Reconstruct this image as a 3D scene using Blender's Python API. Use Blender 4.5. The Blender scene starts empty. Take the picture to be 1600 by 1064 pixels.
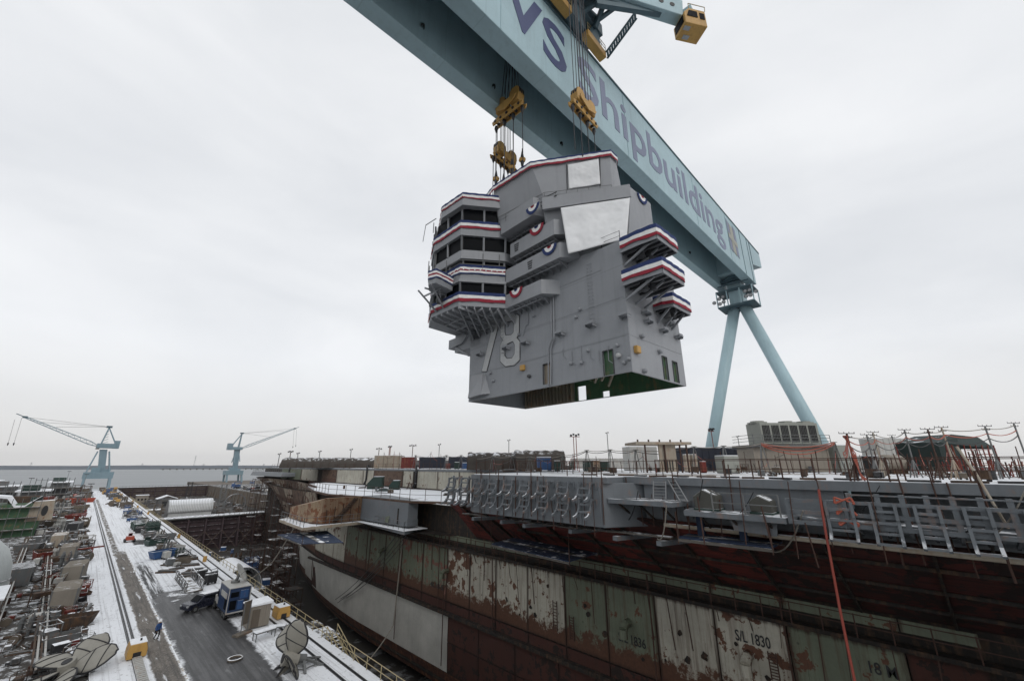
import bpy, math, random
from mathutils import Vector, Matrix, noise as mnoise
random.seed(7)
scene = bpy.context.scene
COL = scene.collection
rad = math.radians
# ------------------------------------------------------------------ camera
CAM_H, PITCH, YAW, FPX = 18.0, rad(17.36), rad(45.7), 622.2
cam_data = bpy.data.cameras.new('camera')
cam_data.sensor_width = 36.0
cam_data.sensor_fit = 'HORIZONTAL'
cam_data.lens = FPX / 1600 * 36
cam_data.clip_start = 0.3
cam_data.clip_end = 60000
cam = bpy.data.objects.new('camera', cam_data)
COL.objects.link(cam)
cam.location = (0, 0, CAM_H)
cam.rotation_euler = (rad(90) + PITCH, 0, -YAW)
scene.camera = cam
# ------------------------------------------------------------------ world: overcast winter sky
SUN_EL, SUN_AZ = rad(38), rad(200)          # azimuth clockwise from +Y
world = bpy.data.worlds.new('World')
scene.world = world
world.use_nodes = True
wt = world.node_tree
wt.nodes.clear()
def WN(t, **k):
    n = wt.nodes.new(t)
    for a, b in k.items(): setattr(n, a, b)
    return n
w_out = WN('ShaderNodeOutputWorld')
w_bg = WN('ShaderNodeBackground')
w_sky = WN('ShaderNodeTexSky', sky_type='NISHITA', sun_disc=False)
w_sky.sun_elevation = SUN_EL
w_sky.sun_rotation = SUN_AZ
w_sky.dust_density = 3.0
w_tc = WN('ShaderNodeTexCoord')
w_map = WN('ShaderNodeMapping')
w_map.inputs['Scale'].default_value = (1.0, 1.0, 2.6)
w_n1 = WN('ShaderNodeTexNoise')
w_n1.inputs['Scale'].default_value = 1.7
w_n1.inputs['Detail'].default_value = 7
w_n1.inputs['Roughness'].default_value = 0.52
w_n1.inputs['Distortion'].default_value = 0.4
w_ramp = WN('ShaderNodeValToRGB')
w_ramp.color_ramp.elements[0].position = 0.30
w_ramp.color_ramp.elements[0].color = (7.75, 7.98, 8.32, 1)
w_ramp.color_ramp.elements[1].position = 0.68
w_ramp.color_ramp.elements[1].color = (9.5, 9.65, 9.85, 1)
w_sep = WN('ShaderNodeSeparateXYZ')
w_hz = WN('ShaderNodeMapRange')
w_hz.inputs['From Min'].default_value = 0.0
w_hz.inputs['From Max'].default_value = 0.22
w_hz.inputs['To Min'].default_value = 0.75
w_hz.inputs['To Max'].default_value = 0.0
w_mixh = WN('ShaderNodeMixRGB')
w_mixh.inputs[2].default_value = (7.6, 7.4, 7.2, 1)
w_mix = WN('ShaderNodeMixRGB')
w_mix.inputs[0].default_value = 0.93
L = wt.links.new
L(w_tc.outputs['Generated'], w_map.inputs[0]); L(w_map.outputs[0], w_n1.inputs['Vector'])
L(w_n1.outputs[0], w_ramp.inputs[0])
L(w_tc.outputs['Generated'], w_sep.inputs[0]); L(w_sep.outputs[2], w_hz.inputs[0])
L(w_hz.outputs[0], w_mixh.inputs[0]); L(w_ramp.outputs[0], w_mixh.inputs[1])
L(w_sky.outputs[0], w_mix.inputs[1]); L(w_mixh.outputs[0], w_mix.inputs[2])
L(w_mix.outputs[0], w_bg.inputs[0]); L(w_bg.outputs[0], w_out.inputs[0])
w_bg.inputs[1].default_value = 0.1
# ------------------------------------------------------------------ sun behind cloud
sd = bpy.data.lights.new('sun', 'SUN')
sd.energy = 0.7
sd.angle = rad(25)
sd.color = (1.0, 0.97, 0.93)
sun = bpy.data.objects.new('sun', sd)
COL.objects.link(sun)
_sv = Vector((math.sin(SUN_AZ) * math.cos(SUN_EL), math.cos(SUN_AZ) * math.cos(SUN_EL), math.sin(SUN_EL)))
sun.rotation_euler = _sv.to_track_quat('Z', 'Y').to_euler()
sun.location = (0, -50, 120)
vs = scene.view_settings
vs.view_transform = 'Standard'
vs.look = 'None'
vs.exposure = 0.0
vs.gamma = 1.0
vs.use_curve_mapping = False
# ------------------------------------------------------------------ layout helpers
_F = Vector((math.sin(YAW) * math.cos(PITCH), math.cos(YAW) * math.cos(PITCH), math.sin(PITCH)))
_R = Vector((math.cos(YAW), -math.sin(YAW), 0))
_U = _R.cross(_F)
_C = Vector((0, 0, CAM_H))
def ray(x, y):
    return _F * FPX + _R * (x - 800) - _U * (y - 532)
def at(x, y, X=None, Y=None, Z=None):
    """survey: the point where a sight line meets a known wall (X / Y) or level (Z)"""
    d = ray(x, y)
    if X is not None: t = X / d.x
    elif Y is not None: t = Y / d.y
    else: t = (Z - CAM_H) / d.z
    return _C + d * t
HF = Vector((math.sin(YAW), math.cos(YAW), 0))
def far(x, depth, z):
    """point in direction of column x at a given horizontal depth, at height z"""
    return HF * depth + _R * ((x - 800) * depth / 652.0) + Vector((0, 0, z))

class MB:
    """collects shapes into one mesh"""
    def __init__(s): s.v = []; s.f = []; s.m = []
    def add(s, vs, fs, mi=0):
        o = len(s.v)
        s.v += [tuple(v) for v in vs]
        for f in fs:
            s.f.append(tuple(o + i for i in f)); s.m.append(mi)
        return s
    def box(s, c, d, rz=0.0, rx=0.0, ry=0.0, mi=0):
        c = Vector(c); hx, hy, hz = d[0] / 2, d[1] / 2, d[2] / 2
        M = Matrix.Rotation(rz, 3, 'Z') @ Matrix.Rotation(ry, 3, 'Y') @ Matrix.Rotation(rx, 3, 'X')
        vs = [c + M @ Vector((x, y, z)) for z in (-hz, hz) for x, y in ((-hx, -hy), (hx, -hy), (hx, hy), (-hx, hy))]
        return s.add(vs, [(3, 2, 1, 0), (4, 5, 6, 7), (0, 1, 5, 4), (1, 2, 6, 5), (2, 3, 7, 6), (3, 0, 4, 7)], mi)
    def bx(s, x0, x1, y0, y1, z0, z1, mi=0):
        return s.box(((x0 + x1) / 2, (y0 + y1) / 2, (z0 + z1) / 2), (abs(x1 - x0), abs(y1 - y0), abs(z1 - z0)), mi=mi)
    def prism(s, poly, z0, z1, mi=0, top=None, caps=True):
        """vertical prism on plan polygon; top: other polygon for the top"""
        top = top or poly; n = len(poly)
        a = sum(poly[i][0] * poly[(i + 1) % n][1] - poly[(i + 1) % n][0] * poly[i][1] for i in range(n))
        if a < 0: poly = poly[::-1]; top = top[::-1]
        zz0 = z0 if hasattr(z0, '__len__') else [z0] * n
        zz1 = z1 if hasattr(z1, '__len__') else [z1] * n
        vs = [(p[0], p[1], zz0[i]) for i, p in enumerate(poly)] + [(p[0], p[1], zz1[i]) for i, p in enumerate(top)]
        fs = [(i, (i + 1) % n, n + (i + 1) % n, n + i) for i in range(n)]
        if caps: fs += [tuple(range(n - 1, -1, -1)), tuple(range(n, 2 * n))]
        return s.add(vs, fs, mi)
    def extr(s, pts, off, mi=0):
        """closed planar polygon of 3d points pushed along off"""
        n = len(pts); off = Vector(off); pts = [Vector(p) for p in pts]
        nrm = Vector((0, 0, 0))
        for i in range(n): nrm += pts[i].cross(pts[(i + 1) % n])
        if nrm.dot(off) > 0: pts = pts[::-1]
        vs = pts + [p + off for p in pts]
        fs = [tuple(range(n)), tuple(range(2 * n - 1, n - 1, -1))] + [((i + 1) % n, i, n + i, n + (i + 1) % n) for i in range(n)]
        return s.add(vs, fs, mi)
    def tube(s, p0, p1, r, n=6, r1=None, mi=0):
        p0, p1 = Vector(p0), Vector(p1); d = p1 - p0
        if d.length < 1e-6: return s
        r1 = r if r1 is None else r1
        a = d.normalized(); u = a.orthogonal().normalized(); w = a.cross(u)
        vs = []
        for p, rr in ((p0, r), (p1, r1)):
            vs += [p + (u * math.cos(2 * math.pi * i / n) + w * math.sin(2 * math.pi * i / n)) * rr for i in range(n)]
        fs = [(i, (i + 1) % n, n + (i + 1) % n, n + i) for i in range(n)] + [tuple(range(n - 1, -1, -1)), tuple(range(n, 2 * n))]
        return s.add(vs, fs, mi)
    def path(s, pts, r, n=5, mi=0):
        for a, b in zip(pts[:-1], pts[1:]): s.tube(a, b, r, n, mi=mi)
        return s
    def bar(s, p0, p1, w, h, mi=0):
        """rectangular bar between two points; h measured as near to vertical as it can be"""
        p0, p1 = Vector(p0), Vector(p1); d = (p1 - p0)
        if d.length < 1e-6: return s
        a = d.normalized(); up = Vector((0, 0, 1)) if abs(a.z) < 0.95 else Vector((1, 0, 0))
        u = a.cross(up).normalized() * (w / 2); v = u.cross(a).normalized() * (h / 2)
        vs = [p + q for p in (p0, p1) for q in (-u - v, u - v, u + v, -u + v)]
        return s.add(vs, [(3, 2, 1, 0), (4, 5, 6, 7), (0, 1, 5, 4), (1, 2, 6, 5), (2, 3, 7, 6), (3, 0, 4, 7)][:], mi)
    def lathe(s, c, prof, n=16, axis='Z', mi=0):
        c = Vector(c); vs = []; m = len(prof)
        for i in range(n):
            a = 2 * math.pi * i / n
            for r, h in prof:
                x, y, z = r * math.cos(a), r * math.sin(a), h
                q = {'Z': (x, y, z), 'X': (z, x, y), 'Y': (y, z, x)}[axis]
                vs.append(c + Vector(q))
        fs = [(i * m + j, ((i + 1) % n) * m + j, ((i + 1) % n) * m + j + 1, i * m + j + 1) for i in range(n) for j in range(m - 1)]
        return s.add(vs, fs, mi)
    def grid(s, fn, nu, nv, mi=0):
        vs = [fn(i / nu, j / nv) for j in range(nv + 1) for i in range(nu + 1)]
        fs = [(j * (nu + 1) + i, j * (nu + 1) + i + 1, (j + 1) * (nu + 1) + i + 1, (j + 1) * (nu + 1) + i) for j in range(nv) for i in range(nu)]
        return s.add(vs, fs, mi)
ORG = {}
def tag(o, label=None, cat=None, group=None, kind=None):
    if label: o['label'] = label
    if cat: o['category'] = cat
    if group: o['group'] = group
    if kind: o['kind'] = kind
    return o
def obj(name, mb, mat, parent=None, smooth=False, bevel=0.0, local=False, origin=None):
    """link a mesh; vertices are world coordinates unless local"""
    me = bpy.data.meshes.new(name)
    org = Vector((0, 0, 0))
    if parent is not None and not local:
        q = parent
        while q.parent is not None: q = q.parent
        org = ORG.get(q.name, Vector((0, 0, 0)))
    if origin is not None and parent is None: org = Vector(origin)
    me.from_pydata([(v[0] - org.x, v[1] - org.y, v[2] - org.z) for v in mb.v], [], mb.f)
    mats = mat if isinstance(mat, (list, tuple)) else [mat]
    for m in mats: me.materials.append(m)
    if len(mats) > 1: me.polygons.foreach_set('material_index', mb.m)
    if smooth: me.polygons.foreach_set('use_smooth', [True] * len(me.polygons))
    me.update()
    o = bpy.data.objects.new(name, me)
    COL.objects.link(o)
    if parent is not None: o.parent = parent
    elif origin is not None: o.location = org
    if bevel > 0:
        b = o.modifiers.new('bevel', 'BEVEL'); b.width = bevel; b.segments = 1; b.limit_method = 'ANGLE'
    return o
def thing(name, label, cat, loc=(0, 0, 0), group=None, rz=0.0, kind=None):
    o = bpy.data.objects.new(name, None)
    o.empty_display_size = 0.3
    COL.objects.link(o)
    o.location = loc
    o.rotation_euler = (0, 0, rz)
    ORG[o.name] = Vector(loc)
    return tag(o, label, cat, group, kind)
def struct(name, mb, mat, **k):
    return tag(obj(name, mb, mat, **k), kind='structure')
_KC = {}
def clone(root, loc, rz=0.0, label=None, group=None, scale=1.0, mat=None):
    """copy of a thing with copies of its parts and sub-parts"""
    r = root.copy(); COL.objects.link(r); r.location = loc; r.rotation_euler = (0, 0, rz)
    r.scale = (scale,) * 3 if not hasattr(scale, '__len__') else scale
    if label: r['label'] = label
    if group: r['group'] = group
    todo = [(root, r)]
    while todo:
        src, dst = todo.pop()
        if src.name not in _KC: _KC[src.name] = list(src.children)
        for ch in _KC[src.name]:
            c = ch.copy(); COL.objects.link(c); c.parent = dst
            if mat and ch.get('repaint'):
                c.material_slots[0].link = 'OBJECT'; c.material_slots[0].material = mat
            todo.append((ch, c))
    return r
# ------------------------------------------------------------------ materials
def new_mat(name):
    m = bpy.data.materials.new(name); m.use_nodes = True
    nt = m.node_tree; b = nt.nodes['Principled BSDF']
    return m, nt, b
def coords(nt, scale=(1, 1, 1), src='Object'):
    tc = nt.nodes.new('ShaderNodeTexCoord'); mp = nt.nodes.new('ShaderNodeMapping')
    mp.inputs['Scale'].default_value = scale
    if src == 'World':
        g = nt.nodes.new('ShaderNodeNewGeometry'); nt.links.new(g.outputs['Position'], mp.inputs[0])
    else: nt.links.new(tc.outputs[src], mp.inputs[0])
    return mp.outputs[0]
def noise(nt, vec, scale, detail=4, rough=0.55, dist=0.0):
    n = nt.nodes.new('ShaderNodeTexNoise')
    n.inputs['Scale'].default_value = scale; n.inputs['Detail'].default_value = detail
    n.inputs['Roughness'].default_value = rough; n.inputs['Distortion'].default_value = dist
    nt.links.new(vec, n.inputs['Vector']); return n.outputs[0]
def ramp(nt, fac, a, b, c0=(0, 0, 0, 1), c1=(1, 1, 1, 1)):
    r = nt.nodes.new('ShaderNodeValToRGB')
    r.color_ramp.elements[0].position = a; r.color_ramp.elements[1].position = b
    r.color_ramp.elements[0].color = c0; r.color_ramp.elements[1].color = c1
    nt.links.new(fac, r.inputs[0]); return r.outputs[0]
def mixc(nt, fac, a, b, mode='MIX'):
    n = nt.nodes.new('ShaderNodeMixRGB'); n.blend_type = mode
    for i, v in ((0, fac), (1, a), (2, b)):
        if hasattr(v, 'is_linked'): nt.links.new(v, n.inputs[i])
        elif i == 0: n.inputs[0].default_value = v
        else: n.inputs[i].default_value = (v[0], v[1], v[2], 1)
    return n.outputs[0]
def mth(nt, op, a, b=None, clamp=False):
    n = nt.nodes.new('ShaderNodeMath'); n.operation = op; n.use_clamp = clamp
    for i, v in ((0, a), (1, b)):
        if v is None: continue
        if hasattr(v, 'is_linked'): nt.links.new(v, n.inputs[i])
        else: n.inputs[i].default_value = v
    return n.outputs[0]
SNOW = (0.80, 0.82, 0.85)
def add_snow(nt, col, vec, amount=0.5):
    """thin snow lying on faces that look up"""
    g = nt.nodes.new('ShaderNodeNewGeometry'); s = nt.nodes.new('ShaderNodeSeparateXYZ')
    nt.links.new(g.outputs['Normal'], s.inputs[0])
    up = ramp(nt, s.outputs[2], 0.55, 0.85)
    n = noise(nt, coords(nt, (1, 1, 1), 'World'), 0.9, 6, 0.65)
    m = ramp(nt, n, 0.62 - amount * 0.45, 0.70 - amount * 0.45)
    return mixc(nt, mth(nt, 'MULTIPLY', up, m), col, SNOW)
def paint(name, c, rough=0.55, rust=0.0, dirt=0.35, snow=0.0, metal=0.0, scale=1.0, rustc=(0.16, 0.065, 0.03), streak=0.5, bump=0.15, src='World', weld=None):
    m, nt, b = new_mat(name)
    v = coords(nt, (1, 1, 1), src)
    big = noise(nt, v, 0.35 * scale, 5, 0.6)
    fine = noise(nt, v, 5.0 * scale, 6, 0.7)
    st = noise(nt, coords(nt, (2.2, 2.2, 0.16), src), 1.3 * scale, 5, 0.6)
    col = mixc(nt, ramp(nt, big, 0.3, 0.75), tuple(x * (1 - 0.32 * dirt) for x in c), tuple(min(1, x * 1.08) for x in c))
    col = mixc(nt, mth(nt, 'MULTIPLY', ramp(nt, st, 0.52, 0.72), dirt * 0.75 * (0.4 + streak)), col, tuple(x * 0.45 + 0.01 for x in c))
    col = mixc(nt, mth(nt, 'MULTIPLY', ramp(nt, fine, 0.45, 0.8), dirt * 0.35), col, tuple(x * 0.6 for x in c))
    if rust > 0:
        rn = noise(nt, v, 1.1 * scale, 9, 0.72, 0.3)
        rs = noise(nt, coords(nt, (2.5, 2.5, 0.22), src), 1.2 * scale, 6, 0.65)
        k = mth(nt, 'ADD', mth(nt, 'MULTIPLY', rn, 0.55), mth(nt, 'MULTIPLY', rs, 0.45))
        th = 0.66 - 0.24 * rust
        rm = ramp(nt, k, th, th + 0.05)
        rcol = mixc(nt, fine, tuple(x * 0.45 for x in rustc), tuple(x * 1.5 for x in rustc))
        col = mixc(nt, rm, col, rcol)
        halo = ramp(nt, k, th - 0.1, th)
        col = mixc(nt, mth(nt, 'MULTIPLY', halo, 0.35), col, (rustc[0] * 1.8, rustc[1] * 1.9, rustc[2] * 1.6))
    if weld:
        sp = nt.nodes.new('ShaderNodeSeparateXYZ'); nt.links.new(v, sp.inputs[0])
        for ax, step in weld:
            q = mth(nt, 'ABSOLUTE', mth(nt, 'SUBTRACT', mth(nt, 'FRACT', mth(nt, 'DIVIDE', sp.outputs[ax], step)), 0.5))
            k = ramp(nt, q, 0.5 - 0.07 / step, 0.5 - 0.03 / step)
            col = mixc(nt, mth(nt, 'MULTIPLY', k, 0.3), col, tuple(x * 0.5 for x in c))
    if snow > 0: col = add_snow(nt, col, v, snow)
    nt.links.new(col, b.inputs['Base Color'])
    b.inputs['Metallic'].default_value = metal
    rr = nt.nodes.new('ShaderNodeMapRange'); nt.links.new(fine, rr.inputs[0])
    rr.inputs['To Min'].default_value = max(0.05, rough - 0.12); rr.inputs['To Max'].default_value = min(1, rough + 0.15)
    nt.links.new(rr.outputs[0], b.inputs['Roughness'])
    if bump > 0:
        bp = nt.nodes.new('ShaderNodeBump'); bp.inputs['Strength'].default_value = bump; bp.inputs['Distance'].default_value = 0.05
        nt.links.new(big if bump < 0.1 else fine, bp.inputs['Height']); nt.links.new(bp.outputs[0], b.inputs['Normal'])
    return m
def plain(name, c, rough=0.6, metal=0.0, emit=None):
    m, nt, b = new_mat(name)
    n = noise(nt, coords(nt), 3.0, 4)
    nt.links.new(mixc(nt, n, tuple(x * 0.8 for x in c), tuple(min(1, x * 1.15) for x in c)), b.inputs['Base Color'])
    b.inputs['Roughness'].default_value = rough; b.inputs['Metallic'].default_value = metal
    return m
M = {}
M['crane_blue'] = paint('crane_blue_paint', (0.36, 0.50, 0.545), 0.5, dirt=0.34, scale=0.5, bump=0.05, weld=[(0, 9.0)])
M['crane_far'] = paint('crane_far_paint', (0.19, 0.275, 0.32), 0.5, dirt=0.3, scale=0.5, bump=0)
M['crane_dark'] = paint('crane_machinery_paint', (0.07, 0.12, 0.145), 0.5, dirt=0.4)
M['letter_navy'] = plain('lettering_navy', (0.04, 0.055, 0.15), 0.5)
M['letter_grey'] = plain('lettering_faded_blue', (0.19, 0.215, 0.31), 0.55)
M['letter_gold'] = plain('lettering_gold', (0.34, 0.34, 0.29), 0.55)
M['yellow'] = paint('hoist_yellow_paint', (0.50, 0.29, 0.075), 0.5, rust=0.12, dirt=0.7)
M['rope'] = plain('steel_rope', (0.05, 0.05, 0.055), 0.5, 0.5)
M['steel_dark'] = plain('dark_steel', (0.03, 0.03, 0.032), 0.5, 0.3)
M['glass'] = plain('tinted_glass', (0.005, 0.006, 0.008), 0.4)
M['glass'].node_tree.nodes['Principled BSDF'].inputs['Specular IOR Level'].default_value = 0.04
M['haze_grey'] = paint('ship_grey_paint', (0.255, 0.268, 0.288), 0.55, dirt=0.34, scale=0.6, bump=0.09, weld=[(2, 3.1)], src='Object')
M['haze_light'] = paint('ship_light_grey_paint', (0.285, 0.296, 0.315), 0.55, dirt=0.26, scale=0.6, bump=0.04)
M['num_grey'] = plain('numeral_pale_grey', (0.43, 0.44, 0.445), 0.6)
M['num_edge'] = plain('numeral_outline', (0.05, 0.053, 0.058), 0.6)
M['sponson_grey'] = paint('sponson_grey_paint', (0.125, 0.14, 0.154), 0.55, rust=0.2, dirt=0.55, snow=0.28, bump=0.06)
M['sponson_plain'] = paint('bulkhead_grey_paint', (0.14, 0.154, 0.168), 0.5, rust=0.05, dirt=0.5, bump=0.06)
M['flag_blue'] = plain('bunting_blue', (0.016, 0.034, 0.125), 0.8)
M['flag_white'] = plain('bunting_white', (0.78, 0.78, 0.77), 0.8)
M['flag_red'] = plain('bunting_red', (0.27, 0.016, 0.035), 0.8)
M['tarp_white'] = plain('white_tarp', (0.76, 0.77, 0.78), 0.55)
for n_ in M['tarp_white'].node_tree.nodes:
    if n_.type == 'TEX_NOISE': n_.inputs['Scale'].default_value = 0.5
M['green_primer'] = paint('green_primer', (0.045, 0.115, 0.055), 0.6, rust=0.18, dirt=0.6, streak=0.9)
M['inside_tan'] = paint('island_inside_tan', (0.27, 0.24, 0.19), 0.7, rust=0.25, dirt=0.7)
M['rust'] = paint('rusty_steel', (0.045, 0.032, 0.026), 0.85, rust=0.5, dirt=0.8, streak=0.9, rustc=(0.085, 0.042, 0.022))
def hullmat(name, base, rustc=(0.07, 0.028, 0.0135), patch=0.4, patchc=(0.10, 0.042, 0.022), skirt=0.0, streak=0.6, edge=0.6, spots=0.5, rough=0.7, grain=None):
    """weathered shipyard plate: primer, second primer patches, rust runs, burn spots, rusty weld edges"""
    m, nt, b = new_mat(name)
    v = coords(nt, (1, 1, 1), 'World')
    tc = nt.nodes.new('ShaderNodeTexCoord'); s = nt.nodes.new('ShaderNodeSeparateXYZ'); nt.links.new(tc.outputs['Generated'], s.inputs[0])
    fine = noise(nt, v, 4.5, 7, 0.72); mid = noise(nt, v, 0.9, 6, 0.65, 0.2); big = noise(nt, v, 0.28, 5, 0.6)
    run = noise(nt, coords(nt, (2.6, 2.6, 0.12), 'World'), 1.0, 6, 0.7); run2 = noise(nt, coords(nt, (6.0, 6.0, 0.35), 'World'), 1.0, 5, 0.7)
    rc = mixc(nt, fine, tuple(x * 0.35 for x in rustc), tuple(x * 1.7 for x in rustc))
    col = mixc(nt, ramp(nt, big, 0.3, 0.7), tuple(x * 0.78 for x in base), tuple(min(1, x * 1.12) for x in base))
    col = mixc(nt, mth(nt, 'MULTIPLY', ramp(nt, fine, 0.42, 0.75), 0.3), col, tuple(x * 0.55 for x in base))
    if patch > 0:
        k = mth(nt, 'ADD', mth(nt, 'MULTIPLY', mid, 0.7), mth(nt, 'MULTIPLY', big, 0.3)); t = 0.66 - 0.26 * patch
        col = mixc(nt, ramp(nt, k, t, t + 0.018), col, mixc(nt, fine, tuple(x * 0.6 for x in patchc), tuple(x * 1.4 for x in patchc)))
    col = mixc(nt, mth(nt, 'MULTIPLY', ramp(nt, run, 0.50, 0.66), streak * 0.75), col, rc)
    col = mixc(nt, mth(nt, 'MULTIPLY', ramp(nt, run2, 0.60, 0.68), streak * 0.8), col, (0.012, 0.009, 0.008))
    if spots > 0:
        vo = nt.nodes.new('ShaderNodeTexVoronoi'); vo.inputs['Scale'].default_value = 0.9; nt.links.new(v, vo.inputs['Vector'])
        col = mixc(nt, mth(nt, 'MULTIPLY', ramp(nt, mth(nt, 'ADD', vo.outputs['Distance'], mth(nt, 'MULTIPLY', fine, 0.1)), 0.11, 0.15, (1, 1, 1, 1), (0, 0, 0, 1)), spots), col, (0.012, 0.009, 0.008))
    if skirt > 0:
        q = mth(nt, 'ADD', s.outputs[2], mth(nt, 'MULTIPLY', mth(nt, 'SUBTRACT', mid, 0.5), 0.9)); q = mth(nt, 'ADD', q, mth(nt, 'MULTIPLY', mth(nt, 'SUBTRACT', fine, 0.5), 0.25))
        col = mixc(nt, ramp(nt, q, skirt - 0.04, skirt + 0.04, (1, 1, 1, 1), (0, 0, 0, 1)), col, rc)
    if edge > 0:
        ey = mth(nt, 'ABSOLUTE', mth(nt, 'SUBTRACT', s.outputs[1], 0.5)); ez = mth(nt, 'ABSOLUTE', mth(nt, 'SUBTRACT', s.outputs[2], 0.5))
        q = mth(nt, 'ADD', mth(nt, 'MAXIMUM', ey, ez), mth(nt, 'MULTIPLY', mth(nt, 'SUBTRACT', run, 0.5), 0.12))
        col = mixc(nt, mth(nt, 'MULTIPLY', ramp(nt, q, 0.455, 0.495), edge), col, tuple(x * 0.5 for x in rustc))
    if grain:
        g = noise(nt, coords(nt, grain, 'World'), 1.0, 4, 0.7); col = mixc(nt, mth(nt, 'MULTIPLY', ramp(nt, g, 0.42, 0.6), 0.75), col, tuple(x * 0.22 for x in base))
    nt.links.new(col, b.inputs['Base Color']); b.inputs['Roughness'].default_value = rough
    bp = nt.nodes.new('ShaderNodeBump'); bp.inputs['Strength'].default_value = 0.35; bp.inputs['Distance'].default_value = 0.06
    nt.links.new(mth(nt, 'ADD', mth(nt, 'MULTIPLY', fine, 0.4), mid), bp.inputs['Height']); nt.links.new(bp.outputs[0], b.inputs['Normal'])
    return m
WB, GB = (0.41, 0.39, 0.325), (0.135, 0.155, 0.108)
M['hull_white'] = hullmat('hull_white_primer', WB, patch=0.28, streak=0.5)
M['hull_white_low'] = hullmat('hull_white_primer_low', WB, patch=0.36, skirt=0.24, streak=0.75, edge=0.9)
M['hull_patchy'] = hullmat('hull_patchy_primer', WB, patch=0.56, streak=0.7, skirt=0.2, edge=0.9)
M['hull_green'] = hullmat('hull_green_primer', GB, patch=0.25, streak=0.45)
M['hull_green_low'] = hullmat('hull_green_primer_low', GB, patch=0.34, skirt=0.26, streak=0.75, edge=0.9)
M['hull_pink'] = hullmat('hull_green_pink_primer', GB, patch=0.48, patchc=(0.17, 0.07, 0.052), streak=0.7, skirt=0.22, edge=0.9)
M['hull_lower_white'] = hullmat('hull_lower_white', (0.43, 0.42, 0.385), patch=0.0, streak=0.12, edge=0.0, spots=0.12, skirt=0.0)
M['rust_red'] = hullmat('red_lead_underside', (0.17, 0.022, 0.014), patch=0.46, patchc=(0.016, 0.007, 0.006), streak=0.5, edge=0.8, spots=0.0, rustc=(0.03, 0.013, 0.009), grain=(3.0, 0.35, 5.0), rough=0.85)
M['rust_red_dark_shaded'] = hullmat('red_lead_underside_dark_shaded', (0.075, 0.012, 0.008), patch=0.55, patchc=(0.010, 0.005, 0.004), streak=0.7, edge=0.8, spots=0.0, rustc=(0.03, 0.013, 0.009), grain=(3.0, 0.35, 5.0), rough=0.85)  # darker copy of the red, with shade of the near end in its colour
M['hull_brown'] = hullmat('hull_brown_red', (0.05, 0.0145, 0.009), patch=0.5, patchc=(0.014, 0.007, 0.005), streak=0.6, spots=0.2, rustc=(0.03, 0.013, 0.008), rough=0.85)
M['bow_rust'] = hullmat('bow_rusty_plating', (0.11, 0.066, 0.042), patch=0.55, patchc=(0.05, 0.028, 0.018), streak=0.9, skirt=0.25, edge=0.9)
M['bow_tan'] = hullmat('bow_tan_plating', (0.30, 0.255, 0.195), patch=0.55, streak=1.0, skirt=0.35, edge=0.9)
M['rust_patchy'] = hullmat('rusty_patchy_paint', (0.30, 0.22, 0.14), patch=0.62, patchc=(0.16, 0.062, 0.026), streak=0.7, rustc=(0.15, 0.06, 0.025), spots=0.2)
M['hull_dark'] = paint('hull_dark_ledge', (0.014, 0.011, 0.009), 0.85, rust=0.3, dirt=0.8, rustc=(0.07, 0.035, 0.02))
M['hull_keel'] = paint('hull_keel_red', (0.065, 0.024, 0.018), 0.75, rust=0.4, dirt=0.7)
M['cream'] = paint('cream_paint', (0.36, 0.315, 0.25), 0.65, rust=0.3, dirt=0.6, snow=0.45)
M['beige'] = paint('beige_cladding', (0.27, 0.24, 0.20), 0.7, dirt=0.6, snow=0.12)
M['ac_grey'] = paint('cooler_grey_green', (0.27, 0.28, 0.25), 0.55, dirt=0.35)
M['blue_tarp'] = paint('navy_tarp', (0.011, 0.015, 0.028), 0.6, dirt=0.3, snow=0.55)
M['brown_tarp'] = paint('brown_tarp', (0.06, 0.05, 0.042), 0.8, dirt=0.7, snow=0.25)
M['green_tarp'] = paint('dark_green_tarp', (0.011, 0.026, 0.024), 0.6, dirt=0.4, snow=0.12)
M['scaf_blue'] = paint('scaffold_blue_sheet', (0.014, 0.03, 0.07), 0.8, dirt=0.8, snow=0.06)
M['plank'] = paint('scaffold_plank', (0.11, 0.10, 0.088), 0.85, dirt=0.8, snow=0.3)
M['red_paint'] = paint('red_machine_paint', (0.16, 0.018, 0.014), 0.6, rust=0.3, dirt=0.7, snow=0.3)
M['orange_paint'] = paint('orange_red_paint', (0.34, 0.05, 0.02), 0.5, dirt=0.4, snow=0.2)
M['blue_paint'] = paint('blue_container_paint', (0.022, 0.075, 0.20), 0.5, rust=0.1, dirt=0.5, snow=0.5)
M['truck_blue'] = paint('truck_blue_paint', (0.015, 0.034, 0.088), 0.35, dirt=0.2, snow=0.0, bump=0.0)
M['green_paint'] = paint('machine_green_paint', (0.012, 0.036, 0.028), 0.5, dirt=0.5, snow=0.4)
M['grey_paint'] = paint('machine_grey_paint', (0.115, 0.12, 0.122), 0.6, rust=0.2, dirt=0.7, snow=0.42)
M['black_paint'] = paint('black_paint', (0.02, 0.02, 0.022), 0.45, dirt=0.3, snow=0.4)
M['white_paint'] = paint('white_paint', (0.42, 0.42, 0.40), 0.55, rust=0.18, dirt=0.6)
M['tan_wood'] = paint('tan_timber', (0.135, 0.11, 0.085), 0.85, dirt=0.9, snow=0.42)
M['rubber'] = plain('rubber', (0.012, 0.012, 0.013), 0.8)
M['car_navy'] = paint('car_dark_navy_paint', (0.012, 0.014, 0.026), 0.25, dirt=0.15, bump=0)
M['hose_red'] = plain('red_hose', (0.24, 0.045, 0.03), 0.6)
M['hose_orange'] = plain('orange_hose', (0.36, 0.085, 0.05), 0.6)
M['cable'] = plain('pale_cable', (0.23, 0.21, 0.18), 0.7)
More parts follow.
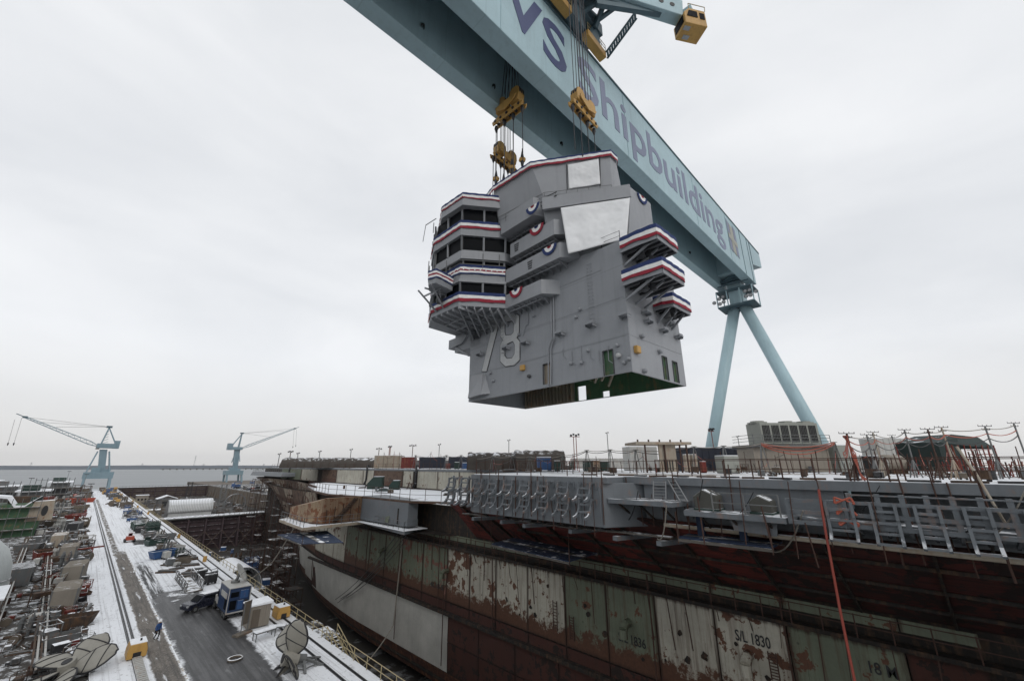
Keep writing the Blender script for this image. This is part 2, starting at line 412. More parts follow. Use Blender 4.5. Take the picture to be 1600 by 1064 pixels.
M['post_rust'] = plain('rusty_post', (0.055, 0.026, 0.018), 0.8)
M['post_grey'] = plain('galvanised_post', (0.15, 0.155, 0.155), 0.5, 0.3)
M['rail_yellow'] = plain('faded_yellow_rail', (0.36, 0.30, 0.17), 0.6)
M['concrete'] = paint('dock_concrete', (0.14, 0.122, 0.10), 0.88, rust=0.2, dirt=0.8, streak=1.0, scale=0.5)
M['gate_dark'] = paint('gate_dark_maroon', (0.055, 0.035, 0.04), 0.75, rust=0.2, dirt=0.8, snow=0.3, rustc=(0.06, 0.03, 0.03))
M['gate_far'] = paint('far_gate_brown', (0.10, 0.075, 0.065), 0.8, rust=0.3, dirt=0.8, rustc=(0.08, 0.045, 0.035))
M['prop'] = paint('propeller_grey_coat', (0.27, 0.258, 0.225), 0.55, dirt=0.55, bump=0.05)
M['prop_edge'] = plain('propeller_black_edge', (0.02, 0.02, 0.022), 0.7)
M['tank_pale'] = paint('tank_pale_green', (0.45, 0.48, 0.475), 0.5, dirt=0.35, snow=0.0)
M['skin'] = plain('skin', (0.42, 0.25, 0.17), 0.6)
M['jacket'] = plain('blue_jacket', (0.02, 0.06, 0.19), 0.8)
M['trousers'] = plain('dark_trousers', (0.012, 0.013, 0.018), 0.85)
M['helmet'] = plain('white_helmet', (0.75, 0.75, 0.74), 0.4)
M['lamp_glass'] = plain('lamp_lens', (0.30, 0.31, 0.32), 0.2)
M['bright_steel'] = plain('bright_ladder_metal', (0.24, 0.245, 0.25), 0.4, 0.4)
M['canvas'] = paint('grey_canvas_cover', (0.075, 0.075, 0.066), 0.95, dirt=0.7, snow=0.36)
M['shore'] = plain('far_shore_trees', (0.085, 0.10, 0.12), 0.9)
M['snow'] = plain('snow', (0.80, 0.82, 0.85), 0.9)
M['quonset'] = paint('corrugated_white_metal', (0.55, 0.56, 0.56), 0.5, rust=0.05, dirt=0.4, streak=1.0, snow=0.85)
# ================================================================== setting
PIER_E = 22.3      # dock edge of the pier
DOCK_W = 85.0      # opposite dock wall
FLOOR = -11.0
# water
def water_mat():
    m, nt, b = new_mat('river_water')
    v = coords(nt, (0.02, 0.02, 0.02), 'World')
    n = noise(nt, coords(nt, (0.05, 0.16, 0.05), 'World'), 1.0, 6, 0.6)
    big = noise(nt, coords(nt, (0.0006, 0.003, 0.001), 'World'), 1.0, 4, 0.6)
    nt.links.new(mixc(nt, ramp(nt, big, 0.35, 0.65), (0.10, 0.115, 0.125), (0.15, 0.165, 0.175)), b.inputs['Base Color'])
    b.inputs['Roughness'].default_value = 0.38
    bp = nt.nodes.new('ShaderNodeBump'); bp.inputs['Strength'].default_value = 0.9; bp.inputs['Distance'].default_value = 0.6
    nt.links.new(n, bp.inputs['Height']); nt.links.new(bp.outputs[0], b.inputs['Normal'])
    return m
mb = MB()
# one sheet with an opening left for the dry dock: four quads
W = 30000
zw = -3.0
mb.add([(-W, 482, zw), (W, 482, zw), (W, W, zw), (-W, W, zw)], [(0, 1, 2, 3)])
struct('river_water', mb, water_mat())
# pier deck
def pier_mat():
    m, nt, b = new_mat('pier_snow_and_asphalt')
    v = coords(nt, (1, 1, 1), 'World')
    s = nt.nodes.new('ShaderNodeSeparateXYZ'); nt.links.new(v, s.inputs[0])
    X, Y = s.outputs[0], s.outputs[1]
    wob = noise(nt, v, 0.45, 6, 0.65)
    lane = noise(nt, coords(nt, (2.4, 0.07, 1), 'World'), 1.0, 6, 0.65)
    fine = noise(nt, v, 6.0, 6, 0.7)
    mid = noise(nt, coords(nt, (1.4, 0.35, 1), 'World'), 1.0, 7, 0.7)
    grit = mth(nt, 'ADD', mth(nt, 'MULTIPLY', wob, 0.65), mth(nt, 'MULTIPLY', noise(nt, v, 2.6, 6, 0.75), 0.35))
    def band(x, lo, hi, soft, amp):
        q = mth(nt, 'ADD', x, mth(nt, 'MULTIPLY', mth(nt, 'SUBTRACT', grit, 0.5), amp * 1.6))
        a = mth(nt, 'DIVIDE', mth(nt, 'SUBTRACT', q, lo), soft, clamp=True)
        c = mth(nt, 'DIVIDE', mth(nt, 'SUBTRACT', hi, q), soft, clamp=True)
        return mth(nt, 'MULTIPLY', a, c)
    spot0 = noise(nt, coords(nt, (0.9, 0.25, 1), 'World'), 1.0, 6, 0.7)
    asphalt = mixc(nt, ramp(nt, lane, 0.42, 0.60), (0.022, 0.022, 0.023), (0.085, 0.085, 0.087))
    asphalt = mixc(nt, mth(nt, 'MULTIPLY', ramp(nt, fine, 0.5, 0.7), 0.35), asphalt, (0.11, 0.11, 0.112))
    asphalt = mixc(nt, mth(nt, 'MULTIPLY', ramp(nt, mid, 0.60, 0.66), 0.4), asphalt, (0.26, 0.265, 0.27))
    asphalt = mixc(nt, mth(nt, 'MULTIPLY', ramp(nt, spot0, 0.46, 0.58), 0.6), asphalt, (0.03, 0.03, 0.031))
    brown = mixc(nt, ramp(nt, mid, 0.35, 0.65), (0.065, 0.058, 0.052), (0.18, 0.158, 0.135))
    brown = mixc(nt, ramp(nt, fine, 0.50, 0.62), brown, (0.25, 0.232, 0.21))
    brown = mixc(nt, mth(nt, 'MULTIPLY', ramp(nt, lane, 0.5, 0.6), 0.6), brown, (0.06, 0.058, 0.056))
    snow = mixc(nt, fine, (0.70, 0.72, 0.75), (0.82, 0.835, 0.86))
    snow = mixc(nt, mth(nt, 'MULTIPLY', ramp(nt, mid, 0.55, 0.66), 0.5), snow, (0.40, 0.41, 0.43))
    tread = noise(nt, coords(nt, (3.2, 0.03, 1), 'World'), 1.0, 4, 0.6)
    snow = mixc(nt, mth(nt, 'MULTIPLY', ramp(nt, tread, 0.54, 0.60), 0.42), snow, (0.36, 0.36, 0.37))
    spot = noise(nt, v, 1.6, 5, 0.7)
    snow = mixc(nt, mth(nt, 'MULTIPLY', ramp(nt, spot, 0.585, 0.63), 0.6), snow, (0.20, 0.19, 0.18))
    # road: near part bare, far part snow covered
    road = mth(nt, 'MULTIPLY', band(X, 10.4, 16.6, 0.35, 1.6), band(Y, -200, 84, 3.0, 40.0))
    road2 = mth(nt, 'MULTIPLY', mth(nt, 'MULTIPLY', band(X, 10.4, 12.6, 0.4, 1.4), band(Y, 60, 112, 5.0, 30)), ramp(nt, lane, 0.42, 0.52))
    road3 = mth(nt, 'MULTIPLY', band(X, 12.0, 16.4, 0.4, 1.0), band(Y, 136, 146, 1.0, 8))
    strip = mth(nt, 'MULTIPLY', band(X, 8.3, 10.35, 0.15, 0.7), band(Y, -200, 130, 5.0, 30))
    strip2 = mth(nt, 'MULTIPLY', mth(nt, 'MULTIPLY', band(X, 8.2, 9.4, 0.2, 0.9), band(Y, 120, 330, 5.0, 20)), ramp(nt, mid, 0.40, 0.5))
    col = snow
    for msk, c in ((road, asphalt), (road2, asphalt), (road3, asphalt), (strip, brown), (strip2, brown)):
        col = mixc(nt, msk, col, c)
    patch = mth(nt, 'MULTIPLY', strip, ramp(nt, noise(nt, coords(nt, (1.2, 0.16, 1), 'World'), 1.0, 6, 0.65), 0.60, 0.64))
    col = mixc(nt, patch, col, (0.62, 0.63, 0.65))
    nt.links.new(col, b.inputs['Base Color'])
    wet = mth(nt, 'SUBTRACT', 0.85, mth(nt, 'MULTIPLY', road, 0.35))
    nt.links.new(wet, b.inputs['Roughness'])
    bp = nt.nodes.new('ShaderNodeBump'); bp.inputs['Strength'].default_value = 0.35; bp.inputs['Distance'].default_value = 0.08
    nt.links.new(mth(nt, 'ADD', spot, mth(nt, 'MULTIPLY', fine, 0.4)), bp.inputs['Height']); nt.links.new(bp.outputs[0], b.inputs['Normal'])
    return m
PIERM = pier_mat()
mb = MB()
mb.add([(4.3, -120, 0), (PIER_E, -120, 0), (PIER_E, 468, 0), (4.3, 468, 0)], [(0, 1, 2, 3)])
mb.add([(PIER_E, -120, 0), (PIER_E, 468, 0), (PIER_E, 468, -1.6), (PIER_E, -120, -1.6)], [(3, 2, 1, 0)])
struct('pier_pavement', mb, PIERM)
# pale painted line along the road and the kerb-like joint
mb = MB(); mb.bx(10.28, 10.42, -60, 150, 0.004, 0.016)
struct('road_line', mb, M['cream'])
# crane rails set in the pier
for i, x in enumerate((7.35, 7.75, 19.9, 21.2)):
    mb = MB()
    mb.bx(x - 0.05, x + 0.05, -60, 462, 0.004, 0.09)
    mb.bx(x - 0.16, x - 0.08, -60, 462, 0.004, 0.03)
    struct('crane_rail', mb, M['steel_dark'])
# slush yard on the far side of the pier
def yard_mat():
    m, nt, b = new_mat('yard_slush')
    v = coords(nt, (1, 1, 1), 'World')
    n1 = noise(nt, v, 0.8, 7, 0.75); n2 = noise(nt, v, 3.0, 6, 0.7)
    col = mixc(nt, n2, (0.022, 0.02, 0.018), (0.075, 0.066, 0.058))
    col = mixc(nt, ramp(nt, n1, 0.51, 0.57), col, (0.56, 0.58, 0.60))
    nt.links.new(col, b.inputs['Base Color']); b.inputs['Roughness'].default_value = 0.85
    bp = nt.nodes.new('ShaderNodeBump'); bp.inputs['Strength'].default_value = 0.5; bp.inputs['Distance'].default_value = 0.1
    nt.links.new(n2, bp.inputs['Height']); nt.links.new(bp.outputs[0], b.inputs['Normal'])
    return m
YARD = yard_mat()
mb = MB(); mb.add([(-6500, -2500, -0.25), (4.3, -2500, -0.25), (4.3, 470, -0.25), (-6500, 470, -0.25)], [(0, 1, 2, 3)])
mb.add([(4.3, -150, -0.25), (4.3, 470, -0.25), (4.3, 470, 0), (4.3, -150, 0)], [(0, 1, 2, 3)])
struct('yard_ground', mb, YARD)
mb = MB(); mb.bx(-6500, PIER_E, 468, 470, -6, -0.26)
struct('quay_wall', mb, M['concrete'])
# dry dock: floor, walls
def dock_mat():
    m, nt, b = new_mat('dock_floor_mud')
    v = coords(nt, (1, 1, 1), 'World')
    n1 = noise(nt, v, 0.22, 7, 0.7); n2 = noise(nt, v, 2.5, 6, 0.7)
    col = mixc(nt, n2, (0.013, 0.011, 0.009), (0.045, 0.038, 0.032))
    col = mixc(nt, mth(nt, 'MULTIPLY', ramp(nt, n1, 0.57, 0.63), 0.5), col, (0.36, 0.37, 0.38))
    nt.links.new(col, b.inputs['Base Color']); b.inputs['Roughness'].default_value = 0.8
    return m
mb = MB(); mb.add([(PIER_E - 0.3, -120, FLOOR), (DOCK_W, -120, FLOOR), (DOCK_W, 484, FLOOR), (PIER_E - 0.3, 484, FLOOR)], [(0, 1, 2, 3)])
DOCKM = dock_mat()
struct('dock_floor', mb, DOCKM)
mb = MB(); mb.bx(PIER_E - 0.5, PIER_E - 0.02, -120, 484, FLOOR, -1.3)
struct('dock_wall', mb, M['concrete'])
mb = MB()
mb.add([(DOCK_W, -120, FLOOR), (DOCK_W, 484, FLOOR), (DOCK_W, 484, 0), (DOCK_W, -120, 0)], [(0, 1, 2, 3)])
struct('dock_wall_far', mb, M['concrete'])
# vertical concrete counterforts of the opposite wall, one by one
for i in range(22):
    y = 250 + i * 10.5
    m2 = MB(); m2.prism([(DOCK_W - 1.1, y - 0.5), (DOCK_W - 0.01, y - 0.5), (DOCK_W - 0.01, y + 0.5), (DOCK_W - 1.1, y + 0.5)], FLOOR, -0.6, top=[(DOCK_W - 0.3, y - 0.5), (DOCK_W - 0.01, y - 0.5), (DOCK_W - 0.01, y + 0.5), (DOCK_W - 0.3, y + 0.5)])
    o = obj('counterfort', m2, M['concrete'], bpy.data.objects['dock_wall_far'])
mb = MB(); mb.add([(DOCK_W, -2500, 0), (6500, -2500, 0), (6500, 484, 0), (DOCK_W, 484, 0)], [(0, 1, 2, 3)])
mb.add([(DOCK_W, 484, 0), (6500, 484, 0), (6500, 484, -5), (DOCK_W, 484, -5)], [(3, 2, 1, 0)])
struct('far_quay_ground', mb, YARD)
# far shore: low wooded ridge across the river
mb = MB()
rs = random.Random(3)
N = 240
def ridge(i, j):
    a = rad(-42 + 110 * i)
    R = 3050 + 250 * math.sin(i * 9) + j * 500
    h = 0 if j < 0.25 else (18.0 + 1.2 * math.sin(i * 31) + 0.8 * math.sin(i * 77 + 1) + rs.random() * 1.3) * (1 if j < 0.9 else 0.6)
    return (math.sin(a) * R, math.cos(a) * R, -3.2 + h)
mb.grid(ridge, N, 4)
struct('far_shore', mb, M['shore'])
# long road bridge over the river
br = thing('road_bridge', 'long low road bridge on piles crossing the river at the horizon', 'bridge', (600, 2300, -3))
a = at(235, 731.0, Z=0) ; b_ = at(455, 731.0, Z=0)
pa = Vector((240, 2450, 0)); pb = Vector((1350, 2300, 0))
pa.z = pb.z = 2.2
m2 = MB(); m2.bar(pa, pb, 12, 1.5)
m2.bar(pa + Vector((0, 0, 1.0)), pb + Vector((0, 0, 1.0)), 12.4, 0.4)
obj('bridge_deck', m2, M['concrete'], br)
for i in range(46):
    p = pa.lerp(pb, (i + 0.5) / 46)
    m2 = MB(); m2.bx(p.x - 1.6, p.x + 1.6, p.y - 5, p.y + 5, -4, 1.4)
    obj('bridge_pier', m2, M['concrete'], br)
# distant pylons on the horizon
for i, (x, h) in enumerate([(48, 6), (222, 4.5), (318, 4), (412, 4), (303, 17), (724, 17), (906, 5), (1054, 7)]):
    if x > 470: continue
    p = far(x, 3100, 0); hh = h * 3100 / 683 + 10
    m2 = MB()
    for sx in (-1, 1):
        m2.tube((p.x + sx * 4, p.y, -3), (p.x, p.y, hh), 0.7, 4)
    for k in range(3): m2.bar((p.x - 8 + k, p.y, hh * (0.65 + 0.15 * k)), (p.x + 8 - k, p.y, hh * (0.65 + 0.15 * k)), 0.8, 0.8)
    tag(obj('pylon', m2, M['shore']), 'thin lattice pylon far out on the river horizon ' + ['at the far left', 'right of the pier end crane', 'left of the bridge', 'right of the smaller crane', 'tallest one over the bridge'][i], 'pylon', 'pylons along the far river')
# ------------------------------------------------------------------ gates of the dock
gt = thing('dock_gate', 'dark maroon braced dock gate with walkway on top behind the bow', 'gate', (50, 192, FLOOR))
m2 = MB(); m2.bx(PIER_E, 80, 192.6, 197.5, FLOOR, -0.4); obj('gate_body', m2, M['gate_dark'], gt)
for i in range(10):
    x = 25 + i * 5.2
    m2 = MB(); m2.extr([(x, 192.6, -0.8), (x, 192.6, FLOOR), (x, 188.8, FLOOR), (x, 191.6, -0.8)], (0.5, 0, 0)); obj('gate_rib', m2, M['gate_dark'], gt)
    if i < 9:
        m2 = MB(); m2.bar((x + 0.3, 190.5, -5), (x + 5.2, 189.3, FLOOR), 0.22, 0.22); obj('gate_brace', m2, M['gate_far'], gt)
        m2 = MB(); m2.bar((x + 5.2, 190.4, -5), (x + 0.3, 189.2, FLOOR), 0.22, 0.22); obj('gate_brace', m2, M['gate_far'], gt)
for k in range(6):
    z = -1.6 - k * 1.6
    m2 = MB(); m2.bx(PIER_E, 80, 192.2, 192.6, z - 0.12, z + 0.12); obj('gate_waler', m2, M['gate_dark'], gt)
m2 = MB(); m2.bx(PIER_E + 0.3, 80, 191.3, 198.4, -0.4, 0.0); obj('gate_walkway', m2, M['grey_paint'], gt)
for i in range(24):
    x = 39 + i * 1.7
    m2 = MB(); m2.tube((x, 191.5, 0), (x, 191.5, 1.5), 0.06, 5); obj('rail_post', m2, M['post_grey'], gt)
m2 = MB()
for z in (0.7, 1.45): m2.tube((39, 191.5, z), (79, 191.5, z), 0.06, 5)
obj('hand_rail', m2, M['post_grey'], gt)
fg = thing('sea_gate', 'long brown planked sea gate closing the far end of the dock', 'gate', (52, 480, FLOOR))
m2 = MB(); m2.bx(PIER_E - 3, DOCK_W + 1, 480, 485, FLOOR, -0.2); obj('gate_body', m2, M['gate_far'], fg)
for k in range(5):
    z = -1.4 - 2.0 * k
    m2 = MB(); m2.bx(PIER_E, DOCK_W, 479.2, 480, z - 0.3, z + 0.3); obj('gate_waler', m2, M['gate_dark'] if k % 2 else M['gate_far'], fg)
for k in range(9):
    x = 26 + k * 7.2
    m2 = MB(); m2.bx(x - 0.35, x + 0.35, 478.8, 480, FLOOR, -0.6); obj('gate_post', m2, M['gate_dark'], fg)
m2 = MB(); m2.bx(PIER_E - 1, DOCK_W, 479.0, 486, -0.2, 0.05); obj('gate_walkway', m2, M['grey_paint'], fg)
m2 = MB()
for k in range(30): m2.tube((24 + 2.1 * k, 479.2, 0), (24 + 2.1 * k, 479.2, 1.3), 0.08, 4)
m2.tube((24, 479.2, 1.3), (85, 479.2, 1.3), 0.08, 4); m2.tube((24, 479.2, 0.7), (85, 479.2, 0.7), 0.08, 4)
obj('hand_rail', m2, M['post_grey'], fg)
# ================================================================== goliath gantry crane
GZ0, GZ1 = 60.0, 71.9
gyf = lambda x: 21.55 - 0.0225 * x      # lettered face
gyi = lambda x: 23.6 - 0.0235 * x       # inner face of the lettered box
gyj = lambda x: 28.25 - 0.0255 * x      # inner face of the rear box
gyb = lambda x: 30.15 - 0.0272 * x      # rear face
GX0, GX1 = -70.0, 105.0
gantry = thing('gantry_crane', 'huge pale blue goliath gantry crane with lettered girder spanning the dock', 'gantry crane', (103, 24, 0))
def quadbox(f0, f1, x0, x1, z0, z1, name, mat, parent=gantry, seg=1):
    m = MB()
    m.prism([(x0, f0(x0)), (x1, f0(x1)), (x1, f1(x1)), (x0, f1(x0))], z0, z1)
    return obj(name, m, mat, parent, bevel=0.05)
quadbox(gyf, gyi, GX0, GX1, GZ0, GZ1, 'lettered_box_girder', M['crane_blue'])
quadbox(gyj, gyb, GX0, GX1, GZ0, GZ1, 'rear_box_girder', M['crane_blue'])
# closing cell above the leg and inclined inner panel
quadbox(gyi, gyj, 98.5, GX1 - 0.05, GZ0 + 2.2, GZ1 - 0.05, 'end_cell', M['crane_blue'])
quadbox(lambda x: gyi(x) + 0.02, lambda x: gyj(x) - 0.02, GX0, 98.5, GZ1 - 1.2, GZ1 - 0.6, 'tie_plate', M['crane_dark'])
m = MB()
m.prism([(GX0, gyf(GX0) - 0.28), (GX1 + 9, gyf(GX1) - 0.3), (GX1 + 9, gyf(GX1) + 0.5), (GX0, gyf(GX0) + 0.5)], GZ1 - 0.05, GZ1 + 0.22)
obj('top_rail', m, M['crane_dark'], gantry)
m = MB()   # tapering tail beyond the leg
fx = [(GX1, GZ1 - 0.02), (GX1 + 9.5, GZ1 - 0.02), (GX1 + 9.5, GZ1 - 3.9), (GX1, GZ1 - 6.4)]
m.extr([(x, gyf(x) + 0.03, z) for x, z in fx], (0, 7.4, 0))
obj('girder_tail', m, M['crane_blue'], gantry, bevel=0.04)
for x in (97.5, 103.0, 105.2):       # raised seams at the lettered end
    m = MB(); m.bx(x - 0.07, x + 0.07, gyf(x) - 0.08, gyf(x) + 0.05, GZ0 + 0.1 if x < 105 else GZ1 - 6.3, GZ1 - 0.1)
    obj('plate_seam', m, M['crane_dark'], gantry)
for x in (20, 45, 70, 88):
    m = MB(); m.bx(x - 0.05, x + 0.05, gyf(x) - 0.05, gyf(x) + 0.05, GZ0 + 0.1, GZ1 - 0.1)
    obj('plate_seam', m, M['crane_blue'], gantry)
for x in (6, 15, 25, 38, 52, 68, 82):    # small drain fittings along the rear box
    m = MB(); m.lathe((x, gyj(x) - 0.12, GZ0 + 2.0), [(0.22, -0.2), (0.22, 0.2), (0.12, 0.25)], 8)
    obj('drain_fitting', m, M['steel_dark'], gantry)
# leg head: neck, collars, platform with floodlights
HX, HY = 103.2, 23.2
m = MB()
m.prism([(HX - 2.2, HY - 1.5), (HX + 1.6, HY - 1.5), (HX + 1.6, HY + 1.5), (HX - 2.2, HY + 1.5)], 54.5, GZ0 + 2.3)
obj('leg_neck', m, M['crane_blue'], gantry, bevel=0.08)
m = MB(); m.bx(HX - 3.6, HX - 1.9, HY - 3.6, HY + 3.4, 60.6, 61.2); m.tube((HX - 2.9, HY - 3.4, 60.2), (HX - 2.9, HY + 3.4, 60.2), 0.35, 10)
obj('hinge_pin', m, M['crane_dark'], gantry)
for z in (54.3, 58.3):
    m = MB(); m.bx(HX - 3.4, HX + 2.4, HY - 4.0, HY + 4.0, z, z + 0.35)
    obj('platform', m, M['crane_dark'], gantry, bevel=0.04)
for (px_, py_) in ((-3.3, -3.9), (-3.3, -1.2), (-3.3, 1.6), (-3.3, 3.9), (2.3, -3.9), (2.3, 3.9)):
    m = MB(); m.bar((HX + px_, HY + py_, 54.5), (HX + px_, HY + py_, 58.4), 0.22, 0.22)
    obj('platform_post', m, M['crane_blue'], gantry)
for k, (yy, zz) in enumerate([(-3.4, 56.9), (-3.4, 55.6), (-2.5, 56.9), (-2.5, 55.6), (-4.6, 56.2), (2.4, 56.9), (2.4, 55.6), (3.3, 56.6), (4.5, 55.9), (3.3, 55.3)]):
    m = MB()
    m.lathe((HX - 3.5, HY + yy, zz), [(0.05, 0.35), (0.25, 0.3), (0.42, -0.1), (0.46, -0.3)], 12, 'X')
    o = obj('floodlight', m, M['steel_dark'], gantry)
    m = MB(); m.lathe((HX - 3.82, HY + yy, zz), [(0.0, 0.0), (0.38, 0.0)], 12, 'X'); obj('lens', m, M['lamp_glass'], o)
# A-frame tubes of the leg
def pole(name, p0, p1, r, mat, parent, n=24, r1=None):
    m = MB(); m.tube(p0, p1, r, n, r1); return obj(name, m, mat, parent, smooth=False)
pole('leg_tube', (103.2, 24.5, 54.4), (103.6, 41.4, 0), 1.28, M['crane_blue'], gantry, 32)
pole('leg_tube', (103.2, 22.2, 54.4), (103.6, 7.2, 0), 1.28, M['crane_blue'], gantry, 32)
for o in list(gantry.children):
    if o.name.startswith('leg_tube'):
        for p in o.data.polygons: p.use_smooth = len(p.vertices) == 4
m = MB(); m.bx(101.5, 105.7, 2, 44, -0.2, 2.4); obj('bogie_beam', m, M['crane_blue'], gantry, bevel=0.1)
for k in range(8):
    m = MB(); m.lathe((103.6, 4.5 + k * 5.4, 0.6), [(0, -0.4), (0.6, -0.4), (0.6, 0.4), (0, 0.4)], 12, 'X'); obj('wheel', m, M['steel_dark'], gantry)
# fixed leg at the other end of the span, behind the viewer
m = MB(); m.prism([(-70, 17), (-62, 17), (-62, 34), (-70, 34)], 0, GZ0, top=[(-69, 22), (-61, 22), (-61, 31), (-69, 31)]); obj('fixed_leg', m, M['crane_blue'], gantry)
# lettering -------------------------------------------------------
def text_mesh(body, size, bold, extr, sx=1.0):
    cu = bpy.data.curves.new('lettering', 'FONT')
    cu.body = body; cu.size = size; cu.offset = bold; cu.extrude = extr; cu.resolution_u = 3
    cu.align_x = 'LEFT'
    o = bpy.data.objects.new('lettering', cu); COL.objects.link(o)
    bpy.context.view_layer.update()
    me = bpy.data.meshes.new_from_object(o.evaluated_get(bpy.context.evaluated_depsgraph_get()))
    bpy.data.objects.remove(o); bpy.data.curves.remove(cu)
    return me
def text_on(parent, name, body, mat, place, size, bold, x0, x1, extr=0.02):
    """place(u, v, d): u runs along the writing from x0 to x1, v up from the baseline, d out of the wall"""
    me = text_mesh(body, size, bold, extr)
    xs = [v.co.x for v in me.vertices]
    a, b = min(xs), max(xs)
    org = ORG.get(parent.name, Vector((0, 0, 0))) if parent and parent.rotation_euler.z == 0 else Vector((0, 0, 0))
    for v in me.vertices:
        u = x0 + (v.co.x - a) / (b - a) * (x1 - x0)
        v.co = Vector(place(u, v.co.y, v.co.z)) - org
    me.materials.clear(); me.materials.append(mat)
    o = bpy.data.objects.new(name, me); COL.objects.link(o); o.parent = parent
    return o
gface = lambda u, v, d: (u, gyf(u) - 0.03 - d, GZ0 + 3.0 + v)
ltA = text_on(gantry, 'lettering', 'NEWS', M['letter_navy'], gface, 9.6, 0.16, 2.5, 31.0)
ltB = text_on(gantry, 'lettering', 'Shipbuilding', M['letter_grey'], gface, 9.6, 0.13, 33.4, 85.0)
ltA['label'] = 'dark navy word NEWS'; ltB['label'] = 'faded blue word Shipbuilding'
# emblem: two bars with a gold stripe climbing between them
for k, (x0, x1, mt) in enumerate([(88.3, 89.9, 'letter_grey'), (90.1, 92.2, 'letter_gold'), (92.4, 94.0, 'letter_grey')]):
    m = MB()
    zt = GZ0 + 10.6 if k != 1 else GZ0 + 10.2; zb = GZ0 + 2.6
    sl = 0.55
    m.extr([(x0, gyf(x0) - 0.04, zb + sl), (x1, gyf(x1) - 0.04, zb), (x1, gyf(x1) - 0.04, zt - sl), (x0, gyf(x0) - 0.04, zt)], (0, -0.03, 0))
    obj('emblem_bar', m, M[mt], gantry)
m = MB(); m.extr([(88.3, gyf(89) - 0.09, 65.9), (94, gyf(89) - 0.2, 65.3), (94, gyf(89) - 0.2, 66.6), (88.3, gyf(89) - 0.09, 67.2)], (0, -0.02, 0)); obj('emblem_crossbar', m, M['letter_gold'], gantry)

# ================================================================== upper trolley with operator cab
TX = 31.0
tr = thing('trolley', 'dark blue machinery trolley on top of the girder with yellow platforms', 'crane trolley', (TX, 21, GZ1))
zt = GZ1 + 0.3
m = MB()
m.bx(TX - 11, TX + 6.5, 19.0, 20.6, zt + 2.6, zt + 4.6); m.bx(TX - 11, TX + 6.5, 28.5, 30, zt + 2.6, zt + 4.6)
obj('frame_beam', m, M['crane_dark'], tr)
m = MB(); m.bx(TX - 9, TX + 7, 20.6, 28.5, zt + 3, zt + 7.5); obj('machinery_house', m, M['crane_dark'], tr)
for (dx, l) in ((-10, 3), (-5, 3), (1, 3), (5.0, 3)):
    m = MB(); m.prism([(TX + dx - l / 2, 19.4), (TX + dx + l / 2, 19.4), (TX + dx + l / 2, 20.4), (TX + dx - l / 2, 20.4)], zt + 0.2, zt + 2.7, top=[(TX + dx - l / 4, 19.2), (TX + dx + l / 4, 19.2), (TX + dx + l / 4, 20.5), (TX + dx - l / 4, 20.5)])
    obj('wheel_truck', m, M['crane_dark'], tr)
for x0, x1 in ((26.6, 30.6), (34.2, 38.6)):     # yellow service platforms hanging beside the rail
    m = MB(); m.bx(x0, x1, 19.3, 20.4, zt - 0.2, zt + 0.9); o = obj('service_platform', m, M['yellow'], tr, bevel=0.05)
    m = MB()
    for i in range(5):
        xx = x0 + (x1 - x0) * i / 4
        m.tube((xx, 19.35, zt + 0.9), (xx, 19.35, zt + 2.1), 0.04, 5)
    m.tube((x0, 19.35, zt + 2.1), (x1, 19.35, zt + 2.1), 0.04, 5); m.tube((x0, 19.35, zt + 1.5), (x1, 19.35, zt + 1.5), 0.04, 5)
    obj('hand_rail', m, M['rail_yellow'], o)
# struts and stair between rail and cab arm
m = MB()
for a, b in (((32, 19.4, zt + 4), (36, 18.6, zt + 3.6)), ((31, 19, zt + 4.5), (37, 15.0, zt + 5.2)), ((35.5, 19.2, zt + 3.0), (37.2, 15.0, zt + 5.0)), ((33, 19.3, zt + 2.5), (35.5, 14.5, zt + 5.0))):
    m.bar(a, b, 0.45, 0.45)
obj('strut', m, M['crane_dark'], tr)
st = MB(); a = Vector((38.9, 19.4, zt + 0.6)); b = Vector((39.9, 15.0, zt + 5.0))
for s_ in (-0.45, 0.45): st.bar(a + Vector((s_, s_ * 0.4, 0)), b + Vector((s_, s_ * 0.4, 0)), 0.12, 0.28)
so = obj('stair_stringer', st, M['crane_dark'], tr)
for k in range(13):
    p = a.lerp(b, (k + 0.5) / 13); m = MB(); m.box(p, (0.9, 0.3, 0.06), rz=0.4); obj('stair_tread', m, M['crane_dark'], so)
# cab arm: long box with round holes reaching out over the dock
ca = Vector((33.5, 17.5, zt + 6.0)); cb = at(1062, 22, Z=GZ1 + 5.0)
arm = MB(); arm.bar(ca, cb, 1.5, 3.0); ao = obj('cab_arm', arm, M['crane_blue'], tr, bevel=0.06)
d = (cb - ca).normalized(); side = d.cross(Vector((0, 0, 1))).normalized()
for k in range(6):
    p = ca.lerp(cb, 0.22 + 0.13 * k)
    for sg in (1, -1):
        m = MB(); m.tube(p + side * 0.74 * sg, p + side * 0.80 * sg, 0.36, 16); obj('lightening_hole', m, M['steel_dark'], ao)
m = MB(); m.bar(ca + Vector((0, 0, -3.2)), ca.lerp(cb, 0.75) + Vector((0, 0, -1.2)), 0.6, 0.8); obj('arm_brace', m, M['crane_dark'], tr)
m = MB(); m.bar(Vector((TX, 20, zt + 4.4)), ca + d * 1.5, 2.4, 2.6); obj('arm_root', m, M['crane_dark'], tr, bevel=0.05)
m = MB()
for a, b in ((ca + Vector((-2, 1, -2.5)), ca + d * 5 + Vector((0, 0, -1.5))), (ca + Vector((2, 1.5, -4)), ca + d * 2), (ca + Vector((-3, 1, -3)), ca + Vector((-1, -1, 1)))): m.bar(a, b, 0.5, 0.6)
obj('strut', m, M['crane_dark'], tr)
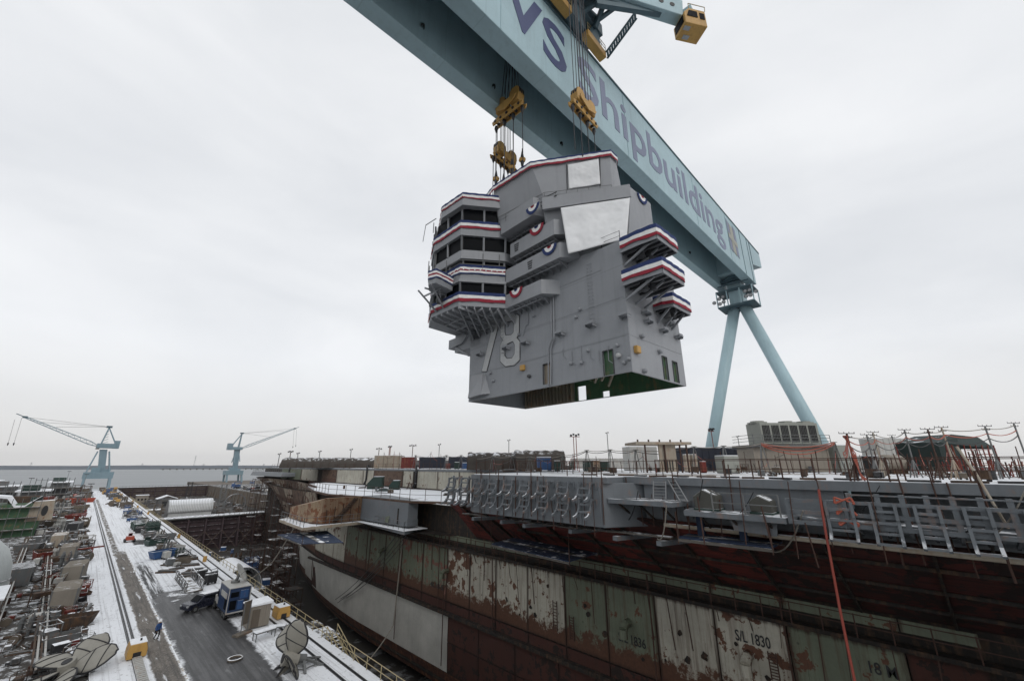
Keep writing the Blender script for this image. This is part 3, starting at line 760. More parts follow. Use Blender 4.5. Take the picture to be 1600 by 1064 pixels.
# operator cab: six-sided cabin with sloped front window
cabp = at(1079, 42, Z=GZ1 + 2.4)
ce = MB()
ux = Vector((d.x, d.y, 0)).normalized(); uy = Vector((-ux.y, ux.x, 0))
def cabpt(a, b, z): return cabp + ux * a + uy * b + Vector((0, 0, z))
prof = [(-1.7, -1.35), (1.5, -1.35), (1.5, 1.5), (-0.9, 1.5), (-1.7, 0.6)]
for sgn in (1,):
    n = len(prof)
    vs = [cabpt(x, -1.2, z) for x, z in prof] + [cabpt(x, 1.2, z) for x, z in prof]
    fs = [tuple(range(n)), tuple(range(2 * n - 1, n - 1, -1))] + [((i + 1) % n, i, n + i, n + (i + 1) % n) for i in range(n)]
    ce.add(vs, fs)
cabo = obj('operator_cab', ce, M['yellow'], tr, bevel=0.05)
for b_, lbl in ((-1.23, 'side_window'), (1.23, 'side_window')):
    m = MB(); m.extr([cabpt(-1.4, b_, -0.1), cabpt(0.2, b_, -0.1), cabpt(0.2, b_, 1.0), cabpt(-1.0, b_, 1.0)], uy * (0.03 if b_ > 0 else -0.03)); obj(lbl, m, M['glass'], cabo)
    m = MB(); m.extr([cabpt(0.55, b_, -0.2), cabpt(1.25, b_, -0.2), cabpt(1.25, b_, 0.9), cabpt(0.55, b_, 0.9)], uy * (0.03 if b_ > 0 else -0.03)); obj(lbl, m, M['glass'], cabo)
m = MB(); m.extr([cabpt(-1.73, -0.9, -0.9), cabpt(-1.73, 0.9, -0.9), cabpt(-1.73, 0.9, 0.4), cabpt(-1.73, -0.9, 0.4)], -ux * 0.03); obj('front_window', m, M['glass'], cabo)
for q in (-0.75, 0.35):
    m = MB(); m.extr([cabpt(-1.2 + q * 0.5, q - 0.05, -1.37), cabpt(-0.3 + q * 0.5, q - 0.05, -1.37), cabpt(-0.3 + q * 0.5, q + 0.5, -1.37), cabpt(-1.2 + q * 0.5, q + 0.5, -1.37)], (0, 0, -0.03)); obj('floor_window', m, M['lamp_glass'], cabo)
m = MB(); m.path([cabpt(1.5, -1.2, 1.5), cabpt(1.6, -1.2, 2.3), cabpt(-0.9, -1.2, 2.3), cabpt(-0.9, -1.2, 1.5)], 0.05); obj('roof_rail', m, M['rail_yellow'], cabo)
m = MB(); m.box(cabp + Vector((0, 0, 2.2)), (1.2, 1.2, 1.6)); obj('cab_hanger', m, M['crane_blue'], tr)
# ================================================================== hook blocks
def sag(a, b, n=10, s=0.5):
    a, b = Vector(a), Vector(b)
    return [a.lerp(b, i / n) - Vector((0, 0, s * 4 * (i / n) * (1 - i / n))) for i in range(n + 1)]
def shackle_mesh(): 
    return None
def hook_block(label, c, zt_ropes, yaw, tilt, lines, ytop, ropes=10, spread=1.9, scale=1.0):
    """two sheave housings on a rocker above a lower beam with hanging shackles"""
    c = Vector(c)
    e = thing('hook_block', label, 'hook block', c, 'yellow hook blocks under the gantry')
    ux = Vector((math.cos(yaw), math.sin(yaw), 0)); uy = Vector((-ux.y, ux.x, 0)); uz = Vector((0, 0, 1))
    tx = ux * math.cos(tilt) + uz * math.sin(tilt); tz = -ux * math.sin(tilt) + uz * math.cos(tilt)
    s = scale
    P = lambda a, b, h: c + tx * (a * s) + uy * (b * s) + tz * (h * s)
    for sg in (-1, 1):        # sheave housings
        m = MB()
        pr = [(-0.75, -0.9), (0.75, -0.9), (0.95, 0.2), (0.8, 1.2), (0.35, 1.55), (-0.35, 1.55), (-0.8, 1.2), (-0.95, 0.2)]
        m.extr([P(sg * 1.35 + x, -0.62, 0.75 + z) for x, z in pr], uy * (1.24 * s))
        h = obj('sheave_housing', m, M['yellow'], e, bevel=0.05)
        for bb in (-0.35, 0.0, 0.35):
            m = MB(); q = P(sg * 1.35, bb, 1.35); m.tube(q - uy * 0.09 * s, q + uy * 0.09 * s, 1.02 * s, 16); obj('sheave', m, M['steel_dark'], h)
        m = MB(); q = P(sg * 1.35, 0, 0.5); m.tube(q - uy * 0.75 * s, q + uy * 0.75 * s, 0.28 * s, 10); obj('pin', m, M['steel_dark'], h)
    m = MB()      # rocker plates
    for bb in (-0.78, 0.78):
        m.extr([P(-2.0, bb, 0.55), P(-1.7, bb, -0.05), P(0, bb, -0.75), P(1.7, bb, -0.05), P(2.0, bb, 0.55), P(0, bb, 0.75)], uy * (0.14 * s if bb > 0 else -0.14 * s))
    obj('rocker_plate', m, M['yellow'], e)
    m = MB()      # lower beam
    bp = [(-3.0, -0.95), (-2.8, -1.55), (2.8, -1.55), (3.0, -0.95), (2.2, -0.62), (-2.2, -0.62)]
    for bb in (-0.5, 0.3):
        m.extr([P(x, bb, z) for x, z in bp], uy * (0.2 * s))
    bo = obj('lifting_beam', m, M['yellow'], e, bevel=0.03)
    for x in (-2.3, -1.2, 0, 1.2, 2.3):
        m = MB(); q = P(x, 0, -1.1); m.tube(q - uy * 0.62 * s, q + uy * 0.62 * s, 0.2 * s, 10); obj('beam_pin', m, M['steel_dark'], bo)
    for x in (-2.55, -0.85, 0.85, 2.55):
        m = MB(); q = P(x, 0, -1.5)
        m.tube(q, q - uz * 0.45 * s, 0.22 * s, 8, 0.28 * s); m.tube(q - uz * 0.45 * s, q - uz * 1.15 * s, 0.28 * s, 8, 0.08 * s)
        obj('socket', m, M['steel_dark'], e)
    for i in range(ropes):
        a = -spread + 2 * spread * i / (ropes - 1)
        q = P(a * 1.05, 0.35 * (-1) ** i, 1.3)
        top = Vector((q.x + (TX + 1 - q.x) * 0.06 + (i % 3 - 1) * 0.15, q.y + (ytop - q.y) * 1.0 + 0.3 * (-1) ** i, zt_ropes))
        m = MB(); m.tube(q, top, 0.045, 5); obj('hoist_rope', m, M['rope'], e)
    for k, l in enumerate(lines):
        x = (-2.55, -0.85, 0.85, 2.55)[k % 4]
        q = P(x, 0, -1.5) - uz * 1.0 * s
        m = MB(); m.tube(q, Vector((q.x, q.y, 48.5)), 0.05, 5); obj('sling', m, M['rope'], e)
    return e
# ================================================================== island superstructure hanging from the gantry
IB = Vector((28.36, 14.53, 25.0)); IRZ = rad(-3.39)
isl = thing('ship_island', 'grey aircraft carrier island numbered 78 with bunting hanging from the gantry crane', 'ship island', IB, rz=IRZ)
IM = Matrix.Rotation(IRZ, 3, 'Z'); IMT = IM.transposed()
def iloc(x, y, u=None, v=None, w=None):
    d = IMT @ ray(x, y); o = IMT @ (_C - IB)
    if u is not None: t = (u - o.x) / d.x
    elif v is not None: t = (v - o.y) / d.y
    else: t = (w - o.z) / d.z
    return o + d * t
def iw(p): return IB + IM @ Vector(p)
G = M['haze_grey']
def ip(name, mb, mat, parent=isl, **k): return obj(name, mb, mat, parent, local=True, **k)
def wall_cells(mb, a0, a1, z0, z1, holes, emit):
    """split a wall rectangle round its openings"""
    xs = sorted(set([a0, a1] + [h[0] for h in holes] + [h[1] for h in holes]))
    for i in range(len(xs) - 1):
        xa, xb = xs[i], xs[i + 1]
        hs = sorted([(h[2], h[3]) for h in holes if h[0] <= xa + 1e-6 and h[1] >= xb - 1e-6])
        z = z0
        for (ha, hb) in hs:
            if ha > z + 1e-4: emit(xa, xb, z, ha)
            z = hb
        if z < z1 - 1e-4: emit(xa, xb, z, z1)
def pixdoor_P(x0, y0, x1, y1):
    a = iloc(x0, (y0 + y1) / 2, u=0); b = iloc(x1, (y0 + y1) / 2, u=0)
    t = iloc((x0 + x1) / 2, y0, u=0); c = iloc((x0 + x1) / 2, y1, u=0)
    return (b.y, a.y, c.z, t.z)
def pixdoor_Q(x0, y0, x1, y1):
    a = iloc(x0, (y0 + y1) / 2, v=0); b = iloc(x1, (y0 + y1) / 2, v=0)
    t = iloc((x0 + x1) / 2, y0, v=0); c = iloc((x0 + x1) / 2, y1, v=0)
    return (a.x, b.x, c.z, t.z)
LW, LL, LH = 9.1, 21.5, 12.0
doorsP = [pixdoor_P(849, 568, 861, 600), pixdoor_P(943, 547, 959, 586)]
doorsQ = [pixdoor_Q(1036, 558, 1043, 593), pixdoor_Q(1052, 566, 1059, 597)]
mb = MB(); wall_cells(mb, 0.0, LL, 0, 11.7, doorsP, lambda a, b, z0, z1: mb.bx(0, 0.14, a, b, z0, z1))
mb.prism([(0, 2.1), (0.14, 2.1), (0.14, LL), (0, LL)], 11.7, [11.72, 11.72, 13.1, 13.1])
ip('outboard_wall', mb, G)
mb = MB(); wall_cells(mb, 0.141, LW - 0.001, 0, 11.7, doorsQ, lambda a, b, z0, z1: mb.bx(a, b, 0, 0.14, z0, z1))
ip('aft_wall', mb, M['haze_light'])
farholes = [(11.4, 12.6, 0.05, 1.7), (8.3, 9.2, 0.05, 0.7)]
mb = MB(); wall_cells(mb, 0.0, LL, 0, 13, farholes, lambda a, b, z0, z1: mb.bx(LW, LW + 0.14, a, b, z0, z1))
ip('inboard_wall', mb, G)
mb = MB(); mb.bx(0.141, LW, LL - 0.14, LL, 0, 13); ip('forward_wall', mb, G)
for (a, b, z0, z1) in doorsP:      # door coamings
    m = MB()
    for (p, q) in (((-0.03, a, z0), (-0.03, a, z1)), ((-0.03, a, z1), (-0.03, b, z1)), ((-0.03, b, z1), (-0.03, b, z0))): m.bar(p, q, 0.07, 0.07)
    ip('door_coaming', m, M['num_edge'])
for (a, b, z0, z1) in doorsQ:
    m = MB()
    for (p, q) in (((a, -0.03, z0), (a, -0.03, z1)), ((a, -0.03, z1), (b, -0.03, z1)), ((b, -0.03, z1), (b, -0.03, z0))): m.bar(p, q, 0.07, 0.07)
    ip('door_coaming', m, M['num_edge'])
# open underside: green and tan compartments
mb = MB(); mb.bx(0.15, LW - 0.01, 0.15, LL - 0.15, 2.7, 2.8); ip('lower_deckhead', mb, M['green_primer'])
mb = MB(); wall_cells(mb, 0.2, 13.0, 0.02, 2.7, farholes, lambda a, b, z0, z1: mb.bx(LW - 0.06, LW - 0.005, a, b, z0, z1))
ip('green_lining', mb, M['green_primer'])
mb = MB(); mb.bx(0.15, 0.2, 0.15, 8.0, 0.02, 2.7); mb.bx(0.2, LW - 0.01, 0.15, 0.2, 0.02, 2.7); ip('green_lining', mb, M['green_primer'])
mb = MB(); mb.bx(0.15, 0.2, 8.2, LL - 0.2, 0.02, 2.7); mb.bx(LW - 0.06, LW - 0.01, 13.1, LL - 0.2, 0.02, 2.7); ip('tan_lining', mb, M['inside_tan'])
for v in (7.9, 12.5, 17.0):
    mb = MB(); mb.bx(0.25, 5.6, v, v + 0.12, 1.2, 2.7); ip('cross_bulkhead', mb, M['green_primer'] if v < 8 else M['inside_tan'])
for k in range(15):
    v = 13.2 + k * 0.55
    mb = MB(); mb.bx(LW - 0.5, LW - 0.07, v, v + 0.06, 0.05, 2.6); ip('frame', mb, M['inside_tan'])
    mb = MB(); mb.bx(0.21, 0.55, v, v + 0.06, 0.05, 2.6); ip('frame', mb, M['inside_tan'])
mb = MB()
for k in range(7): mb.bar((0.3 + k * 1.2, 6.5, 2.3), (1.0 + k * 1.2, 7.8, 1.2 + 0.3 * math.sin(k * 3)), 0.2, 0.2)
ip('pipework', mb, M['inside_tan'])
for (a, b, z0, z1) in doorsP:
    m = MB()
    for k in range(5): m.tube((0.9 + 0.25 * k, a - 0.3, z0 + (z1 - z0) * (0.2 + 0.15 * k)), (0.7 + 0.3 * k, b + 0.3, z0 + (z1 - z0) * (0.35 + 0.14 * k)), 0.07, 6)
    ip('pipework', m, M['inside_tan'])
mb = MB(); mb.bx(0.6, LW - 0.4, 2.5, LL - 0.5, 2.9, 3.0); ip('inner_deck', mb, M['inside_tan'])
# lower roof
mb = MB(); mb.bx(0.15, LW, 0.15, LL - 0.15, 11.5, 11.66); ip('lower_roof', mb, M['haze_light'])
# --- middle block, with the slanted radar face
midb = [(1.35, 0.0), (6.5, 0.0), (9.0, 2.6), (9.0, 20), (0.3, 20), (0.1, 7.4), (0.3, 8.2)]
midt = [(2.7, 0.0), (6.5, 0.0), (8.8, 2.6), (8.8, 19.5), (0.0, 19.5), (-1.0, 7.4), (0.0, 8.3)]
P2 = iloc(847, 314, w=18.6)
midt[5] = (P2.x, P2.y)
midb = midb[:5] + [midb[6], midb[5]]; midt = midt[:5] + [midt[6], midt[5]]
mb = MB(); mb.prism(midb, 11.66, 18.6, top=midt); ip('radar_block', mb, M['haze_light'])
# band / bulwark above the radar face
def lerp2(a, b, t): return (a[0] + (b[0] - a[0]) * t, a[1] + (b[1] - a[1]) * t)
mb = MB()
mb.prism([midt[0], midt[6], (midt[6][0] - 0.25, midt[6][1] - 0.25), (midt[0][0] - 0.22, midt[0][1] - 0.1)], 17.35, 18.75); ip('radar_bulwark', mb, M['haze_light'])
# --- upper block
upb = [(2.6, 1.9), (3.7, 1.4), (8, 5.0), (8, 14), (5, 18.0), (0.5, 18.0), (-2.2, 13.6), (-1.5, 7.2)]
upt = [(2.5, 1.75), (3.6, 1.8), (8, 5.0), (8, 14), (5, 18.0), (0.2, 18.0), (-2.9, 13.9), (-2.4, 8.3)]
mb = MB(); mb.prism(upb, 18.62, 23.55, top=upt); ip('upper_block', mb, M['haze_light'])
mb = MB()
for a, b in ((upb[0], upb[7]), (upb[7], upb[6])):
    for k in range(7):
        p = lerp2(a, b, k / 6); mb.tube((p[0] - 0.25, p[1] - 0.1, 18.7), (p[0] - 0.25, p[1] - 0.1, 19.7), 0.025, 4)
    mb.tube((a[0] - 0.25, a[1] - 0.1, 19.7), (b[0] - 0.25, b[1] - 0.1, 19.7), 0.025, 4)
    mb.tube((a[0] - 0.25, a[1] - 0.1, 19.25), (b[0] - 0.25, b[1] - 0.1, 19.25), 0.02, 4)
ip('ledge_rail', mb, M['post_grey'])
# white tarps, slightly rippled sheets with thickness
def tarp(corners, name, parent=isl, out=(-0.7, -0.6, 0.1), nx=40, ny=30, amp=0.05):
    a, b, c, d = [Vector(q) for q in corners]     # top-left, top-right, bottom-right, bottom-left
    o = Vector(out).normalized(); rr = random.Random(len(name) + int(a.z * 10))
    ph = [rr.random() * 6 for _ in range(6)]
    def fn(s, t):
        p = a.lerp(b, s).lerp(d.lerp(c, s), t)
        q_ = Vector((s * 3 + ph[0], t * 2.6 + ph[1], ph[2])); r = 2.2 * mnoise.noise(q_) + 1.3 * (0.5 - abs(mnoise.noise(q_ * 2.3))) + 0.6 * mnoise.noise(q_ * 5.5)
        r0 = math.sin(s * 9 + t * 5 + ph[0]) * math.sin(t * 7 - s * 4 + ph[1]) + 0.6 * math.sin(s * 21 - t * 13 + ph[2]) * math.sin(t * 9 + ph[3]) + 0.35 * math.sin(s * 47 + t * 22 + ph[4]) + 0.3 * math.sin(s * 30 - t * 61 + ph[5])
        e = min(s, 1 - s, t, 1 - t); return p + o * (0.10 + amp * r * min(1, e * 8 + 0.25))
    m = MB(); m.grid(fn, nx, ny)
    ob = ip(name, m, M['tarp_white'], parent, smooth=True)
    so = ob.modifiers.new('thickness', 'SOLIDIFY'); so.thickness = 0.03
    return ob
def on_plane(x, y, p0, p1, p2):
    d = IMT @ ray(x, y); o = IMT @ (_C - IB)
    p0, p1, p2 = Vector(p0), Vector(p1), Vector(p2)
    n = (p1 - p0).cross(p2 - p0); t = n.dot(p0 - o) / n.dot(d); return o + d * t
pl = ((midb[0][0], midb[0][1], 11.66), (midt[0][0], midt[0][1], 18.6), (midt[6][0], midt[6][1], 18.6))
tarp([on_plane(876, 326.5, *pl), on_plane(984, 311, *pl), on_plane(979, 374, *pl), on_plane(888, 398, *pl)], 'radar_tarp')
plu = ((upb[0][0], upb[0][1], 18.62), (upt[0][0], upt[0][1], 23.55), (upt[7][0], upt[7][1], 23.55))
tarp([on_plane(887, 259.5, *plu), on_plane(935, 250, *plu), on_plane(938, 289.5, *plu), on_plane(889, 297, *plu)], 'upper_tarp', nx=28, ny=24, amp=0.035)
mb = MB()
for xx in (885.5, 937):
    a = on_plane(xx, 258 if xx < 900 else 246, *plu); b = on_plane(xx + 1, 298 if xx < 900 else 291, *plu); o_ = Vector((-0.08, -0.06, 0)); mb.tube(a + o_, b + o_, 0.05, 5)
ip('tarp_pole', mb, M['num_edge'])
# rail in front of the radar face
mb = MB(); a = (0.1, 6.2, 12.9); b = (0.1, 2.0, 11.7); c = (0.3, 0.2, 11.7)
for (p, q, n) in ((a, b, 2), (b, c, 1)):
    for k in range(n + 1):
        x = Vector(p).lerp(Vector(q), k / n); mb.tube(x, x + Vector((0, 0, 1.15)), 0.03, 4)
    for h in (0.6, 1.1): mb.tube(Vector(p) + Vector((0, 0, h)), Vector(q) + Vector((0, 0, h)), 0.018, 4)
ip('roof_rail', mb, M['num_edge'])
# --- bunting
def bunting(pts, wt, hs=(0.5, 0.5, 0.42), off=0.06, parent=isl, cols=('flag_blue', 'flag_white', 'flag_red'), name='bunting', sagv=0.07, seed=1):
    """pts: plan polyline (u,v); wt: top height or list; bands from the top down"""
    rr = random.Random(seed)
    wts = wt if hasattr(wt, '__len__') else [wt] * len(pts)
    dense = []
    for (a, wa), (b, wb) in zip(zip(pts[:-1], wts[:-1]), zip(pts[1:], wts[1:])):
        n = max(3, int(math.dist(a, b) / 0.35))
        for k in range(n): t = k / n; dense.append((a[0] + (b[0] - a[0]) * t, a[1] + (b[1] - a[1]) * t, wa + (wb - wa) * t))
    dense.append((pts[-1][0], pts[-1][1], wts[-1]))
    N_ = len(dense); tops = [d_[2] for d_ in dense]
    par = None
    for k, (h, cn) in enumerate(zip(hs, cols)):
        bot = [t - h - (sagv * (0.5 * math.sin(i * 0.9 + seed) + 0.4 * rr.random()) if k else 0.02 * rr.random()) for i, t in enumerate(tops)]
        if k == 1: bot = [tops[i] - h + 0.03 * math.sin(i * 0.7) for i in range(N_)]
        m = MB(); vs = []; fs = []
        for i, (x, y, _) in enumerate(dense):
            j = 0.03 * math.sin(i * 2.1 + k)
            a = dense[max(0, i - 1)]; b = dense[min(N_ - 1, i + 1)]
            tx, ty = b[0] - a[0], b[1] - a[1]; L_ = math.hypot(tx, ty) or 1
            nx, ny = ty / L_, -tx / L_
            for s_ in (off + j, off + j + 0.03):
                vs += [(x + nx * s_, y + ny * s_, tops[i]), (x + nx * s_, y + ny * s_, bot[i])]
        for i in range(N_ - 1):
            b0 = i * 4; b1 = b0 + 4
            fs += [(b0 + 2, b0 + 3, b1 + 3, b1 + 2), (b0 + 1, b0, b1, b1 + 1), (b0, b0 + 2, b1 + 2, b1), (b0 + 3, b0 + 1, b1 + 1, b1 + 3)]
        m.add(vs, fs)
        o = ip(name if par is None else 'bunting_stripe', m, M[cn], par or parent)
        if par is None: par = o
        tops = bot
    return par
def fan(c, nrm, r, cols, parent=isl):
    """half-round pleated fan hung on a wall: c centre of the top edge"""
    c = Vector(c); n = Vector(nrm).normalized(); s = n.cross(Vector((0, 0, 1))).normalized()
    par = None
    for k, (r0, r1, cn) in enumerate(((0.66, 1.0, cols[0]), (0.30, 0.66, cols[1]), (0.0, 0.30, cols[2]))):
        m = MB(); N_ = 18
        def P(i, q, d): a = math.pi * i / N_; dd = d + 0.03 * (i % 2); return c + s * (math.cos(a) * q * r) - Vector((0, 0, 1)) * (math.sin(a) * q * r) + n * dd
        for i in range(N_):
            m.add([P(i, r0, 0.05), P(i, r1, 0.05), P(i + 1, r1, 0.05), P(i + 1, r0, 0.05), P(i, r0, 0.1), P(i, r1, 0.1), P(i + 1, r1, 0.1), P(i + 1, r0, 0.1)], [(0, 1, 2, 3), (7, 6, 5, 4), (1, 5, 6, 2), (0, 3, 7, 4)])
        o = ip('bunting_fan' if par is None else 'fan_ring', m, M[cn], par or parent); par = par or o
E_ = upt[6]
bunting([(-2.2, 17.0), E_, upt[7], upt[0], upt[1], (4.6, 2.6)], [23.8, 23.8, 23.85, 23.95, 23.95, 23.8], (0.2, 0.3, 0.22), off=0.16, name='roof_bunting', seed=3)
# numerals 78 -------------------------------------------------------
def numeral(name, outers, holes, mat, off, depth, parent=isl):
    cu = bpy.data.curves.new(name, 'CURVE'); cu.dimensions = '2D'; cu.fill_mode = 'BOTH'; cu.extrude = depth / 2; cu.offset = off
    for poly in outers + holes:
        sp = cu.splines.new('POLY'); sp.points.add(len(poly) - 1); sp.use_cyclic_u = True
        for q, p in zip(poly, sp.points):
            L_ = iloc(640 + q[0] / 4.2577, 400 + q[1] / 4.2577, u=0); p.co = (-L_.y, L_.z, 0, 1)
    o = bpy.data.objects.new(name, cu); COL.objects.link(o); bpy.context.view_layer.update()
    me = bpy.data.meshes.new_from_object(o.evaluated_get(bpy.context.evaluated_depsgraph_get()))
    bpy.data.objects.remove(o)
    for v in me.vertices: v.co = Vector((-depth - v.co.z - 0.004, -v.co.x, v.co.y))
    me.materials.clear(); me.materials.append(mat)
    ob = bpy.data.objects.new(name, me); COL.objects.link(ob); ob.parent = parent
    return ob
seven = [(480, 452), (560, 420), (587, 430), (588, 480), (514, 768), (484, 766), (545, 505), (535, 482), (480, 497)]
eight = [(640, 392), (700, 378), (731, 400), (729, 520), (714, 545), (734, 570), (734, 690), (700, 725), (640, 734), (607, 702), (608, 590), (625, 560), (608, 535), (610, 420)]
h8a = [(645, 440), (685, 430), (697, 450), (695, 508), (680, 526), (640, 530), (634, 505), (634, 460)]
h8b = [(645, 588), (690, 566), (703, 590), (702, 650), (685, 680), (650, 685), (634, 665), (634, 605)]
for nm, outs, hs in (('numeral_seven', [seven], []), ('numeral_eight', [eight], [h8a, h8b])):
    numeral(nm, outs, hs, M['num_grey'], 0.0, 0.05)
    numeral(nm + '_outline', outs, hs, M['num_edge'], 0.09, 0.025)
# --- fittings on the walls: small shelves, lights, pipes
def shelf(q, u=None, v=None, s=1.0):
    p = iloc(q[0], q[1], u=u, v=v)
    m = MB()
    if u is not None:
        m.bx(-0.75 * s, -0.0, p.y - 0.55 * s, p.y + 0.55 * s, p.z - 0.08, p.z); m.bx(-0.7 * s, -0.02, p.y - 0.5 * s, p.y - 0.44 * s, p.z - 0.35 * s, p.z - 0.08)
        m.bx(-0.7 * s, -0.62 * s, p.y - 0.5 * s, p.y + 0.5 * s, p.z, p.z + 0.22 * s)
        m.bx(-0.7 * s, -0.02, p.y + 0.44 * s, p.y + 0.5 * s, p.z - 0.35 * s, p.z - 0.08)
    else:
        m.bx(p.x - 0.55 * s, p.x + 0.55 * s, -0.75 * s, 0, p.z - 0.08, p.z); m.bx(p.x - 0.5 * s, p.x + 0.5 * s, -0.7 * s, -0.62 * s, p.z, p.z + 0.22 * s)
        m.bx(p.x - 0.5 * s, p.x - 0.44 * s, -0.7 * s, -0.02, p.z - 0.35 * s, p.z - 0.08)
        m.bx(p.x + 0.44 * s, p.x + 0.5 * s, -0.7 * s, -0.02, p.z - 0.35 * s, p.z - 0.08)
    ip('wall_shelf', m, G)
for q in ((753, 553), (794, 543), (824, 535), (878, 521), (926, 507), (979, 493)): shelf(q, u=0, s=0.85)
for q in ((1009, 502), (1033, 516), (1056, 526), (1006, 489), (1043, 506)): shelf(q, v=0, s=0.75)
def lamp(q, mat, u=None, v=None, s=0.22, name='wall_fitting'):
    p = iloc(q[0], q[1], u=u, v=v); m = MB()
    if u is not None:
        m.lathe((-0.02, p.y, p.z), [(s, 0), (s, -s * 1.2), (s * 0.6, -s * 1.7), (0, -s * 1.8)], 10, 'X')
    else: m.lathe((p.x, -0.02, p.z), [(s, 0), (s, -s * 1.2), (s * 0.6, -s * 1.7), (0, -s * 1.8)], 10, 'Y')
    ip(name, m, mat)
for q in ((835, 494), (812, 523), (767, 583), (772, 595), (901, 496), (907, 484), (893, 568), (920, 548), (965, 540), (983, 561), (976, 567), (909, 567)): lamp(q, G, u=0, s=0.16)
p = iloc(818, 575, u=0); m = MB(); m.bx(-0.3, 0, p.y - 0.28, p.y + 0.28, p.z - 0.28, p.z + 0.28); ip('yellow_box', m, M['yellow'], bevel=0.04)
lamp((828, 588), M['num_edge'], u=0, s=0.18); lamp((968, 556), M['num_grey'], u=0, s=0.2)
p = iloc(993, 547, v=0); m = MB(); m.bx(p.x - 0.3, p.x + 0.3, -0.35, 0, p.z - 0.3, p.z + 0.3); ip('yellow_box', m, M['yellow'], bevel=0.04)
for q in ((1029, 550), (1005, 580), (1001, 526)): lamp(q, G, v=0, s=0.2)
mb = MB()   # long twin pipe down the wall
for dv in (0.0, 0.3):
    pts = [iloc(x, y, u=0) for x, y in ((866, 462), (867, 530), (862, 545), (862, 602))]
    mb.path([Vector((-0.14, p.y + dv, p.z)) for p in pts], 0.07, 6)
ip('wall_pipe', mb, G)
mb = MB(); pts = [iloc(x, y, u=0) for x, y in ((826, 480), (826, 507), (822, 509), (818, 525))]; mb.path([Vector((-0.06, p.y, p.z)) for p in pts], 0.04, 5)
ip('wall_pipe', mb, G)
for k in range(7):        # small cable runs, brackets and rung rows on the outboard wall
    a = iloc(880 + 14 * k, 545 + 5 * math.sin(k * 2.2), u=0); m = MB(); m.path([(-0.05, a.y, a.z), (-0.05, a.y, a.z - 0.7 - 0.3 * (k % 3)), (-0.05, a.y - 0.4, a.z - 1.0 - 0.3 * (k % 3))], 0.03, 4); ip('cable_run', m, G)
for (v_, w0, w1) in ((3.2, 5.0, 11.0), (15.2, 4.6, 8.2)):
    for k in range(int((w1 - w0) / 0.35)):
        m = MB(); z_ = w0 + 0.35 * k; m.path([(0, v_, z_), (-0.16, v_, z_), (-0.16, v_ + 0.4, z_), (0, v_ + 0.4, z_)], 0.02, 4); ip('rung', m, G)
for (a0, a1, z_) in ((0.2, 21.3, 3.05), (0.2, 21.3, 6.4), (2.2, 13.0, 9.6)):
    m = MB(); m.bx(-0.025, 0, a0, a1, z_ - 0.03, z_ + 0.03); ip('weld_seam', m, G)
for z_ in (3.05, 6.0): m = MB(); m.bx(0.1, 9.0, -0.025, 0, z_ - 0.03, z_ + 0.03); ip('weld_seam', m, M['haze_light'])
mb = MB()   # fairing at the forward foot
p = [iloc(x, y, u=0) for x, y in ((735, 624), (742, 588), (758, 585), (766, 615))]
o_ = Vector((-0.7, 0, 0))
ctr = [Vector(q) for q in p]; topq = [ctr[0].lerp(ctr[3], 0.12) + o_, ctr[1].lerp(ctr[2], 0.15) + o_, ctr[2] + o_ * 0.6, ctr[3].lerp(ctr[0], 0.2) + o_]
mb.add([Vector((0, q.y, q.z)) for q in ctr] + topq, [(4, 5, 6, 7), (0, 1, 5, 4), (1, 2, 6, 5), (2, 3, 7, 6), (3, 0, 4, 7)])
ip('foot_fairing', mb, M['haze_light'])
# --- bridge: stacked window tiers with slanted corner
BR = [(-1.5, 13.4), (-5.55, 16.15), (-5.75, 21.3), (-4.2, 24.4), (2.0, 25.0), (2.0, 13.4)]
def shrink(poly, s, c=(0.5, 18.5)): return [(c[0] + (x - c[0]) * s, c[1] + (y - c[1]) * s) for x, y in poly]
def tier_wall(name, w0, w1, s0=1.0, s1=1.0, mat=G):
    m = MB(); m.prism(shrink(BR, s0), w0, w1, top=shrink(BR, s1)); return ip(name, m, mat)
def windows(w0, w1, s, wid=(2, 2, 2, 3)):
    """dark glazing behind mullions"""
    poly = shrink(BR, s)
    m = MB(); m.prism(shrink(poly, 0.955), w0 + 0.01, w1 - 0.01); g = ip('window_band', m, M['steel_dark'])
    for e in range(4):
        a, b = poly[e], poly[e + 1]
        n = wid[e]
        for k in range(n):
            pa = lerp2(a, b, (k + 0.05) / n); pb = lerp2(a, b, (k + 0.95) / n)
            pa2, pb2 = [lerp2(q, (0.5, 18.5), 0.03) for q in (pa, pb)]
            mm = MB(); mm.extr([(pa2[0], pa2[1], w0 + 0.02), (pb2[0], pb2[1], w0 + 0.02), (pb2[0], pb2[1], w1 - 0.02), (pa2[0], pa2[1], w1 - 0.02)], Vector((0.5 - pa2[0], 18.5 - pa2[1], 0)).normalized() * 0.03)
            ip('window_pane', mm, M['glass'], g)
        for k in range(n + 1):
            q = lerp2(a, b, k / n); q = lerp2(q, (0.5, 18.5), 0.012)
            mm = MB(); mm.bar((q[0], q[1], w0), (lerp2(q, (0.5, 18.5), -0.012)[0], lerp2(q, (0.5, 18.5), -0.012)[1], w1), 0.16, 0.16)
            ip('mullion', mm, M['haze_light'], g)
tier_wall('bulwark_tier', 8.9, 10.3)
windows(10.3, 11.65, 0.995)
tier_wall('bulwark_tier', 11.65, 11.95, 1.02, 1.02, M['haze_light'])
tier_wall('bulwark_tier', 11.95, 13.3, 0.985, 0.985)
windows(13.3, 14.5, 0.93)
tier_wall('bulwark_tier', 14.5, 15.55, 0.99, 0.985, M['haze_light'])
windows(15.55, 17.25, 1.0)
tier_wall('bulwark_tier', 17.25, 18.9, 1.03, 1.03)
windows(18.9, 20.75, 1.02)
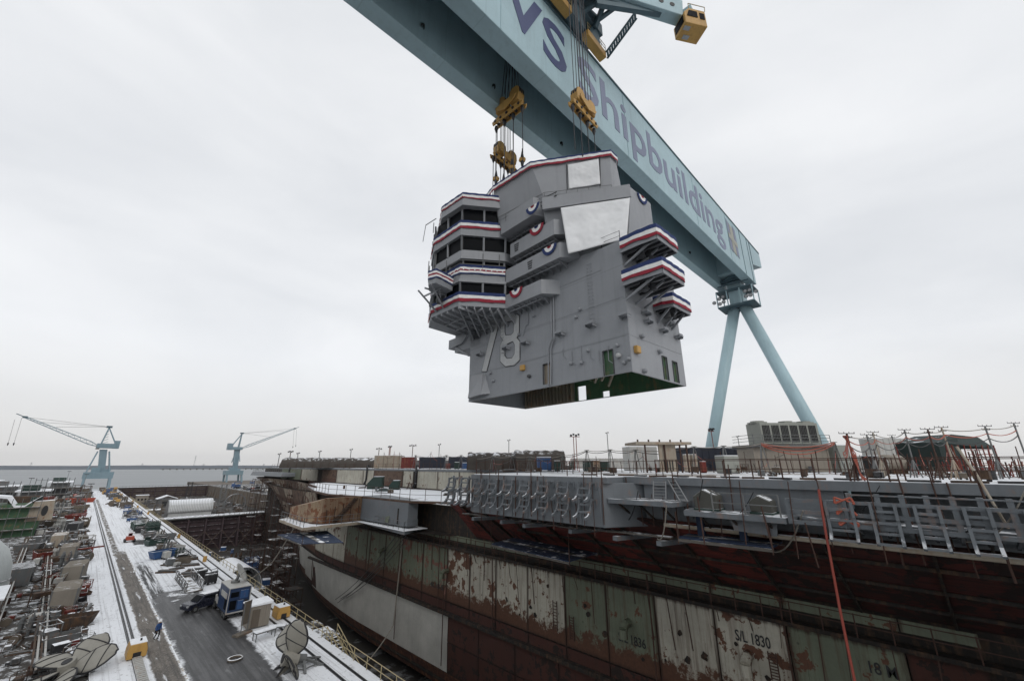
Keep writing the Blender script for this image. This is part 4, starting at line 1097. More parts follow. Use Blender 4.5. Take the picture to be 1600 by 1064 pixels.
BR0 = [(-1.5, 12.6), (-6.0, 15.6), (-6.3, 19.4), (-4.4, 23.0), (2, 24.4), (2, 12.6)]
m = MB(); m.prism(BR0, 20.75, 22.0); ip('bulwark_tier', m, M['haze_light'])
if False: tier_wall('bulwark_tier', 20.75, 22.0, 1.06, 1.05, M['haze_light'])
RB = lambda s: shrink(BR, s)[0:4][::-1]
bunting(RB(1.002), 10.5, (0.36, 0.36, 0.34), seed=5)
bunting(RB(0.99), 13.75, (0.32, 0.22, 0.18, 0.22, 0.14), cols=('flag_blue', 'flag_white', 'flag_red', 'flag_white', 'flag_blue'), seed=6, sagv=0.03)
# small stars along the red stripe
pts = RB(0.99); sm = MB()
for a, b in zip(pts[:-1], pts[1:]):
    n = max(2, int(math.dist(a, b) / 0.6))
    for k in range(n):
        q = lerp2(a, b, (k + 0.5) / n); tx, ty = b[0] - a[0], b[1] - a[1]; L_ = math.hypot(tx, ty); nx, ny = ty / L_, -tx / L_
        c = Vector((q[0] + nx * 0.14, q[1] + ny * 0.14, 13.12)); t3 = Vector((tx / L_, ty / L_, 0))
        star = [c + t3 * (math.sin(i * math.pi / 5) * (0.11 if i % 2 == 0 else 0.05)) + Vector((0, 0, math.cos(i * math.pi / 5) * (0.11 if i % 2 == 0 else 0.05))) for i in range(10)]
        sm.extr(star, (nx * 0.02, ny * 0.02, 0))
ip('bunting_stars', sm, M['flag_white'])['kind'] = 'stuff'
bunting(RB(1.032), 19.1, (0.32, 0.36, 0.28), seed=8)
bunting(BR0[0:4][::-1], 22.35, (0.26, 0.3, 0.14), seed=9)
# under-floor beams of the bridge
m = MB()
for k in range(7):
    t = k / 6; a = lerp2(BR[0], BR[1], t); b = (a[0] * 0 + 0.0, a[1] + (0.0 if t < .1 else 1.5 * t + 0.4))
    m.bar((a[0], a[1], 8.75), (0.0, 13.4 + 7.5 * t, 7.6), 0.12, 0.35)
for k in range(6):
    t = k / 5; a = lerp2(BR[1], BR[2], t); m.bar((a[0], a[1], 8.75), (0.0, 15.5 + 6.5 * t, 8.3), 0.12, 0.3)
m.bar((-3.5, 14.8, 8.7), (-3.7, 21.5, 8.6), 0.14, 0.3); m.bar((-2.0, 14.2, 8.6), (-2.1, 21.5, 8.4), 0.14, 0.3)
ip('floor_beam', m, M['haze_light'])
m = MB(); m.prism([(0.0, 19.5), (0, 24.8), (3.5, 24.8), (3.5, 21.0)], 6.6, 8.9); ip('bridge_neck', m, G)
m = MB(); m.bar((-0.05, 21.6, 5.6), (-0.05, 25.2, 7.6), 0.2, 0.25); m.extr([(-0.3, 21.6, 8.4), (-0.3, 25.8, 8.4), (-0.3, 25.8, 7.2), (-0.3, 23, 7.4)], (2.5, 0, 0)); ip('forward_bracket', m, G)
# little wing platform off the star bunting tier
wg = [(-5.6, 17.4), (-8.0, 16.9), (-8.3, 17.9), (-7.4, 19.2), (-5.7, 19.4)]
m = MB(); m.prism(wg, 11.0, 11.2); wo = ip('wing_platform', m, G)
m = MB(); m.prism(wg, 11.2, 12.3, caps=False); ip('wing_bulwark', m, G, wo)
bunting(wg[0:4][::-1], 12.6, (0.2, 0.22, 0.18, 0.22, 0.14), cols=('flag_blue', 'flag_white', 'flag_red', 'flag_white', 'flag_blue'), seed=16, sagv=0.03)
m = MB()
for a, b in (((-8.3, 17.4, 11), (-5.6, 19, 9.4)), ((-8.4, 19.8, 11), (-5.7, 20.2, 9.3)), ((-7, 17.9, 11), (-5.6, 19.4, 10)), ((-8.3, 18.6, 10.9), (-5.6, 18.6, 10.9)), ((-7.0, 17.6, 10.9), (-7.2, 20.6, 10.9))): m.bar(a, b, 0.12, 0.16)
ip('wing_strut', m, M['haze_light'], wo)
m = MB(); m.lathe((-6.2, 19.0, 10.2), [(0, 0.35), (0.3, 0.3), (0.4, 0), (0.3, -0.35), (0, -0.4)], 12, 'Z'); ip('sensor_drum', m, M['num_edge'])
# posts and rails round the tiers
m = MB()
for q, w0, w1 in (((-3.4, 14.8), 13.3, 15.2), ((-1.9, 13.8), 13.3, 15.2), ((-5.7, 18.5), 12.5, 15.0), ((-8.2, 18.0), 12.3, 13.8), ((-7.4, 19.2), 12.3, 14.0), ((-5.9, 20.5), 13.3, 16.5), ((-6.0, 21.4), 19.8, 21.2)):
    m = MB(); m.tube((q[0] - 0.15, q[1], w0), (q[0] - 0.15, q[1], w1), 0.05, 5); ip('tier_post', m, M['post_grey'])
for w in (13.75, 14.2):
    P_ = RB(1.02); m = MB(); m.path([(x, y, w) for x, y in P_], 0.03, 4); ip('tier_rail', m, M['post_grey'])
m = MB()
P_ = RB(1.13); m.path([(P_[1][0], P_[1][1] - 1.5, 21.0), (P_[1][0] - 0.5, P_[1][1], 20.6), (P_[0][0] - 0.6, P_[0][1], 20.6)], 0.05, 4)
ip('tier_rail', m, M['post_grey'])
# --- outboard walkways stepping up the wall
def walkway(w0, w1, vA, vB, vC, name='side_walkway', ribs=9, uo=-1.5):
    poly = [(uo, vA), (uo, vB), (0.0, vC), (0.0, vA)]
    m = MB(); m.prism(poly, w0, w0 + 0.12); fl = ip(name, m, M['haze_light'])
    m = MB()
    m.prism([(uo, vA), (uo, vB), (uo + .08, vB), (uo + .08, vA)], w0 + 0.12, w1); m.prism([(uo, vB), (0, vC), (0.0, vC + 0.08), (uo + .06, vB + 0.06)], w0 + 0.12, w1)
    ip('walkway_bulwark', m, M['haze_light'], fl)
    for k in range(ribs):
        v = vB + 0.3 + (vA - vB - 0.5) * k / (ribs - 1)
        m = MB(); m.extr([(-1.4, v, w0 - 0.02), (0, v, w0 - 0.02), (0, v, w0 - 0.6)], (0, 0.08, 0)); ip('walkway_bracket', m, G, fl)
    m = MB(); m.tube((-1.0, vA, w0 - 0.3), (-1.0, vB + 0.4, w0 - 0.3), 0.06, 5); ip('walkway_pipe', m, G, fl)
    return fl
walkway(8.85, 10.35, 13.4, 8.1, 7.0, ribs=7)
walkway(11.75, 13.35, 13.3, 5.6, 4.4)
walkway(14.5, 16.2, 12.6, 6.2, 5.0)
walkway(17.4, 19.5, 13.3, 8.2, 7.2, ribs=7, uo=-2.3)
m = MB(); m.bx(-1.45, -0.2, 12.3, 13.3, 17.5, 20.0); ip('bridge_door_block', m, M['haze_light'])
for (vc, wc) in ((11.6, 15.9), (9.6, 13.0)):     # slotted freeing vents in the bulwarks
    for k in range(4):
        m = MB(); m.bx(-1.53, -1.5, vc - 0.35 + 0.03 * k, vc + 0.35 - 0.03 * k, wc - 0.25 * k - 0.2, wc - 0.25 * k - 0.05); ip('vent_slot', m, M['num_edge'])
CA = ('flag_blue', 'flag_white', 'flag_red'); CB = ('flag_red', 'flag_white', 'flag_blue')
for (x, y, c, w) in ((833, 322, CA, 0.95), (839, 354, CB, 1.0), (859, 385, CA, 0.95), (807, 452, CB, 0.95)):
    uo = -2.3 if y < 330 else -1.5; p = iloc(x, y, u=uo); fan((uo, p.y, p.z), (-1, 0, 0), w, c)
p = iloc(1002, 307, v=0); fan((p.x, 0, p.z), (0, -1, 0), 0.9, CA)
m = MB(); m.tube((-1.6, 9.5, 19.6), (-1.6, 5.6, 19.0), 0.05, 5); m.tube((-1.6, 9.5, 19.2), (-1.6, 5.6, 18.6), 0.05, 5); ip('walkway_rail', m, M['num_edge'])
# --- aft balconies
def balcony(wb, u0, u1, vd, hb, label=None, seed=1, bunt=True, ribs=5):
    poly = [(u0, 0.0), (u0, -vd * 0.55), (u0 + 0.15, -vd), (u1, -vd), (u1, 0.0)]
    m = MB(); m.prism(poly, wb, wb + 0.12); b = ip('aft_balcony', m, M['haze_light'])
    for i in range(4):
        a, c = poly[i], poly[i + 1]
        tx, ty = c[0] - a[0], c[1] - a[1]; L_ = math.hypot(tx, ty); n = (-ty / L_ * -0.08, tx / L_ * -0.08)
        m = MB(); m.prism([a, c, (c[0] + n[0], c[1] + n[1]), (a[0] + n[0], a[1] + n[1])], wb - 0.25, wb + hb); ip('balcony_bulwark', m, G, b)
    for k in range(ribs):
        u = u0 + 0.3 + (u1 - u0 - 0.6) * k / (ribs - 1)
        m = MB(); m.bar((u, -0.05, wb - 0.2), (u, -vd + 0.1, wb - 0.12), 0.1, 0.22); ip('balcony_beam', m, M['num_edge'], b)
    for u in (u0 + 0.4, (u0 + u1) / 2, u1 - 0.4):
        m = MB(); m.bar((u, 0.0, wb - 1.3), (u, -vd * 0.8, wb - 0.1), 0.14, 0.18); ip('balcony_strut', m, G, b)
    m = MB(); m.lathe((u0 + 1.0, -vd * 0.4, wb - 0.5), [(0.3, 0.4), (0.35, -0.3), (0, -0.4)], 10); m.lathe((u0 + 1.9, -vd * 0.5, wb - 0.4), [(0.3, 0.4), (0.3, -0.2), (0, -0.3)], 10); ip('balcony_lamp', m, M['num_edge'], b)
    if bunt: bunting([(u0, -0.1), poly[1], poly[2], poly[3], (u1, -0.2)], wb + hb + 0.75, (0.36, 0.36, 0.26), off=0.16, parent=b, seed=seed)
    return b
balcony(10.55, -0.15, 3.4, 3.25, 0.35, seed=21)
balcony(7.4, -0.3, 3.4, 3.45, 0.35, seed=22)
balcony(6.5, 4.6, 8.1, 1.7, 0.3, seed=23)
# ------------------------------------------------------------------ rigging
rp = lambda u, v: tuple(iw((u, v, 23.6)))
hook_block('yellow hook block hanging in front of the lettered girder face', (30.0, 18.3, 55.3), GZ1 + 4, rad(0), rad(-4), [rp(2.2, 2.6), rp(2.8, 2.6), rp(3.4, 2.7), rp(4.4, 3.2)], 18.3, scale=0.78, spread=1.5)
hook_block('yellow hook block hanging from the gap between the box girders', (26.6, 26.4, 59.0), GZ1 + 4, rad(90), rad(3), [rp(-2.4, 13.6), rp(-2.3, 12), rp(-2.2, 10.6), rp(-2.0, 9)], 26.2, scale=0.86, spread=1.7)
hook_block('yellow hook block hanging low at the rear of the island roof', (31.0, 31.6, 57.6), GZ1 + 4, rad(0), rad(-4), [rp(-1.6, 16.4), rp(-0.4, 17.4), rp(0.8, 17.4), rp(1.6, 17.0)], 31.7, scale=0.8, spread=1.5)
for k, (x, y, v_) in enumerate([(816, 250, 27.5), (800, 262, 28.5), (775, 280, 31.0), (787, 285, 30.5)]):
    p = at(x, y, Y=v_)
    e = thing('sling_coupler', ['yellow sling coupler hanging apart to the right of the rear hook block', 'yellow sling coupler just right of the rear hook block', 'leftmost yellow sling coupler below the rear hook block', 'yellow sling coupler straight below the rear hook block'][k], 'coupler', p)
    m = MB(); m.box(p, (0.4, 0.8, 0.55), rz=0.4, rx=0.3); obj('coupler_body', m, M['yellow'], e, bevel=0.08)
    m = MB(); m.tube(p + Vector((0, 0, 0.3)), p + Vector((0, 0, 1.3)), 0.24, 8, 0.08); obj('socket', m, M['steel_dark'], e)
    m = MB(); m.tube(p - Vector((0, 0, 0.3)), p - Vector((0, 0, 1.4)), 0.24, 8, 0.08); obj('socket', m, M['steel_dark'], e)
    m = MB(); m.tube(p - Vector((0, 0, 1.2)), (p.x, p.y, 48.7), 0.06, 5); m.tube(p + Vector((0, 0, 1.2)), (p.x, p.y, 56.0), 0.05, 5); obj('sling', m, M['rope'], e)
# ================================================================== the ship in the dock
CL, DECK, LOWD = 55.0, 17.2, 13.2
ship = thing('aircraft_carrier', 'unfinished aircraft carrier hull with patchy rusty primer in the dry dock', 'ship', (CL, 40, -10.3))
def interp(x, xs, ys):
    if x <= xs[0]: return ys[0]
    for i in range(len(xs) - 1):
        if x <= xs[i + 1]: return ys[i] + (ys[i + 1] - ys[i]) * (x - xs[i]) / (xs[i + 1] - xs[i])
    return ys[-1]
ZS = [-10.3, -9.7, -8.2, -5, -0.2, 3.8, 7.5, 9.1, 11, 12.45]
def hb(Y, z):
    ys = interp(z, [-10.3, -5, 0, 5, 9, 12.5], [150, 158, 163, 172, 184, 194])
    y0 = interp(z, [-10.3, 0, 9, 12.5], [66, 78, 92, 104])
    mx = interp(z, [-10.3, -9.7, -8.2, -5], [13.5, 16.3, 17.7, 18.0])
    if Y <= y0: return mx
    t = min(1, (Y - y0) / (ys - y0)); return max(0.05, mx * (1 - t ** 1.75))
def hx(Y, z): return CL - hb(Y, z)
YS = [-110, -60, -30, 0, 30, 50, 60, 70, 78, 86, 94, 102, 110, 118, 126, 134, 142, 150, 158, 166, 174, 182, 190, 194]
mb = MB()
for sgn in (-1, 1):
    vs = [(CL + sgn * max(0.02, hb(y, z) - 0.25), y, z) for y in YS for z in ZS]; n = len(ZS)
    fs = []
    for i in range(len(YS) - 1):
        for j in range(n - 1):
            q = (i * n + j, (i + 1) * n + j, (i + 1) * n + j + 1, i * n + j + 1)
            fs.append(q if sgn > 0 else q[::-1])
    mb.add(vs, fs)
obj('hull_shell', mb, M['hull_dark'], ship)
mb = MB(); mb.add([(CL - 13.5, -110, -10.28), (CL + 13.5, -110, -10.28), (CL + 13.5, 66, -10.28), (CL, 150, -10.28), (CL - 13.5, 66, -10.28)], [(4, 3, 2, 1, 0)]); obj('bottom', mb, M['hull_keel'], ship)
def colY(x, z, X=37.0):
    lo, hi = -60.0, 400.0
    for _ in range(50):
        m_ = (lo + hi) / 2; d = Vector((X, m_, z - CAM_H)); xx = 800 + FPX * d.dot(_R) / d.dot(_F)
        if xx > x: lo = m_
        else: hi = m_
    return (lo + hi) / 2
def plate(y0, y1, z0, z1, mat, proud=0.05, name='hull_plate', gap=0.04, parent=ship, fx=hx, nu=3):
    y0, y1 = min(y0, y1) + gap, max(y0, y1) - gap; z0 += gap; z1 -= gap
    m = MB(); vs = []; 
    for j in range(2):
        for i in range(nu + 1):
            y = y0 + (y1 - y0) * i / nu; z = (z0, z1)[j]; vs.append((fx(y, z) - proud, y, z))
    for j in range(2):
        for i in range(nu + 1):
            y = y0 + (y1 - y0) * i / nu; z = (z0, z1)[j]; vs.append((fx(y, z) + 0.02, y, z))
    n = nu + 1; fs = []
    for i in range(nu): fs.append((i, n + i, n + i + 1, i + 1)); fs.append((2 * n + i, i, i + 1, 2 * n + i + 1)); fs.append((n + i, 3 * n + i, 3 * n + i + 1, n + i + 1))
    fs += [(0, 2 * n, 3 * n, n), (nu, n + nu, 3 * n + nu, 2 * n + nu)]
    m.add(vs, fs)
    return obj(name, m, mat, parent)
cols = [(489, 541, 'bow_tan'), (541, 578, 'hull_green'), (578, 628, 'hull_green'), (628, 699, 'hull_pink'), (699, 775, 'hull_patchy'), (775, 884, 'hull_white'), (884, 1028, 'hull_green'), (1028, 1243, 'hull_white'), (1243, 1440, 'hull_green'), (1440, 1580, 'hull_brown')]
rr = random.Random(11)
for (x0, x1, mn) in cols:
    ya, yb = colY(x0, 4), colY(x1, 4)
    n = max(1, round(abs(ya - yb) / 5.5))
    for k in range(n):
        a = ya + (yb - ya) * k / n; b = ya + (yb - ya) * (k + 1) / n
        for (z0, z1) in ((1.0, 7.3),):
            mm = mn
            if mn == 'hull_white' and rr.random() < 0.2: mm = 'hull_patchy'
            if z0 < 3 and mn in ('hull_white', 'hull_green'): mm = mn + '_low'
            if mn == 'bow_tan' and z0 < 3: mm = 'hull_white'
            plate(a, b, z0, z1, M[mm], 0.05 + rr.random() * 0.02)
        plate(a, b, -0.1, 0.95, M['hull_brown'], 0.04)
        if yb < 60: plate(a, b, 8.25, 9.0, M['hull_green'], 0.03)
for i in range(8):        # bow plating forward of the flat side
    a = colY(489, 4) + i * 9; b = a + 9
    for (z0, z1, ms) in ((-6.5, -0.4, ('hull_brown', 'bow_rust')), (0.2, 4.4, ('bow_tan', 'bow_rust')), (4.4, 8.6, ('bow_rust', 'bow_tan')), (8.6, 12.3, ('bow_tan', 'bow_rust'))):
        plate(a, b, z0, z1, M[ms[(i + int(z1)) % 2]], 0.05)
YW = colY(699, -3)
yy = YW
while yy < 92:             # pale lower belt forward
    plate(yy, yy + 6.2, -6.7, -0.35, M['hull_lower_white'], 0.06, gap=0.012, nu=4); yy += 6.2
for k in range(3): plate(92 + k * 7, 99 + k * 7, -6.7 + k * 1.0, -0.35, M['hull_lower_white'], 0.06, gap=0.012, nu=4)
yy = YW
for k in range(12):
    for (z0, z1) in ((-3.4, -0.35), (-6.7, -3.4)): plate(yy - 6.0, yy, z0, z1, M['hull_brown'], 0.05)
    yy -= 6.0
yy = 100
for k in range(22): plate(yy - 6.5, yy, -9.0, -6.75, M['hull_keel'], 0.05); yy -= 6.5
# ledge along the side with a rail
mb = MB(); mb.bx(36.1, 37.0, -60, 66, 7.45, 7.7); obj('side_ledge', mb, M['hull_dark'], ship)
for k in range(40):
    y = -2 + k * 1.75; m = MB(); m.tube((36.2, y, 7.7), (36.2, y, 9.0), 0.05, 4); obj('ledge_post', m, M['post_rust'], ship)
m = MB()
for z in (8.35, 8.95): m.tube((36.2, -4, z), (36.2, 68, z), 0.035, 4)
obj('ledge_rail', m, M['post_rust'], ship)
mb = MB(); mb.bx(36.5, 37.0, -60, 95, -0.45, -0.1); obj('rubbing_strake', mb, M['hull_dark'], ship)
# red sloping underside of the sponson: strips between frames
ox0, oz0, ox1, oz1 = 36.95, 9.15, 28.2, 14.35
k = 0; y = -50.0
ovs = [(-50 + 4.2 * i) for i in range(20)]
def ovx(y): return ox1 if y < 31 else ox1 + (y - 31) * 0.36
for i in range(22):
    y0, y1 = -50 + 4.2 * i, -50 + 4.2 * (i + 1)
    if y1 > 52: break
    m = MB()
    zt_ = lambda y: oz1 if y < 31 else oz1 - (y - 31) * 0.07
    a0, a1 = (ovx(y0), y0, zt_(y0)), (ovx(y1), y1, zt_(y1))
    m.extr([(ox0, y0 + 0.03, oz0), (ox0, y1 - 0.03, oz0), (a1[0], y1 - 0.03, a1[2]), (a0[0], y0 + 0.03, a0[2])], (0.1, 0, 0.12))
    obj('underside_strip', m, M['rust_red'] if (i % 5 and y0 > 5) else M['rust_red_dark_shaded'], ship)  # every fifth strip darker; at the near end the darker red paints in shade
    m = MB(); m.bar((ox0 - 0.2, y0, oz0 - 0.05), (a0[0], y0, a0[2] - 0.12), 0.12, 0.22); obj('underside_frame', m, M['hull_dark'], ship)
for t in (0.22, 0.5, 0.78):
    m = MB(); m.bar((ox0 + (ox1 - ox0) * t, -50, oz0 + (oz1 - oz0) * t - 0.12), (ox0 + (ox1 - ox0) * t, 31, oz0 + (oz1 - oz0) * t - 0.12), 0.12, 0.18); obj('underside_stringer', m, M['hull_dark'], ship)
# ------------------------------------------------------------------ decks
def deck_mat():
    m, nt, b = new_mat('flight_deck_snow')
    v = coords(nt, (1, 1, 1), 'World')
    n1 = noise(nt, v, 0.12, 6, 0.65); n2 = noise(nt, v, 1.5, 6, 0.7)
    col = mixc(nt, n2, (0.10, 0.08, 0.06), (0.26, 0.20, 0.14))
    col = mixc(nt, ramp(nt, mth(nt, 'ADD', mth(nt, 'MULTIPLY', n1, 0.75), mth(nt, 'MULTIPLY', n2, 0.25)), 0.44, 0.49), col, (0.78, 0.80, 0.83))
    nt.links.new(col, b.inputs['Base Color']); b.inputs['Roughness'].default_value = 0.85
    return m
DM = deck_mat()
LDM = deck_mat(); LDM.name = 'lower_deck_snow'
for n_ in LDM.node_tree.nodes:
    if n_.type == 'VALTORGB': n_.color_ramp.elements[0].position = 0.36; n_.color_ramp.elements[1].position = 0.40
mb = MB(); mb.prism([(28.3, -90), (28.3, 16), (26, 16), (26, 30.8), (32, 31.3), (50, 33), (50, 180), (58, 187), (68, 180), (90, 120), (92, -90)], DECK - 0.45, DECK - 0.06); obj('flight_deck', mb, M['sponson_plain'], ship)
mb = MB(); mb.prism([(28.55, -90), (28.55, 16.2), (26.2, 16.2), (26.2, 30.6), (32, 31.1), (50.2, 33.2), (50.2, 180), (58, 186.5), (68, 179), (89.5, 120), (91.5, -90)], DECK - 0.055, DECK); obj('deck_surface', mb, DM, ship)
mb = MB(); mb.prism([(50.3, 31.5), (36.5, 32), (36.8, 46.3), (33.4, 53.1), (32.8, 66.1), (31, 76), (33, 88), (37.5, 104), (43.5, 120), (50.3, 126)], LOWD - 0.35, LOWD - 0.07); obj('lower_deck', mb, M['bow_rust'], ship)
mb = MB(); mb.prism([(50.2, 31.7), (36.75, 32.2), (37.0, 46.4), (33.65, 53.3), (33.05, 66.1), (31.3, 76), (33.3, 88), (37.8, 103.8), (43.7, 119.6), (50.2, 125)], LOWD - 0.065, LOWD); obj('lower_deck_snow', mb, LDM, ship)
mb = MB(); mb.bx(50.0, 50.3, 32, 184, LOWD, DECK - 0.45); obj('upper_side', mb, M['hull_dark'], ship)
bw = [(439.5, 471, 'hull_green'), (471, 497, 'hull_white'), (503, 526, 'bow_rust'), (526, 568, 'hull_white'), (568, 584, 'hull_white'), (584, 630, 'bow_rust'), (630, 646, 'hull_white'), (652, 684, 'hull_white'), (684, 718, 'hull_white'), (718, 752, 'hull_white'), (752, 790, 'hull_patchy'), (790, 850, 'hull_white'), (850, 930, 'hull_white')]
for (x0, x1, mn) in bw:
    plate(colY(x1, 15, 50), colY(x0, 15, 50), LOWD + 0.12, DECK - 0.35, M[mn], 0.08, fx=lambda y, z: 50.0, nu=1, gap=0.1)
mb = MB(); mb.prism([(50, 150), (46.2, 152), (45.6, 186), (50, 192), (58, 194), (58, 150)], 14.3, 15.6, top=[(50, 150), (46.6, 152), (46.2, 186), (50, 191), (58, 193), (58, 150)]); obj('bow_catwalk', mb, M['sponson_plain'], ship)
fl_t = [(36.5, 96), (40, 112), (43.5, 128), (45.4, 146), (46, 166), (46.6, 182), (50, 190), (58, 192)]
fl_b = [(37.2, 92), (40, 108), (43.4, 122), (46.6, 134), (49.2, 146), (52, 156), (54.5, 163), (56, 164)]
nfl = len(fl_t)
for k in range(nfl - 1):      # flared bow plating in two strakes
    for (ta, tb, mm) in ((0.0, 0.33, 'bow_tan'), (0.33, 0.66, 'bow_rust'), (0.66, 1.0, 'bow_tan' if k % 2 else 'bow_rust')):
        q = []
        for (i_, t_) in ((k, ta), (k + 1, ta), (k + 1, tb), (k, tb)):
            w_ = t_ ** 1.5; P_ = lerp2(fl_b[i_], fl_t[i_], w_); q.append((P_[0], P_[1], 3.0 + (13.6 - 3.0) * t_))
        m = MB(); m.extr(q, (0.25, 0.1, 0)); obj('flare_plate', m, M[mm], ship)
# scaffold poles and planks hung on the bow flare
for k in range(34):
    y = 100 + k * 2.3; z0 = -4 + rr.random() * 6; X_ = interp(y, [96, 112, 128, 146, 166, 182], [36, 40, 43.5, 45, 46, 47]) - 0.2
    m = MB(); m.tube((X_ - 0.5, y, z0), (X_ - 0.8, y, 12.6 + rr.random()), 0.07, 4)
    if k % 2 == 0:
        z = z0 + 1 + rr.random() * 6; m.bar((X_ - 0.6, y, z), (X_ + 0.3, y + 4.6, z), 0.6, 0.08)
    obj('bow_scaffold', m, M['post_rust'] if k % 3 else M['plank'], ship)
# ------------------------------------------------------------------ forward sponsons: rusty box, grey box, walkway
def loc_box(poly, z0, z1, name, mat, top=None, **k):
    m = MB(); m.prism(poly, z0, z1, top=top); return obj(name, m, mat, ship, **k)
loc_box([(33.4, 53.2), (35.0, 53.1), (37, 66.2), (32.8, 66.1)], 9.7, LOWD + 0.02, 'grey_sponson', M['sponson_plain'], bevel=0.03)
loc_box([(32.75, 66.25), (27.0, 66.5), (26.0, 69), (26.0, 78), (31, 84), (38, 92), (38, 66.25)], 9.5, [13.18, 11.4, 11.2, 11.2, 12.4, 13.1, 13.18], 'rusty_sponson', M['rust_patchy'], bevel=0.03)
for (a, b) in (((31.6, 66.1, 12.9), (28.4, 66.1, 9.7)), ((32.0, 66.1, 12.9), (28.8, 66.1, 9.7))):
    m = MB(); m.bar(a, b, 0.2, 0.3); obj('stair_stringer', m, M['rust'], ship)
for k in range(10):
    t = (k + 0.5) / 10; m = MB(); m.box((31.8 - 3.2 * t, 66.0, 12.9 - 3.2 * t), (0.45, 0.5, 0.06)); obj('stair_tread', m, M['bow_tan'], ship)
for k in range(5):
    m = MB(); x_ = 27.4 + k * 1.25; m.bar((x_, 66.3, 9.6), (x_, 66.3, 11.5 + 0.33 * k), 0.12, 0.1); obj('sponson_stiffener', m, M['bow_rust'], ship)
m = MB(); m.bx(33.28, 33.4, 55.4, 56.4, 9.9, 12.0); obj('sponson_door', m, M['hull_dark'], ship)
m = MB(); m.box((33.2, 58.2, 10.7), (0.08, 1.0, 1.7), ry=0.2); obj('leaning_panel', m, M['hull_green'], ship)
loc_box([(33.5, 69.0), (32.1, 51.6), (35.1, 53.2), (36, 53.2), (36, 69.0)], 9.0, 9.4, 'sponson_walkway', M['sponson_grey'])
loc_box([(33.4, 66.2), (33.4, 65.6), (23.9, 65.6), (24.6, 78.2), (30, 84), (34, 84)], 9.0, 9.38, 'rusty_walkway', M['cream'])
m = MB(); m.bx(32.15, 36.0, 51.9, 68.9, 9.4, 9.46); obj('walkway_snow', m, M['snow'], ship)
m = MB(); m.prism([(33.3, 66.1), (24.1, 65.8), (24.8, 78), (26, 78), (26, 67.4), (27, 66.4)], 9.38, 9.44); obj('walkway_snow', m, M['snow'], ship)
for k in range(6):
    m = MB(); y_ = 52.6 + k * 2.6; m.bar((33.2, y_, 9.0), (36.9, y_, 7.6), 0.15, 0.2); obj('sponson_knee', m, M['hull_dark'], ship)
m = MB(); m.prism([(37.2, 46), (34, 53), (33.2, 66), (31.5, 76), (37, 92)], 8.9, 9.0, top=[(37.2, 46), (33.5, 53), (33, 66), (26.5, 76), (37, 92)]); obj('sponson_bottom', m, M['hull_dark'], ship)
def rail(pts, h, name, mat, parent=ship, step=1.6, rails=(1.0, 0.5), r=0.035):
    e = None
    m2 = MB()
    for a, b in zip(pts[:-1], pts[1:]):
        a, b = Vector(a), Vector(b); n = max(1, int((b - a).length / step))
        for k in range(n + 1):
            p = a.lerp(b, k / n); m = MB(); m.tube(p, p + Vector((0, 0, h)), r * 1.2, 5); obj('rail_post', m, mat, parent)
        for f in rails: m2.tube(a + Vector((0, 0, h * f)), b + Vector((0, 0, h * f)), r, 4)
    return obj(name, m2, mat, parent)
rail([(33.5, 68.6, 9.4), (32.2, 51.9, 9.4), (35, 53, 9.4)], 1.2, 'hand_rail', M['post_grey'])
rail([(33.3, 65.8, 9.4), (24.1, 65.8, 9.4), (24.8, 78, 9.4)], 1.2, 'hand_rail', M['post_grey'])
rail([(36.9, 46.5, LOWD), (33.6, 53.3, LOWD), (33.0, 66, LOWD), (31.2, 76, LOWD), (33.2, 88, LOWD), (37.5, 103, LOWD)], 1.5, 'hand_rail', M['post_rust'], step=2.2)
rail([(36.7, 33, LOWD), (36.9, 46, LOWD)], 1.4, 'hand_rail', M['post_rust'], step=1.9)
# blue sheeted scaffold floors under the overhang
def staging(poly, z, label, hang=14.2, post=True):
    c = Vector((sum(p[0] for p in poly) / len(poly), sum(p[1] for p in poly) / len(poly), z))
    e = thing('hanging_staging', label, 'scaffold', c)
    n = 7
    for k in range(n):
        a0, a1 = lerp2(poly[0], poly[3], k / n), lerp2(poly[0], poly[3], (k + 1) / n - 0.01)
        b0, b1 = lerp2(poly[1], poly[2], k / n), lerp2(poly[1], poly[2], (k + 1) / n - 0.01)
        m = MB(); m.prism([a0, b0, b1, a1], z, z + 0.07 + 0.02 * (k % 2)); obj('floor_board', m, M['scaf_blue'] if k % 4 != 3 else M['plank'], e)
    m = MB(); m.bar((poly[0][0], poly[0][1], z - 0.1), (poly[1][0], poly[1][1], z - 0.1), 0.1, 0.16); m.bar((poly[3][0], poly[3][1], z - 0.1), (poly[2][0], poly[2][1], z - 0.1), 0.1, 0.16); obj('bearer', m, M['plank'], e)
    for p in poly:
        m = MB(); m.tube((p[0], p[1], z - 0.3), (p[0], p[1], hang), 0.04, 5); obj('hanger_rod', m, M['post_rust'], e)
    return e
staging([(22.6, 71.5), (22.4, 60.8), (26.8, 58), (29.4, 70)], 7.95, 'blue sheeted staging hanging under the rusty sponson', 9.0)
staging([(30.3, 32.5), (29.5, 22.2), (34.0, 22.4), (34.4, 33.2)], 10.4, 'large blue sheeted staging hanging under the ribbed grey block', 13.0)
staging([(26.6, 11.6), (26.9, 6.6), (29.6, 6.6), (28.4, 11.6)], 13.7, 'small blue grey staging hanging under the grey side gallery', 15.2)
pr = random.Random(5)
